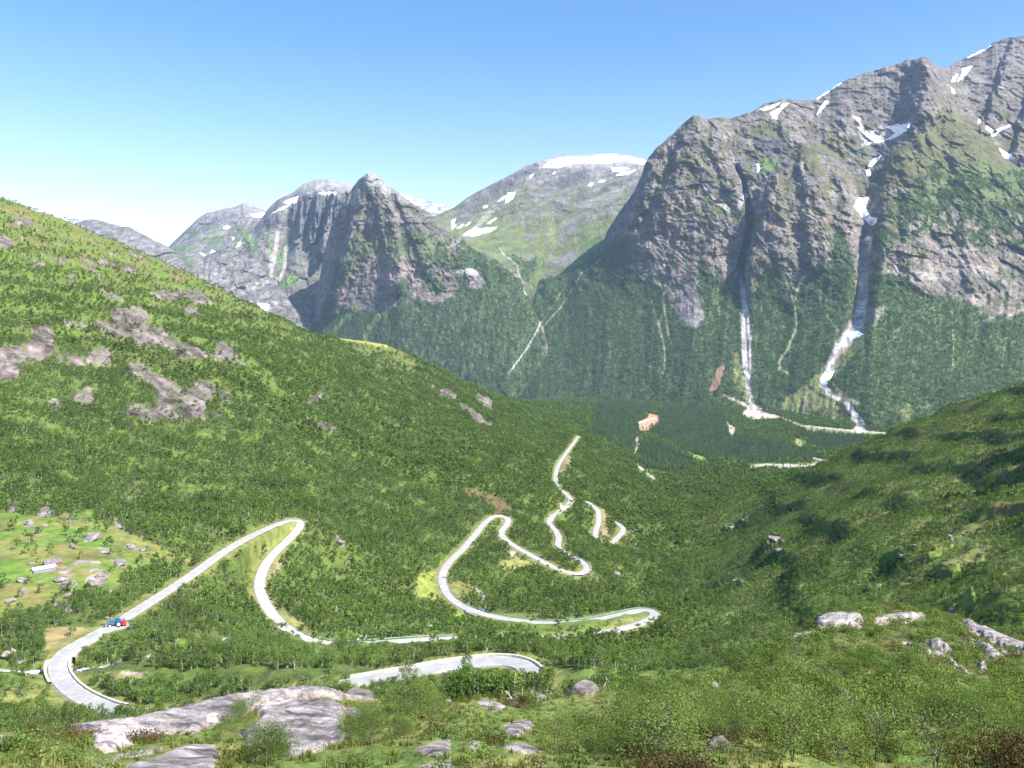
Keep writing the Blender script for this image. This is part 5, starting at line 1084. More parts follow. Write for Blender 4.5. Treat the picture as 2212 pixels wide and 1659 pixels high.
# woods on the mountain sides
for nm, per in (('mountain_massif', 1 / 42.), ('mountain_peak', 1 / 46.), ('mountain_dome', 1 / 60.)):
    S = SHEETS[nm]; X, Y, Z, W = S['X'], S['Y'], S['Z'], S['wood']
    n_ = S['nfront']; a = slice(0, n_)
    ex = np.stack([np.diff(A[:n_ + 1], axis=1)[:n_] for A in (X, Y, Z)], -1); ey = np.stack([np.diff(A[:n_ + 1], axis=0)[:, :-1] for A in (X, Y, Z)], -1)
    ar = np.linalg.norm(np.cross(ex, ey), axis=-1); m = min(ar.shape[0], ex.shape[0])
    w = W[:m, :-1]; lam = np.minimum(ar[:m], 400) * per * np.clip((w - .25) / .5, 0, 1) * (1 + .6 * fbm(S['PX'][:m, :-1] / 9, S['PY'][:m, :-1] / 14, 3, 144))
    nn = rng.poisson(np.maximum(lam, 0)); ri, ci = np.nonzero(nn); rep = nn[ri, ci]; ri = np.repeat(ri, rep); ci = np.repeat(ci, rep)
    fr, fc = rng.random(len(ri)), rng.random(len(ri))
    pos = np.stack([A[ri, ci] * (1 - fr) * (1 - fc) + A[ri + 1, ci] * fr * (1 - fc) + A[ri, ci + 1] * (1 - fr) * fc + A[ri + 1, ci + 1] * fr * fc for A in (X, Y, Z)], 1)
    hh = HZ - F * pos[:, 2] / pos[:, 1]; k = (hh < 960) & (np.abs(pos[:, 0] / pos[:, 1]) < .68); pos = pos[k]; print(nm, 'trees', len(pos))
    scatter('mountainside_wood', pos, scl3(len(pos), .6, 1.7), rots(len(pos), .05), P_slope)
# ------------------------------------------------------------------ road, brook, bridges, walls and rails
m_road = plain('worn_asphalt', (.34, .33, .32), .85, 0, .16, .35)
m_line = plain('road_paint', (.8, .8, .78), .7, 0, .05, 3.)
m_stone = plain('mortared_stone', (.42, .36, .34), .9, 0, .35, 1.2)
m_conc = plain('pale_concrete', (.55, .53, .42), .85, 0, .12, .8)
m_rail = plain('green_rail', (.20, .36, .26), .45, .2, .1, 2.)
m_post = plain('galvanised_post', (.35, .38, .36), .5, .5, .1, 2.)
def ribbon(name, line, offs, mat, dz=None, parent=None):
    """a strip swept along LINE; OFFS = [(sideways, up), ...]"""
    line = np.asarray(line); t = np.gradient(line[:, :2], axis=0); t /= np.linalg.norm(t, axis=1, keepdims=True) + 1e-9
    n_ = np.stack([-t[:, 1], t[:, 0]], 1)
    X = np.stack([line[:, 0] + n_[:, 0] * a for a, b in offs], 1); Y = np.stack([line[:, 1] + n_[:, 1] * a for a, b in offs], 1); Z = np.stack([line[:, 2] + b for a, b in offs], 1)
    me = grid_mesh(name, X, Y, Z); me.polygons.foreach_set('use_smooth', np.zeros(len(me.polygons), bool)); return me
def ring_strip(line, offs):
    return list(offs) + [offs[0]]
i0 = cl_at(1250, 942) if False else len(C1)
seglist = [C1, C2]
parts = []
for c in seglist:
    me = ribbon('road', c, [(-HW - .35, -.55), (-HW, 0), (0, .06), (HW, 0), (HW + .35, -.55)], m_road)
    v = np.empty(len(me.vertices) * 3, np.float32); me.vertices.foreach_get('co', v); q = np.empty(len(me.loops), np.int32); me.loops.foreach_get('vertex_index', q)
    parts.append((v.reshape(-1, 3), q.reshape(-1, 4))); bpy.data.meshes.remove(me)
v, q = join(parts); o = link('road', quad_mesh('road', v, q, None, False), m_road); tag(o, kind='structure')
parts = []
for c in (C1[:420],):
    for s in (-1, 1):
        for i in range(0, len(c) - 3, 4):
            me = ribbon('l', c[i:i + 3], [(s * 2.0 - .08, .035), (s * 2.0 + .08, .035)], m_line)
            v = np.empty(len(me.vertices) * 3, np.float32); me.vertices.foreach_get('co', v); q = np.empty(len(me.loops), np.int32); me.loops.foreach_get('vertex_index', q)
            parts.append((v.reshape(-1, 3), q.reshape(-1, 4))); bpy.data.meshes.remove(me)
v, q = join(parts); o = link('road_markings', quad_mesh('road_markings', v, q, None, False), m_line); tag(o, kind='structure')
# brook: dark water broken by white foam
m_water, nt, N, L = newmat('brook_water')
out = N.new('ShaderNodeOutputMaterial'); b = N.new('ShaderNodeBsdfPrincipled'); b.inputs['Roughness'].default_value = .35
g = N.new('ShaderNodeNewGeometry'); n = N.new('ShaderNodeTexNoise'); n.inputs['Scale'].default_value = .5; n.inputs['Detail'].default_value = 6; n.inputs['Roughness'].default_value = .65
L.new(g.outputs['Position'], n.inputs['Vector']); cr = N.new('ShaderNodeValToRGB'); cr.color_ramp.elements[0].position = .46; cr.color_ramp.elements[1].position = .55
cr.color_ramp.elements[0].color = (.06, .075, .08, 1); cr.color_ramp.elements[1].color = (.80, .82, .86, 1)
L.new(n.outputs['Fac'], cr.inputs[0]); L.new(cr.outputs[0], b.inputs['Base Color']); L.new(b.outputs[0], out.inputs[0])
bl = BC.copy(); bl[:, 2] = np.minimum.accumulate(smooth1(bz.copy(), 4) + .25)
bw_ = (1.5 - .9 * (BC[:, 1] > 450)) + .5 * fbm(np.arange(len(BC)) / 7., np.arange(len(BC)) * 0., 3, 151) + 1.5 * np.exp(-((BC[:, 0] - U(275) * 227) / 9) ** 2) * (BC[:, 1] < 240)
t = np.gradient(bl[:, :2], axis=0); t /= np.linalg.norm(t, axis=1, keepdims=True); n_ = np.stack([-t[:, 1], t[:, 0]], 1)
cols = np.linspace(-1, 1, 7)
bw_ = np.where(BC[:, 1] < 240, bw_ + .9, bw_); bpx_ = CX + F * BC[:, 0] / BC[:, 1]
bw_ = bw_ + 2.6 * np.exp(-((bpx_ - 290) / 34) ** 2) * (BC[:, 1] < 235)
for nm, sel in (('brook', BC[:, 1] < 472), ('waterfall', (BC[:, 1] > 615) & (BC[:, 1] < 690))):
    l_, w_, t_ = bl[sel], bw_[sel][:, None], n_[sel]
    BX = l_[:, 0:1] + t_[:, 0:1] * w_ * cols; BY = l_[:, 1:2] + t_[:, 1:2] * w_ * cols
    BZ = l_[:, 2:3] + .25 * (fbm(BX / 1.6, BY / 1.6, 3, 152)) - .15 * np.abs(cols)
    o = link(nm, grid_mesh(nm, BX, BY, BZ), m_water); tag(o, kind='structure')

def box(bm, c, s, rz=0., tilt=None):
    m = Matrix.Translation(c) @ Matrix.Rotation(rz, 4, 'Z') @ (tilt or Matrix()) @ Matrix.Diagonal((*s, 1))
    return bmesh.ops.create_cube(bm, size=1., matrix=m)
def bm_obj(name, bm, mat, parent=None, bevel=0., smooth=False):
    if bevel: bmesh.ops.bevel(bm, geom=list(bm.edges), offset=bevel, segments=1, affect='EDGES')
    me = bpy.data.meshes.new(name); bm.to_mesh(me); bm.free()
    if smooth: me.polygons.foreach_set('use_smooth', np.ones(len(me.polygons), bool))
    return link(name, me, mat, parent)
for nm, i, j in BRIDGES:
    c = CL[i]; rz = math.atan2(tan[i, 1], tan[i, 0])
    root = empty('road_bridge', c, rz)
    tag(root, {'upper': 'low stone bridge carrying the nearest left bend over the foaming brook', 'middle': 'small stone bridge with a dark square opening below the long straight', 'lower': 'stone bridge over the brook at the start of the wide lower bend'}[nm], 'bridge', 'stone bridges of the mountain road')
    bm = bmesh.new(); box(bm, (0, 0, -.75), (8.4, 2 * HW + 1.5, .8)); bm_obj('deck', bm, m_stone, root, .06)
    for s in (-1, 1):
        bm = bmesh.new(); box(bm, (s * 4.0, 0, -3.2), (2.2, 2 * HW + 1.3, 4.05)); bm_obj('abutment', bm, m_stone, root, .1)
def road_side(a, b, off):
    i, j = cl_at(*a), cl_at(*b); i, j = min(i, j), max(i, j)
    P = CL[i:j + 1].copy(); P[:, :2] += nor[i:j + 1] * off; return P
def closed_strip(name, line, w, z0, z1, mat, parent=None):
    o = link(name, ribbon(name, line, [(-w, z0), (-w, z1), (w, z1), (w, z0), (-w, z0)], mat), mat, parent); return o
def far_side(a, b, sign_far=True, off=HW + .35):
    i, j = cl_at(*a), cl_at(*b); m = (i + j) // 2
    s = 1 if nor[m, 1] > 0 else -1
    return s * off if sign_far else -s * off
def rail(a, b, far, label, gap=4.0, off=HW + .35):
    P = road_side(a, b, far_side(a, b, far, off)); c = P[0]
    root = empty('guard_rail', c); tag(root, label, 'guard rail', 'guard rails along the mountain road')
    Q = P - c
    closed_strip('beam', Q, .07, .42, .78, m_rail, root)
    k = max(2, int(gap / 1.5)); idx = list(range(0, len(Q), k))[:95]
    bm = bmesh.new(); box(bm, (0, 0, .25), (.12, .14, .9)); first = bm_obj('post', bm, m_post, root); first.location = Q[0]
    for t in idx[1:]:
        o = first.copy(); COL.objects.link(o); o.parent = root; o.location = Q[t]
    return root
rail((648, 1376), (980, 1379), True, 'long green guard rail beside the brook on the middle straight')
rail((962, 1276), (1414, 1320), True, 'green guard rail along the outside of the wide lower bend')
rail((622, 1125), (655, 1130), True, 'short green guard rail on the tip of the upper hairpin')
rail((1240, 1206), (1268, 1230), True, 'dark green guard rail round the lowest visible hairpin')
rail((1206, 1172), (1200, 1146), False, 'guard rail on the short stretch below the stone retaining wall')
def parapet(a, b, off, label, w=.2, z0=-1.2, z1=.4, mat=None, name='parapet_wall', cat='parapet'):
    P = road_side(a, b, off); o = closed_strip(name, P, w, z0, z1, mat or m_conc); tag(o, label, cat, 'low concrete walls along the road'); return o
i = cl_at(150, 1470); s_in = 1 if nor[i, 0] > 0 else -1
parapet((250, 1532), (150, 1400), s_in * (HW + .4), 'pale concrete parapet on the inner side of the nearest left bend', .25)
parapet((135, 1470), (126, 1425), -s_in * (HW + .75), 'short white parapet on the outer side of the bridge in the left bend', .3, -1.5, .6)
i = cl_at(1095, 1425); s_far = far_side((1100, 1425), (1080, 1425))
parapet((1143, 1449), (745, 1476), s_far, 'pale concrete parapet round the outside of the nearest right hairpin', .22, -1.0, .45)
# stone wall holding up the road beside the parked van
P = road_side((1187, 1127), (1232, 1084), far_side((1187, 1127), (1232, 1084), False, HW + .5))
o = link('retaining_wall', ribbon('retaining_wall', P, [(-.5, .25), (.5, .25), (.9, -4.6), (-.9, -4.6), (-.5, .25)], m_stone), m_stone); tag(o, 'rough stone retaining wall under the road in front of the white van', 'retaining wall')
P = road_side((128, 1424), (205, 1373), s_in * (HW + 1.1))
o = link('retaining_wall', ribbon('retaining_wall', P, [(-.4, .0), (.4, .0), (.9, -2.6), (-.6, -2.6), (-.4, .0)], m_stone), m_stone); tag(o, 'rubble embankment wall inside the nearest left bend', 'retaining wall')

# ------------------------------------------------------------------ tractor, van and sheds
m_blue = plain('blue_paint', (.03, .17, .46), .35, 0, .08, 2., .5); m_red = plain('red_paint', (.55, .03, .03), .4, 0, .12, 2., .5)
m_tyre = plain('tyre_rubber', (.022, .022, .024), .85, 0, .2, 4.); m_rim = plain('white_rim', (.75, .75, .74), .45, 0, .06, 3.)
m_iron = plain('dark_iron', (.10, .105, .11), .5, .3, .2, 3.); m_gun = plain('grey_steel', (.27, .28, .29), .45, .4, .15, 2.)
m_glass = plain('tinted_glass', (.03, .05, .06), .08, 0, .1, 1., .8); m_white = plain('white_paint', (.82, .82, .82), .35, 0, .03, 2., .5)
m_lamp = plain('lamp_lens', (.7, .66, .5), .2, 0, .05, 2., .6); m_amber = plain('amber_lens', (.8, .32, .03), .3, 0, .05, 2., .6)
def prism(bm, prof, y0, y1):
    """side profile (x, z) pulled from y0 to y1"""
    a = [bm.verts.new((x, y0, z)) for x, z in prof]; b = [bm.verts.new((x, y1, z)) for x, z in prof]
    bm.faces.new(a); bm.faces.new(b[::-1]); n = len(prof)
    for i in range(n): bm.faces.new((a[i], b[i], b[(i + 1) % n], a[(i + 1) % n]))
    bmesh.ops.recalc_face_normals(bm, faces=bm.faces[:])
def wheel(parent, loc, r, w, side):
    bm = bmesh.new(); n = 28
    prof = [(r * .62, -w / 2), (r * .95, -w / 2), (r, -w * .32), (r, w * .32), (r * .95, w / 2), (r * .62, w / 2)]
    rings = [[bm.verts.new((p * math.cos(k * 2 * math.pi / n), y, p * math.sin(k * 2 * math.pi / n))) for k in range(n)] for p, y in prof]
    for i in range(len(rings)):
        A, B = rings[i], rings[(i + 1) % len(rings)]
        for k in range(n): bm.faces.new((A[k], A[(k + 1) % n], B[(k + 1) % n], B[k]))
    for k in range(0, n, 2):       # lugs
        a = k * 2 * math.pi / n; box(bm, (r * 1.0 * math.cos(a), 0, r * 1.0 * math.sin(a)), (.07, w * .9, .09), 0, Matrix.Rotation(-a, 4, 'Y') @ Matrix.Rotation(.5, 4, 'X'))
    bmesh.ops.recalc_face_normals(bm, faces=bm.faces[:])
    wl = empty('wheel', loc); wl.parent = parent
    bm_obj('tyre', bm, m_tyre, wl)
    bm = bmesh.new()
    prof = [(0, .10), (r * .18, .10), (r * .24, .02), (r * .5, -.02), (r * .56, w * .44), (r * .63, w * .46), (r * .63, -w * .4), (0, -w * .4)]
    rings = [[bm.verts.new((max(p, .004) * math.cos(k * 2 * math.pi / n), side * y, max(p, .004) * math.sin(k * 2 * math.pi / n))) for k in range(n)] for p, y in prof]
    for A, B in zip(rings, rings[1:]):
        for k in range(n): bm.faces.new((A[k], A[(k + 1) % n], B[(k + 1) % n], B[k]))
    bmesh.ops.recalc_face_normals(bm, faces=bm.faces[:]); bm_obj('rim', bm, m_rim, wl)
    return wl
i = cl_at(233, 1356); side = 1 if nor[i, 0] > 0 else -1
p = CL[i].copy(); p[:2] += nor[i] * side * 1.9
d = tan[i] * (-1 if tan[i, 1] > 0 else 1)
rz = math.atan2(d[1], d[0])
p = np.array([U(251) * 257.5, 257.5, LAYZ + .14]); TR = empty('tractor', p, math.atan2(-2.4, -5.2))
tag(TR, 'blue farm tractor with raised loader arm and red rear mower parked on the road edge', 'tractor')
bm = bmesh.new(); prism(bm, [(.2, .75), (2.05, .72), (2.2, .95), (2.15, 1.32), (1.4, 1.52), (.2, 1.58)], -.36, .36); bm_obj('hood', bm, m_blue, TR, .06)
bm = bmesh.new(); prism(bm, [(2.16, .78), (2.27, .95), (2.22, 1.3), (2.1, 1.3)], -.3, .3); bm_obj('grille', bm, m_iron, TR)
bm = bmesh.new(); prism(bm, [(-1.0, .55), (2.0, .5), (2.0, .78), (-1.0, .95)], -.28, .28); box(bm, (1.75, 0, .52), (.2, 1.5, .18)); box(bm, (-.55, 0, .8), (.3, 1.4, .3)); bm_obj('chassis', bm, m_iron, TR, .02)
cab = bm_obj('cab', (lambda b_: (prism(b_, [(-1.05, 1.05), (.25, 1.05), (.42, 1.6), (.2, 2.45), (-.95, 2.45), (-1.1, 1.7)], -.66, .66), b_)[1])(bmesh.new()), m_glass, TR, .05)
bm = bmesh.new(); box(bm, (-.38, 0, 2.54), (1.5, 1.5, .16)); bm_obj('roof', bm, m_blue, cab, .06)
for sx, sy in ((.3, .68), (.3, -.68), (-1.0, .68), (-1.0, -.68), (-.42, .68), (-.42, -.68)):
    bm = bmesh.new(); box(bm, (sx, sy, 1.8), (.07, .07, 1.4)); bm_obj('pillar', bm, m_blue, cab)
bm = bmesh.new(); bmesh.ops.create_cone(bm, cap_ends=True, segments=12, radius1=.07, radius2=.06, depth=.14, matrix=Matrix.Translation((-.9, .5, 2.68))); bm_obj('beacon', bm, m_amber, cab)
for s in (-1, 1):
    bm = bmesh.new(); prism(bm, [(-1.55, 1.1), (-1.45, 1.62), (-.9, 1.86), (-.2, 1.78), (.05, 1.4), (-.1, 1.4), (-.35, 1.66), (-.9, 1.72), (-1.3, 1.5), (-1.4, 1.1)], s * .62, s * 1.12); bm_obj('fender', bm, m_blue, TR, .02)
    wheel(TR, (-.75, s * .95, .85), .85, .5, s); wheel(TR, (1.75, s * .85, .58), .58, .36, s)
    bm = bmesh.new(); bmesh.ops.create_cone(bm, cap_ends=True, segments=12, radius1=.1, radius2=.1, depth=.05, matrix=Matrix.Translation((2.22, s * .24, 1.2)) @ Matrix.Rotation(R(90), 4, 'Y')); bm_obj('headlight', bm, m_lamp, TR)
    bm = bmesh.new(); box(bm, (.55, s * .82, 1.78), (.06, .18, .3)); bm_obj('mirror', bm, m_iron, TR, .02)
bm = bmesh.new(); bmesh.ops.create_cone(bm, cap_ends=True, segments=10, radius1=.06, radius2=.05, depth=1.2, matrix=Matrix.Translation((.55, -.42, 2.0))); bm_obj('exhaust', bm, m_iron, TR)
LD = empty('front_loader', (0, 0, 0)); LD.parent = TR
for s in (-1, 1):
    bm = bmesh.new(); prism(bm, [(.5, 1.75), (.6, 1.95), (1.9, 2.0), (3.0, 1.25), (2.9, 1.1), (1.85, 1.8), (.6, 1.75)], s * .52, s * .62); bm_obj('loader_arm', bm, m_iron, LD, .01)
bm = bmesh.new(); prism(bm, [(2.85, 1.5), (3.05, .45), (3.95, .16), (4.0, .2), (3.15, .6), (3.0, 1.5)], -1.1, 1.1); bm_obj('bucket', bm, m_gun, LD)
bm = bmesh.new(); prism(bm, [(.9, 2.2), (1.0, 2.4), (2.4, 3.0), (2.5, 2.85)], -.95, -.7); prism(bm, [(2.3, 2.75), (2.4, 3.08), (3.3, 2.95), (3.3, 2.75)], -1.25, -.35); bm_obj('raised_arm', bm, m_gun, TR, .02)
MW = empty('rear_mower', (0, 0, 0)); MW.parent = TR
bm = bmesh.new(); prism(bm, [(-1.7, .35), (-1.75, .95), (-2.5, 1.1), (-2.9, .7), (-2.85, .3)], -1.25, 1.25); bm_obj('mower_hood', bm, m_red, MW, .05)
bm = bmesh.new(); prism(bm, [(-1.55, .6), (-1.7, 1.5), (-1.85, 1.5), (-1.8, .6)], -.5, .5); box(bm, (-2.2, .9, 1.35), (.5, .35, .6)); box(bm, (-2.2, -.9, 1.35), (.5, .35, .6)); bm_obj('mower_frame', bm, m_red, MW, .03)
bm = bmesh.new(); bmesh.ops.create_cone(bm, cap_ends=True, segments=16, radius1=.13, radius2=.13, depth=2.3, matrix=Matrix.Translation((-2.85, 0, .16)) @ Matrix.Rotation(R(90), 4, 'X')); bm_obj('mower_roller', bm, m_iron, MW)

i = cl_at(1216, 1098); s = 1 if nor[i, 0] < 0 else -1
p = CL[i].copy(); p[:2] += nor[i] * s * 1.5
VN = empty('parked_van', (p[0], p[1], p[2] + .05), math.atan2(tan[i, 1], tan[i, 0])); tag(VN, 'white van stopped on the road above the stone retaining wall', 'van')
bm = bmesh.new(); prism(bm, [(-2.5, .4), (2.4, .4), (2.5, .9), (2.35, 1.15), (1.75, 1.3), (1.1, 2.2), (-2.4, 2.25), (-2.5, 1.9)], -.98, .98); bm_obj('body', bm, m_white, VN, .08)
bm = bmesh.new(); prism(bm, [(1.78, 1.34), (1.85, 1.32), (1.2, 2.12), (1.12, 2.1)], -.82, .82); bm_obj('windscreen', bm, m_glass, VN)
for s in (-1, 1):
    bm = bmesh.new(); prism(bm, [(.55, 1.4), (1.5, 1.4), (1.05, 2.02), (.55, 2.02)], s * .985, s * .998); bm_obj('side_window', bm, m_glass, VN)
    bm = bmesh.new(); box(bm, (2.45, s * .7, .92), (.1, .3, .2)); bm_obj('headlight', bm, m_lamp, VN, .02)
    for wx in (1.55, -1.5): wheel(VN, (wx, s * .88, .36), .36, .22, s)
bm = bmesh.new(); box(bm, (2.5, 0, .52), (.16, 1.8, .24)); bm_obj('bumper', bm, m_iron, VN, .03)

m_shroof = plain('white_sheet_roof', (.80, .80, .82), .5, 0, .04, .6); m_shwall = plain('shade_toned_boards', (.20, .215, .31), .8, 0, .12, 1.5)  # shed wall colour darkened and blued to carry its shade
m_turf = plain('weathered_slate', (.16, .14, .15), .95, 0, .35, 1.2); m_redw = plain('red_boards', (.50, .055, .05), .8, 0, .15, 1.5); m_dark = plain('dark_opening', (.03, .03, .03), .9, 0, .1, 2.)
def shed(name, px, py, Y, rz, L_, W_, h, rise, mw, mr, label, dark_end):
    x = U(px) * Y; z = float(ground_z(x, Y))
    root = empty(name, (x, Y, z), rz); tag(root, label, 'shed')
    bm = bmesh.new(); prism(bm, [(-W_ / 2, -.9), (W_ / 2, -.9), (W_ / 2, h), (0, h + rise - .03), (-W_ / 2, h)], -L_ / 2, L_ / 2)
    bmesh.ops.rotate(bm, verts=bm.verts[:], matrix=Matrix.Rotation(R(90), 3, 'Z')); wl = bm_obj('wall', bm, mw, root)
    bm = bmesh.new()
    for s in (-1, 1):
        e = .35; prism(bm, [(0, h + rise + .05), (s * (W_ / 2 + e), h - e * rise / (W_ / 2) + .05), (s * (W_ / 2 + e), h - e * rise / (W_ / 2) + .17), (0, h + rise + .19)], -L_ / 2 - .25, L_ / 2 + .25)
    bmesh.ops.rotate(bm, verts=bm.verts[:], matrix=Matrix.Rotation(R(90), 3, 'Z')); bm_obj('roof', bm, mr, root)
    bm = bmesh.new(); box(bm, (-L_ / 2 - .02, 0, .75), (.06, 1.2, 1.7)); bm_obj('door', bm, m_dark, root)
    for k in (-1, 1):
        bm = bmesh.new(); box(bm, (k * L_ * .22, -W_ / 2 - .02, h * .6), (.8, .06, .6)); wf = bm_obj('window', bm, m_shroof, root)
        bm = bmesh.new(); box(bm, (k * L_ * .22, -W_ / 2 - .045, h * .6), (.64, .04, .46)); bm_obj('pane', bm, m_glass, wf)
    return root
shed('storage_shed', 94, 1229, 306, R(43), 7.4, 3.4, 1.2, .5, m_shwall, m_shroof, 'long low shed with a white roof and pale walls toned as in shade in the meadow', True)
shed('red_shed', 113, 1219, 312, R(41), 5.6, 3.6, 1.3, 1.0, m_redw, m_turf, 'red shed with a dark mottled roof behind the white roofed shed', True)

# bits and pieces around the sheds
m_plank = plain('grey_plank', (.45, .40, .34), .9, 0, .2, 3.)
for (ax, ay), (bx2, by3), lab in (((83, 1232), (66, 1238), 'low grey plank fence running left from the white roofed shed'), ((131, 1225), (139, 1217), 'pale pole lying on the rocks right of the white roofed shed')):
    A_ = np.array([U(ax) * 304, 304.]); B_ = np.array([U(bx2) * 302, 302.]); c_ = (A_ + B_) / 2; L_ = np.linalg.norm(B_ - A_); z_ = float(ground_z(*c_))
    root = empty('plank_fence' if 'fence' in lab else 'pole', (c_[0], c_[1], z_), math.atan2(B_[1] - A_[1], B_[0] - A_[0])); tag(root, lab, 'fence' if 'fence' in lab else 'pole')
    if 'fence' in lab:
        for k in (.35, .75): bm = bmesh.new(); box(bm, (0, 0, k), (L_, .06, .18)); bm_obj('rail', bm, m_plank, root)
        for k in (-.45, 0, .45): bm = bmesh.new(); box(bm, (L_ * k, .06, .4), (.12, .1, 1.1)); bm_obj('post', bm, m_plank, root)
    else:
        bm = bmesh.new(); bmesh.ops.create_cone(bm, cap_ends=True, segments=8, radius1=.12, radius2=.09, depth=L_ + 1, matrix=Matrix.Translation((0, 0, .5)) @ Matrix.Rotation(R(82), 4, 'Y')); bm_obj('pole_shaft', bm, m_plank, root)
# ------------------------------------------------------------------ rock slabs of the near slope
def rock_mat(name, lo, hi, moss, scale=1.):
    m, nt, N, L = newmat(name); out = N.new('ShaderNodeOutputMaterial'); b = N.new('ShaderNodeBsdfPrincipled'); b.inputs['Roughness'].default_value = .9; b.inputs['Specular IOR Level'].default_value = .2
    g = N.new('ShaderNodeNewGeometry'); at = N.new('ShaderNodeAttribute'); at.attribute_name = 'tint'
    n1 = N.new('ShaderNodeTexNoise'); n1.inputs['Scale'].default_value = 1.1 * scale; n1.inputs['Detail'].default_value = 9; n1.inputs['Roughness'].default_value = .68
    mp = N.new('ShaderNodeMapping'); mp.inputs['Scale'].default_value = (.6, 1.6, 2.5); mp.inputs['Rotation'].default_value = (0, 0, R(38)); L.new(g.outputs['Position'], mp.inputs[0]); L.new(mp.outputs[0], n1.inputs['Vector'])
    cr = N.new('ShaderNodeValToRGB'); e = cr.color_ramp.elements; e[0].position = .38; e[0].color = (*lo, 1); e[1].position = .60; e[1].color = (*hi, 1)
    k = e.new(.47); k.color = tuple((a + b_) / 2 * .9 for a, b_ in zip(lo, hi)) + (1,)
    L.new(n1.outputs['Fac'], cr.inputs[0])
    n2 = N.new('ShaderNodeTexNoise'); n2.inputs['Scale'].default_value = 5. * scale; n2.inputs['Detail'].default_value = 8; n2.inputs['Roughness'].default_value = .7; L.new(g.outputs['Position'], n2.inputs['Vector'])
    c2 = N.new('ShaderNodeValToRGB'); c2.color_ramp.elements[0].position = .55; c2.color_ramp.elements[1].position = .62; L.new(n2.outputs['Fac'], c2.inputs[0])
    mx = N.new('ShaderNodeMixRGB'); mx.inputs[2].default_value = (*moss, 1); f = N.new('ShaderNodeMath'); f.operation = 'MULTIPLY'; f.inputs[1].default_value = .45
    L.new(c2.outputs[0], f.inputs[0]); L.new(f.outputs[0], mx.inputs[0]); L.new(cr.outputs[0], mx.inputs[1])
    ml = N.new('ShaderNodeMixRGB'); ml.blend_type = 'MULTIPLY'; ml.inputs[0].default_value = 1; L.new(mx.outputs[0], ml.inputs[1]); L.new(at.outputs['Color'], ml.inputs[2]); L.new(ml.outputs[0], b.inputs['Base Color'])
    n3 = N.new('ShaderNodeTexNoise'); n3.inputs['Scale'].default_value = 3.5 * scale; n3.inputs['Detail'].default_value = 10; n3.inputs['Roughness'].default_value = .7; L.new(mp.outputs[0], n3.inputs['Vector'])
    bp = N.new('ShaderNodeBump'); bp.inputs['Strength'].default_value = .8; bp.inputs['Distance'].default_value = .22 / scale; L.new(n3.outputs['Fac'], bp.inputs['Height']); L.new(bp.outputs[0], b.inputs['Normal'])
    L.new(b.outputs[0], out.inputs[0]); return m
m_slab = rock_mat('slab_rock', (.10, .086, .09), (.44, .395, .385), (.19, .17, .085), .7)
m_bould = rock_mat('boulder_rock', (.13, .11, .105), (.36, .315, .295), (.17, .15, .07), .5)
BLEACH = [zs('E', '575 690 700 660 840 640 900 660 960 690 1000 685 900 745 830 775 760 805 680 815 605 765'), zs('E', '1340 610 1400 600 1420 630 1350 640'), zs('E', '1120 790 1250 758 1390 762 1400 800 1200 800'), zs('E', '1620 545 1700 500 1900 480 1880 520 1700 570')]
def slab(k, s, label, H=.35, soft=4., cat='rock slab', mat=None):
    poly = zs(k, s); xs = [p[0] for p in poly]; ys = [p[1] for p in poly]
    kk = (FPX > min(xs) - 8) & (FPX < max(xs) + 8) & (FPY > min(ys) - 8) & (FPY < max(ys) + 8) & (FY < 122)
    ri = np.where(kk.any(1))[0]; ci = np.where(kk.any(0))[0]
    sl = (slice(ri[0], ri[-1] + 1), slice(ci[0], ci[-1] + 1)); a, b = FPX[sl], FPY[sl]; X, Y, Z = FX[sl], FY[sl], FZ[sl]
    sd = poly_sd(a, b, poly) + 4.5 * fbm(a / 16, b / 12, 4, 161, .6) * min(1, H * 4)
    sd = np.where(kk[sl], sd, -9)
    Hh = H * np.clip(Y / 30, .6, 2.2)
    h = sst(-2.5, 10, sd) * Hh - .03 * Hh + (.10 * fbm(X / .9 + Y / 2.2, Y / .7 - X / 3, 4, 162, .6) + .04 * ridged(X / .5, Y / .35, 3, 163)) * np.clip(Y / 30, .6, 2) * sst(-1, 6, sd) * min(1, H * 5)
    m = sd > -2.5; m = m[:-1, :-1] & m[1:, :-1] & m[:-1, 1:] & m[1:, 1:]
    if not m.any(): print('no slab', label); return
    t = np.ones(X.shape, np.float32) * (1 + .22 * fbm(X / 1.6, Y / 2.2, 3, 164))
    c = np.repeat(t[..., None], 3, 2)
    for bp in BLEACH: c = mix(c, np.broadcast_to((2.1, 1.95, 1.95), c.shape), poly_mask(a, b, bp, 3, 4, 10, 32))
    c = mix(c, np.broadcast_to((1.25, 1.05, .72), c.shape), sst(6, 0, sd) * .5)
    me = grid_mesh('rock_slab', X, Y, Z + h, c, m)
    o = link('rock_slab', me, mat or m_slab); tag(o, label, cat, 'bare rock slabs of the near slope'); return o
for k, s, l in FROCK: slab(k, s, l, .22 if l[:3] in ('lon', 'bro') else .09)
for k, s, l in RKN: slab(k, s, l, .3)
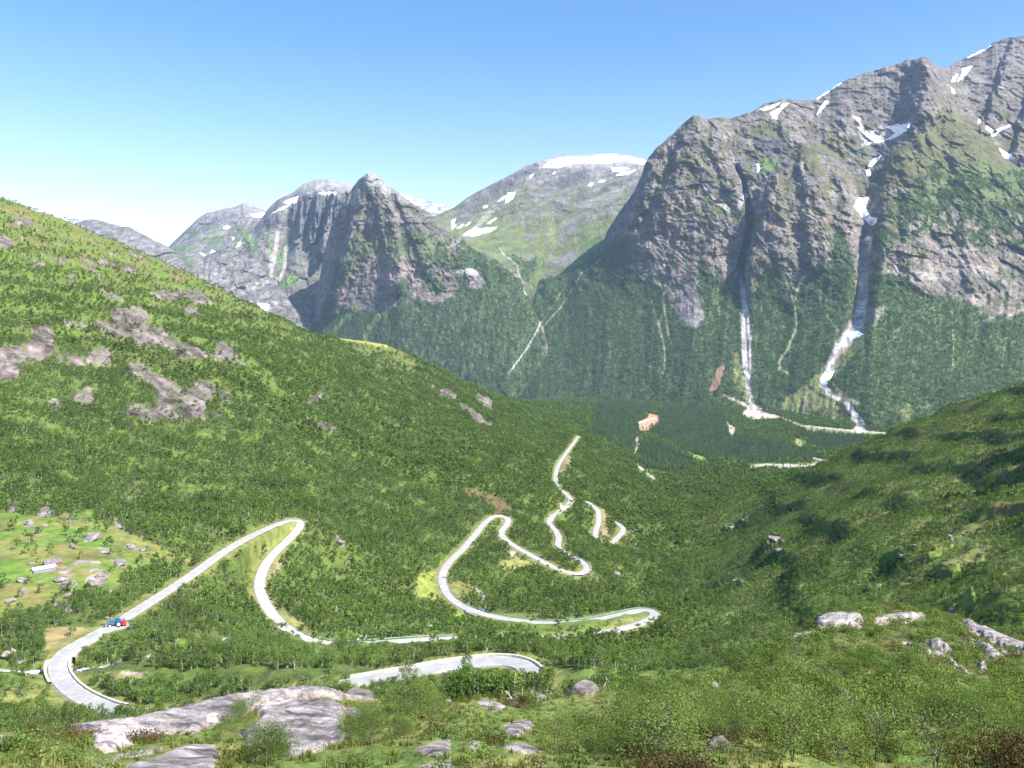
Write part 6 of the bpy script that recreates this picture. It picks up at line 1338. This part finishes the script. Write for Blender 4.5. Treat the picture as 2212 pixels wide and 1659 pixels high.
# boulders: lumps with flattened, broken faces
def boulder_mesh(seed, flat=.6, n=4):
    g = np.random.default_rng(seed); bm = bmesh.new(); bmesh.ops.create_icosphere(bm, subdivisions=n, radius=1.)
    co_ = np.array([v.co[:] for v in bm.verts]); P = co_.copy()
    for k in range(13):
        d = g.normal(size=3); d /= np.linalg.norm(d); lim = .55 + .35 * g.random(); s_ = P @ d; P -= np.maximum(s_ - lim, 0)[:, None] * d * .92
    P *= (1 + .16 * fbm(co_[:, 0] * 1.6 + seed, co_[:, 1] * 1.6 + co_[:, 2] * 1.3, 4, seed) + .06 * ridged(co_[:, 0] * 5, co_[:, 2] * 5 + co_[:, 1] * 3, 3, seed))[:, None]
    P[:, 2] *= flat
    for v, p in zip(bm.verts, P): v.co = p
    me = bpy.data.meshes.new('boulder'); bm.to_mesh(me); bm.free()
    a = me.color_attributes.new('tint', 'FLOAT_COLOR', 'POINT'); c = np.ones((len(P), 4), np.float32); c[:, :3] *= (1 + .25 * fbm(P[:, 0] * 2, P[:, 1] * 2 + P[:, 2], 3, seed))[:, None]; a.data.foreach_set('color', c.ravel())
    me.materials.append(m_bould); return me
BM = [boulder_mesh(s, f) for s, f in ((1, .55), (2, .7), (3, .45), (4, .62), (5, .8))]
def boulder(px, py, Y, w, label, k=0, group='boulders in the meadow', surf='mid', hz=1., rz=None, sink=.25):
    x = U(px) * Y
    z = float(ground_z(x, Y)) if surf == 'mid' else float(near_z(x, Y))
    o = bpy.data.objects.new('boulder', BM[k % 5]); COL.objects.link(o); s = w / F * Y / 2
    o.scale = (s, s * .8, s * hz); o.location = (x, Y, z + s * hz * .6 * (1 - 2 * sink)); o.rotation_euler = (0, 0, rz if rz is not None else (px * 1.7) % 3)
    tag(o, label, 'boulder', group); return o
def near_z(x, y):
    x = np.asarray(x, float); y = np.asarray(y, float); pxv = CX + F * x / y
    c = np.clip(((pxv - fpx[0]) / 2.6).astype(int), 0, len(fpx) - 1)
    if np.ndim(c) == 0: c = np.array([c]); y = np.array([y]); one = True
    else: one = False
    out = np.empty(len(c))
    for i in range(len(c)):
        out[i] = np.interp(y[i], FY[:, c[i]], FZ[:, c[i]])
    return out[0] if one else out
def ydist(px, py):
    """distance of the valley surface seen at a bearing"""
    c = int(np.argmin(np.abs(pxs - px))); col = GZ[:, c] / GY[:, c]; t = (HZ - py) / F
    run = np.maximum.accumulate(col); i = int(np.argmax(run >= t)); return float(GY[i, c])
for zx, zy, w, k, hz, l in ((650, 365, 52, 0, .7, 'large flat grey boulder in the grass above the red shed'), (740, 458, 34, 2, .7, 'pinkish flat boulder on the meadow right of the red shed'), (925, 430, 26, 1, .8, 'grey boulder at the right edge of the upper meadow'), (1010, 446, 22, 3, .7, 'small light boulder by the bushes at the meadow corner'), (205, 265, 24, 1, 1.3, 'upright pink boulder near the top of the meadow'), (262, 325, 15, 4, 1.1, 'small pale boulder under the upright pink one'),
                        (315, 275, 18, 3, .8, 'grey boulder right of the upright pink one'), (840, 545, 46, 0, .6, 'long flat boulder in the meadow right of the sheds'), (225, 542, 20, 2, .6, 'flat grey stone left of the red shed'), (163, 665, 34, 3, .7, 'wedge shaped pink grey boulder below the white roofed shed'), (470, 715, 54, 0, .8, 'biggest boulder, an overhanging grey block below the sheds'), (490, 780, 28, 4, .8, 'round white boulder tucked under the big overhanging block'), (655, 690, 36, 1, .9, 'cracked pale block right of the big overhanging block'),
                        (440, 655, 40, 2, .7, 'yellowish grey boulder between the sheds and the overhanging block'), (720, 640, 40, 0, .7, 'layered pink rock on the bank right of the big block'), (785, 745, 16, 4, 1., 'small grey stone among the bushes by the road'), (65, 1180, 36, 1, .8, 'grey boulder with a reddish top left of the bend, by the brook'), (145, 1235, 20, 3, .8, 'round grey boulder beside the brook left of the bend'), (905, 90, 28, 0, .7, 'dark boulder in the woods high above the meadow'),
                        (240, 880, 24, 2, .7, 'pale flat stone in the lower meadow'), (70, 808, 28, 3, .7, 'grey slab stone at the left edge of the lower meadow'), (905, 610, 14, 4, 1., 'small grey stone beside the meadow bushes')):
    (px_, py_), = zp('A', [(zx, zy)]); boulder(px_, py_ + 3, ydist(px_, py_ + 3), w * .9, l, k, hz=hz)
for q, zx, zy, w, k, hz, l in (('D', 1705, 790, 20, 4, 1.3, 'bright white boulder on the lit end of the shaded scree'), ('D', 1790, 748, 9, 1, 1., 'small white stone above the bright boulder'), ('D', 1650, 800, 10, 2, 1., 'small dark edged stone left of the bright boulder'), ('D', 1470, 855, 18, 3, .8, 'pinkish rock in the scrub below the scree'), ('D', 1375, 925, 22, 0, .7, 'grey block at the lower end of the scree line'), ('D', 205, 715, 20, 1, .9, 'pale knob of rock in the middle of the valley scrub'), ('D', 300, 665, 16, 2, .6, 'pink rock top in the valley scrub behind the pale knob'),
                           ('D', 240, 1085, 30, 0, .6, 'light rock back in the scrub left of the big knoll'), ('D', 500, 800, 42, 1, .8, 'dark rocky hump in the valley scrub'), ('D', 540, 880, 30, 2, .8, 'dark shaded rock below the rocky hump'), ('D', 1450, 1225, 16, 4, .9, 'grey stone in the bushes behind the big knoll'), ('D', 1740, 1275, 30, 3, .6, 'flat dark stone on the right behind the big knoll'), ('C', 1335, 1150, 22, 1, .9, 'grey crag below the lowest hairpin'), ('C', 240, 572, 18, 2, .8, 'pink stone in the heath above the middle hairpin'), ('C', 1665, 1035, 10, 4, .8, 'small orange stone right of the waterfall'), ('B', 760, 480, 22, 0, .7, 'long reddish rock in the woods beside the upper hairpin'), ('B', 715, 1055, 16, 3, 1.1, 'pink rock in the woods above the brook')):
    (px_, py_), = zp(q, [(zx, zy)]); boulder(px_, py_ + 3, ydist(px_, py_ + 3), w * .85, l, k, 'rocks among the scrub', hz=hz)
for zx, zy, Y, w, k, hz, l in ((1560, 440, 45, 92, 0, .55, 'round topped boulder capped with brown turf at the edge of the bushes'), (690, 492, 36, 18, 4, 1.2, 'dark sided boulder at the left end of the grassy knoll'), (606, 585, 31, 12, 1, 1.5, 'small upright dark stone beside the grassy knoll'), (100, 432, 36.5, 80, 2, .4, 'low grey boulder dome at the end of the long slab')):
    (px_, py_), = zp('F', [(zx, zy)]); boulder(px_, py_, Y, w, l, k, 'boulders on the near slope', 'near', hz, sink=.3)
for zx, zy, Y, w, k, hz, l in ((205, 700, 52, 26, 4, 1.7, 'tall dark faced boulder left in the bushes under the knoll'), (235, 1075, 21, 66, 1, .9, 'pale weathered boulder with a dead branch at the bottom'), (120, 1180, 17.5, 34, 3, .9, 'grey boulder at the bottom edge below the pale weathered one'), (10, 1195, 17, 40, 2, .8, 'light stone at the bottom edge left of the grey boulder'), (2165, 640, 50, 30, 0, .9, 'grey boulder at the right edge of the near slope'), (530, 690, 48, 16, 4, 1., 'small dark boulder among the bushes of the near slope'), (1660, 425, 78, 34, 1, .6, 'lichened grey boulder on the flank of the big knoll')):
    (px_, py_), = zp('G', [(zx, zy)]); boulder(px_, py_ + 4, Y, w, l, k, 'boulders on the near slope', 'near', hz, sink=.3)

# ------------------------------------------------------------------ bushes and birches one by one
def pair(name, wl, mw, ml):
    (wv, wq), (lv, lq) = wl; a = quad_mesh(name[0], wv, wq, None, False); a.materials.append(mw); b = quad_mesh(name[1], lv, lq, None, False); b.materials.append(ml); return a, b
B_near = [pair(('stems', 'foliage'), broadleaf(s, 1.7, 1.2, 2600, .058, 4, 18, True, .12), m_bark_dark, m_birch if s % 3 == 0 else m_willow) for s in range(61, 67)]
B_mid = [pair(('stems', 'foliage'), broadleaf(s, 1.9, 1.3, 1000, .12, 3, 15, True, .12), m_bark_dark, m_birch if s % 3 == 0 else m_willow) for s in range(71, 77)]
T_near = [pair(('trunk', 'crown'), broadleaf(s, 4.4, 1.6, 900, .24, 1 + s % 3, 13, True, .3), m_bark, m_birch) for s in range(81, 88)]
H_near = [pair(('stems', 'foliage'), broadleaf(s, .7, .9, 1500, .06, 6, 14, True, .1), m_bark_dark, m_heather) for s in range(91, 94)]
def plant(name, meshes, loc, s3, rot, label, cat, group):
    r = empty(name, loc); r.scale = s3; r.rotation_euler = rot; tag(r, label, cat, group)
    for me in meshes:
        o = bpy.data.objects.new(me.name.split('.')[0], me); COL.objects.link(o); o.parent = r
    return r
BUSHP = [('E', '-200 700 120 690 400 690 560 690 560 760 300 870 60 880 -200 900', .12, .3, 0), ('E', '1240 730 1400 665 1590 570 1690 580 1570 660 1560 770 1480 800 1400 770 1180 745', .8, .36, 0), ('E', '1600 810 1780 790 1890 870 1870 940 1600 940', .8, .34, 0), ('E', '2130 700 2212 690 2212 800 2140 780', .8, .36, 0),
         ('F', '-20 700 180 560 330 480 480 420 640 400 700 440 620 600 480 650 420 760 300 790 0 800', .62, .5, 1), ('F', '1250 650 1420 520 1560 490 1760 490 2230 440 2230 940 1340 940 1310 810 1230 690', .6, .62, 2), ('F', '980 610 1060 600 1060 640 980 640', .4, .3, 0),
         ('G', '-300 600 0 560 300 640 500 560 700 560 900 560 1300 470 1500 560 1700 640 2000 740 2300 780 2300 1240 -300 1240', .7, .72, 3), ('G', '750 430 900 330 1010 340 1040 400 900 450', .6, .7, 4), ('G', '1300 280 1500 270 1620 350 1560 400 1400 360', .6, .7, 4), ('G', '1080 380 1200 330 1300 340 1340 420 1100 440', .3, .6, 4), ('G', '1200 300 2212 500 2300 760 1500 560', .55, .34, 4), ('G', '-300 300 600 300 700 440 500 560 300 640 -300 620', .85, .75, 5)]
NOBUSH = [zs('G', '380 1010 480 980 650 1060 640 1150 400 1160'), zs('G', '-60 1060 60 1040 180 1130 160 1240 -60 1240'), zs('G', '1700 1170 1900 1090 2300 1060 2300 1240 1700 1240'), zs('G', '880 620 1000 620 1140 720 1140 780 960 760 880 700'), zs('G', '190 590 330 600 340 720 220 740'), zs('F', '1430 400 1560 385 1700 440 1700 480 1420 490')]
cand = []
for lo, hi, st in ((13, 34, 1.05), (34, 70, 1.5), (70, 124, 1.9)):
    gx, gy = np.meshgrid(np.arange(-.72 * hi, .78 * hi, st), np.arange(lo, hi, st)); x = (gx + (rng.random(gx.shape) - .5) * st).ravel(); y = (gy + (rng.random(gx.shape) - .5) * st).ravel()
    k = (x / y < .70) & (x / y > -.70); x, y = x[k], y[k]; z = near_z(x, y); pxv, pyv = CX + F * x / y, HZ - F * z / y
    pr = np.zeros(len(x)); hh = np.zeros(len(x)); zn = np.zeros(len(x), int)
    for kz, s, p, h, zone in BUSHP:
        m = poly_mask(pxv, pyv, zs(kz, s), 3, 10, 20, 171); b = m * p > pr; pr = np.where(b, m * p, pr); hh = np.where(b, h, hh); zn = np.where(b, zone, zn)
    back = y > np.interp(pxv, near_crest_px, [p[2] for p in LF[5]]) * 1.04
    pr = np.where(back, .7, pr); hh = np.where(back, .8, hh); zn = np.where(back, 6, zn)
    for p in NOBUSH: pr *= 1 - poly_mask(pxv, pyv, p, 2, 5, 10, 172)
    rk_ = np.zeros(len(x))
    for kk_, s, _ in FROCK + RKN: rk_ = np.maximum(rk_, poly_mask(pxv, pyv, zs(kk_, s), 1, 2, 8, 173))
    pr *= 1 - np.where(back, 0, rk_)
    pr *= sst(-.45, .05, fbm(x / 4.5, y / 4.5, 3, 174)) * (1 if lo < 70 else .9)
    k = rng.random(len(x)) < pr
    cand.append(np.stack([x, y, z, hh, zn, pxv, pyv], 1)[k])
cand = np.vstack(cand)
hgt = cand[:, 3] * (.4 + 1.0 * rng.random(len(cand)) ** 1.3)
bk_ = cand[:, 4] == 6
k = np.ones(len(cand), bool)
top = cand[:, 6] - F * hgt * 2.0 / cand[:, 1]; lim = np.interp(cand[:, 5], [0, 900, 1000, 1650, 1750, 2212], [2, 3, 20, 26, 6, 18])
k &= ~(bk_ & (top < np.interp(cand[:, 5], near_crest_px, near_crest_py) - lim))
k &= rng.random(len(cand)) > in_the_way(cand[:, 0], cand[:, 1], cand[:, 2], 1.9 * hgt, 1.6) * np.where(bk_, 1, cand[:, 1] < 60)
cand, hgt, bk_ = cand[k], hgt[k], bk_[k]
seen = (np.abs(cand[:, 5] - CX) < 1150) & (cand[:, 6] - F * hgt * 1.8 / cand[:, 1] < 1665) & (((cand[:, 6] - F * hgt * 1.9 / cand[:, 1]) < np.interp(cand[:, 5], near_crest_px, near_crest_py) + 14) | ~bk_)
cand, hgt, bk_ = cand[seen], hgt[seen], bk_[seen]
print('near bushes', len(cand), 'behind the crest', bk_.sum())
ZL = {0: ('low leafy shrub growing in the cracks between the pale slabs', 'shrubs between the pale rock slabs'), 1: ('green bush in the thicket left of the grassy knoll, behind the flat slabs', 'bushes left of the grassy knoll'), 2: ('broadleaf bush in the thicket right of the grassy knoll with the flat slabs', 'bushes right of the grassy knoll'), 3: ('bush in the dense scrub at the lower right, around the bare white stems', 'scrub around the bare white stems'), 4: ('low shrub on the grassy back of the big rocky knoll', 'shrubs on the big rocky knoll'), 5: ('bush on the slope falling away left of the big rocky knoll', 'bushes left of the big rocky knoll'), 6: ('bush standing just beyond the crest of the near slope', 'bushes beyond the near crest')}
order = np.argsort(-hgt / cand[:, 1]); first = order[:292]; rest = order[292:]
for i in first:
    x, y, z, _, zn, _, _ = cand[i]; s = hgt[i]; kind = B_near if y < 40 else B_mid
    l, g_ = ZL[int(zn)]
    plant('bush', kind[int(rng.integers(len(kind)))], (x, y, z - .05), (s * (.9 + .3 * rng.random()), s * (.9 + .3 * rng.random()), s * (.85 + .35 * rng.random())), tuple(rots(1, .08)[0]), l, 'bush', g_)
P_bush = [proto('bush', plant_mesh('bush_far', *broadleaf(s, 1.8, 1.3, 640, .15, 3, 13, False, .12), m_bark_dark, m_birch if s % 2 else m_willow)) for s in range(101, 106)]
c = cand[rest]; s = hgt[rest]
scatter('scrub', np.stack([c[:, 0], c[:, 1], c[:, 2] - .05], 1), s[:, None] * scl3(len(c), .85, 1.15), rots(len(c), .08), P_bush)
x, y, z, s3 = NEARBIRCH; bx, by_ = CX + F * x / y, HZ - F * z / y
for i in range(len(x)):
    if by_[i] > 1420 and bx[i] < 700: l, g_ = 'small birch in the wood between the nearest road bend and the long pale slab', 'birches behind the long pale slab'
    elif bx[i] < 700: l, g_ = 'small birch in the wood beside the brook and the nearest road bend', 'birches by the brook'
    elif bx[i] < 1300: l, g_ = 'slender birch in the wood around the nearest right hairpin', 'birches around the nearest right hairpin'
    else: l, g_ = 'slender birch in the wood below the left side of the big rocky knoll', 'birches below the big rocky knoll'
    plant('birch_tree', T_near[int(rng.integers(len(T_near)))], (x[i], y[i], z[i] - .1), tuple(s3[i]), tuple(rots(1, .05)[0]), l, 'birch', g_)
# birches in front of the nearest hairpin
for i in range(64):
    pxv = 740 + 445 * (i + .6 * rng.random()) / 64; Y = 118 + 22 * rng.random(); x = U(pxv) * Y; z = float(ground_z(x, Y)); top = np.interp(pxv, [740, 880, 985, 1150, 1185], [1464, 1443, 1432, 1444, 1436]) + 7 * rng.random()
    h = (float(V(top)) - z / Y) * Y
    if 1.2 < h < 9: plant('birch_tree', T_near[i % len(T_near)], (x, Y, z - .1), (h / 5.4, h / 5.4, h / 4.6), tuple(rots(1, .04)[0]), 'birch directly in front of the nearest right hairpin, hiding its near edge', 'birch', 'birches in front of the nearest right hairpin')
# bare white stems
m_white_bark = plain('white_bark', (.46, .43, .38), .85, 0, .25, 5.)
def bare(k, base, tips, Y, label, surf='near', r=.026):
    (bx_, by2), = zp(k, [base]); x = U(bx_) * Y; z = float(near_z(x, Y)) if surf == 'near' else float(ground_z(x, Y)); z = min(z, float(V(by2)) * Y) if surf == 'near' else z
    root = empty('bare_birch', (x, Y, z)); tag(root, label, 'dead birch', 'bare white birch stems')
    ps = []
    for t in tips:
        pts = [zp(k, [p])[0] for p in t]; P = np.array([[U(a) * Y - x, .12 * i * (1 if i % 2 else -1), V(b) * Y - z] for i, (a, b) in enumerate(pts)]); n = len(P)
        ps.append(tube(P, np.linspace(r, r * .35, n) * Y / 30, 6))
        for q in range(3):
            u = .5 + .13 * q; i = min(int(u * (n - 1)), n - 2); b0 = P[i] + (P[i + 1] - P[i]) * (u * (n - 1) - i); d = np.array([rng.normal() * .5, rng.normal() * .4, .5]) * .2 * Y / 30
            ps.append(tube([b0, b0 + d * .5 + [0, 0, .03], b0 + d], np.array([r * .4, r * .3, r * .1]) * Y / 30, 4))
    v, q = join(ps); link('trunk', quad_mesh('trunk', v, q, None, True), m_white_bark, root)
bare('G', (1232, 1050), [[(1232, 1050), (1218, 1000), (1214, 930), (1204, 880), (1200, 850)]], 31, 'left of the three bare white stems standing in the scrub')
bare('G', (1280, 1030), [[(1280, 1030), (1272, 970), (1272, 900), (1264, 840)]], 31.5, 'thin middle one of the three bare white stems in the scrub')
bare('G', (1312, 1050), [[(1312, 1050), (1330, 970), (1360, 900), (1385, 860), (1405, 790)]], 32, 'tall leaning right one of the three bare white stems in the scrub', r=.03)
bare('G', (1676, 1216), [[(1676, 1216), (1660, 1140), (1640, 1060)]], 24, 'straight bare pole of a stem right of the three white stems', r=.03)
bare('F', (1112, 472), [[(1112, 472), (1085, 440), (1078, 410)], [(1112, 472), (1130, 455), (1143, 418)]], 46, 'bare white birch forked like a V on the near crest', r=.03)
bare('F', (1266, 502), [[(1266, 502), (1280, 460), (1278, 405)]], 47, 'single thin bare birch between the V shaped one and the turf capped boulder', r=.022)
bare('F', (1700, 388), [[(1700, 388), (1720, 350), (1748, 312)]], 62, 'leaning dead birch above the turf capped boulder', 'near', .02)
bare('F', (1478, 718), [[(1478, 718), (1490, 690), (1520, 648)]], 30, 'short pale stem leaning out of the bushes under the turf capped boulder', r=.03)
bare('F', (350, 640), [[(350, 640), (330, 590), (302, 535)]], 34, 'grey dead stem beside the bushes left of the grassy knoll', r=.018)
# grass, heather and low plants of the near slope
def tuft_mesh(seed, h, n):
    g = np.random.default_rng(seed); vs, qs = [], []
    for i in range(n):
        a = g.random() * 6.28; r0 = g.random() * .16; b0 = np.array([math.cos(a) * r0, math.sin(a) * r0, -.03]); L_ = h * (.5 + .6 * g.random()); le = .55 * g.random() * L_; aa = g.random() * 6.28
        d = np.array([math.cos(aa), math.sin(aa), 0]); s_ = np.array([-d[1], d[0], 0]) * .012
        m_ = b0 + d * le * .35 + [0, 0, L_ * .6]; e = b0 + d * le + [0, 0, L_]
        o_ = len(vs) * 1; vs += [b0 - s_, b0 + s_, m_ + s_ * .7, m_ - s_ * .7, e + s_ * .1, e - s_ * .1]; qs += [(o_, o_ + 1, o_ + 2, o_ + 3), (o_ + 3, o_ + 2, o_ + 4, o_ + 5)]
    me = quad_mesh('grass_tuft', np.array(vs), np.array(qs), None, False); me.materials.append(m_grass); return me
P_tuft = [proto('grass_tuft', tuft_mesh(s, .15, 24)) for s in range(5)]
P_heath = [proto('heather', plant_mesh('heather_clump', *broadleaf(s, .2, .42, 420, .04, 5, 12, False, .1), m_bark_dark, m_heather)) for s in range(111, 114)]
P_herb = [proto('low_shrub', plant_mesh('low_shrub', *broadleaf(s, .28, .4, 300, .05, 4, 10, False, .1), m_bark_dark, m_willow)) for s in range(121, 124)]
def cover_pts(lo, hi, st, seed):
    gx, gy = np.meshgrid(np.arange(-.70 * hi, .70 * hi, st), np.arange(lo, hi, st)); x = (gx + (rng.random(gx.shape) - .5) * st).ravel(); y = (gy + (rng.random(gx.shape) - .5) * st).ravel()
    k = np.abs(x / y) < .67; x, y = x[k], y[k]; z = near_z(x, y); pxv, pyv = CX + F * x / y, HZ - F * z / y
    k = (pyv < 1690) & (y < np.interp(pxv, near_crest_px, [p[2] for p in LF[5]]) * 1.08); x, y, z, pxv, pyv = x[k], y[k], z[k], pxv[k], pyv[k]
    r_ = np.zeros(len(x))
    for kk_, s, _ in FROCK + RKN: r_ = np.maximum(r_, poly_mask(pxv, pyv, zs(kk_, s), 1, 3, 10, 175))
    return x, y, z, r_, fbm(x / 3, y / 3, 3, seed), pxv, pyv
pts = [cover_pts(13, 34, .34, 181), cover_pts(34, 60, .62, 181), cover_pts(60, 118, 1.1, 181)]
x, y, z, r_, n_, pxv, pyv = [np.concatenate(t) for t in zip(*pts)]
k = rng.random(len(x)) < (1 - r_) * sst(-.4, .2, n_) * .7; print('grass', k.sum())
scatter('grass', np.stack([x[k], y[k], z[k]], 1), scl3(k.sum(), .6, 1.3) * np.clip(y[k] / 34, 1, 1.8)[:, None], rots(k.sum(), .1), P_tuft)
heath_area = np.maximum(sst(.1, .35, fbm(x / 3, y / 4, 4, 134)), poly_mask(pxv, pyv, NOBUSH[2], 3, 6))
k = rng.random(len(x)) < (1 - r_) * heath_area * .22; print('heather', k.sum())
scatter('heather', np.stack([x[k], y[k], z[k]], 1), scl3(k.sum(), .6, 1.5) * np.clip(y[k] / 40, 1, 2.2)[:, None], rots(k.sum(), .1), P_heath)
k = rng.random(len(x)) < (1 - r_) * np.maximum(sst(-.05, .3, -n_) * .10, sst(50, 70, y) * .45); print('herbs', k.sum())
scatter('ground_cover', np.stack([x[k], y[k], z[k]], 1), scl3(k.sum(), .5, 1.4) * np.clip(y[k] / 34, 1, 2.6)[:, None], rots(k.sum(), .1), P_herb)
for i, (zx, zy, Y, s) in enumerate(((2110, 1060, 25, 1.0), (2190, 1110, 23, 1.1), (2040, 1140, 24, .8))):
    (px_, py_), = zp('G', [(zx, zy)]); xx = U(px_) * Y
    plant('bush', H_near[i % 3], (xx, Y, float(near_z(xx, Y)) - .1), (s, s, s * 1.3), (0, 0, i), 'brown heather bush at the lower right corner', 'bush', 'brown heather bushes in the corner')
# ------------------------------------------------------------------ camera, light, air
cam = bpy.data.cameras.new('camera'); co = bpy.data.objects.new('camera', cam); COL.objects.link(co)
co.location = (0, 0, 0); co.rotation_euler = (R(90), 0, 0)
cam.sensor_width = 36.; cam.lens = 36. * F / 2212.; cam.shift_y = -(829.5 - HZ) / 2212.
cam.clip_start = .5; cam.clip_end = 60000
sc.camera = co
SUN_DIR = Vector((.72, -.56, .93)).normalized()
elev = math.asin(SUN_DIR.z); rot = math.atan2(SUN_DIR.x, SUN_DIR.y)
sl = bpy.data.lights.new('sun', 'SUN'); sl.energy = SUN_E; sl.angle = R(.53); sl.color = (1., .955, .89)
so = bpy.data.objects.new('sun', sl); COL.objects.link(so); so.rotation_euler = SUN_DIR.to_track_quat('Z', 'Y').to_euler()
w = bpy.data.worlds.new('World'); sc.world = w; w.use_nodes = True
nt = w.node_tree; bg = nt.nodes['Background']; sky = nt.nodes.new('ShaderNodeTexSky'); sky.sky_type = 'NISHITA'; sky.sun_disc = False
sky.sun_elevation = elev; sky.sun_rotation = rot; sky.altitude = 600; sky.air_density = 1.; sky.dust_density = 1.0; sky.ozone_density = 2.
hs = nt.nodes.new('ShaderNodeHueSaturation'); hs.inputs['Saturation'].default_value = 1.26; hs.inputs['Value'].default_value = 1.0
nt.links.new(sky.outputs[0], hs.inputs['Color']); tcw = nt.nodes.new('ShaderNodeTexCoord'); sx = nt.nodes.new('ShaderNodeSeparateXYZ'); nt.links.new(tcw.outputs['Generated'], sx.inputs[0])
crw = nt.nodes.new('ShaderNodeValToRGB'); crw.color_ramp.elements[0].position = .06; crw.color_ramp.elements[0].color = (1., .74, .66, 1); crw.color_ramp.elements[1].position = .33; crw.color_ramp.elements[1].color = (.5, .5, .5, 1)
k_ = crw.color_ramp.elements.new(.17); k_.color = (.80, .60, .575, 1); nt.links.new(sx.outputs['Z'], crw.inputs[0])      # the milky band over the horizon
ml_ = nt.nodes.new('ShaderNodeVectorMath'); ml_.operation = 'MULTIPLY'; m2_ = nt.nodes.new('ShaderNodeVectorMath'); m2_.operation = 'SCALE'; m2_.inputs['Scale'].default_value = 2.
nt.links.new(hs.outputs[0], ml_.inputs[0]); nt.links.new(crw.outputs[0], ml_.inputs[1]); nt.links.new(ml_.outputs[0], m2_.inputs[0]); nt.links.new(m2_.outputs[0], bg.inputs[0]); bg.inputs[1].default_value = SKY_E
if HAZE:
    me = bpy.data.meshes.new('haze'); bm = bmesh.new(); bmesh.ops.create_cube(bm, size=1.)
    for vv in bm.verts: vv.co = Vector((vv.co.x * 60000, 17000 + vv.co.y * 40000, 750 + vv.co.z * 2600))
    bm.to_mesh(me); bm.free()
    m, nt2, N, L = newmat('haze_air'); out = N.new('ShaderNodeOutputMaterial'); pv = N.new('ShaderNodeVolumePrincipled')
    pv.inputs['Color'].default_value = (.46, .68, 1., 1); pv.inputs['Density'].default_value = HAZE; pv.inputs['Anisotropy'].default_value = .0
    L.new(pv.outputs[0], out.inputs['Volume']); o = link('haze', me, m); tag(o, kind='stuff')
vs = sc.view_settings; vs.view_transform = 'Standard'; vs.look = 'None'; vs.exposure = EXPO; vs.gamma = 1; vs.use_curve_mapping = False
cy = sc.cycles
sc.render.engine = 'CYCLES'
cy.max_bounces = 5; cy.diffuse_bounces = 2; cy.glossy_bounces = 1; cy.transmission_bounces = 3; cy.volume_bounces = 0; cy.transparent_max_bounces = 4
cy.use_denoising = DENOISE; cy.denoiser = 'OPENIMAGEDENOISE'; cy.denoising_input_passes = 'RGB_ALBEDO_NORMAL'
cy.use_adaptive_sampling = True; cy.adaptive_threshold = .015
cy.sample_clamp_indirect = 4.
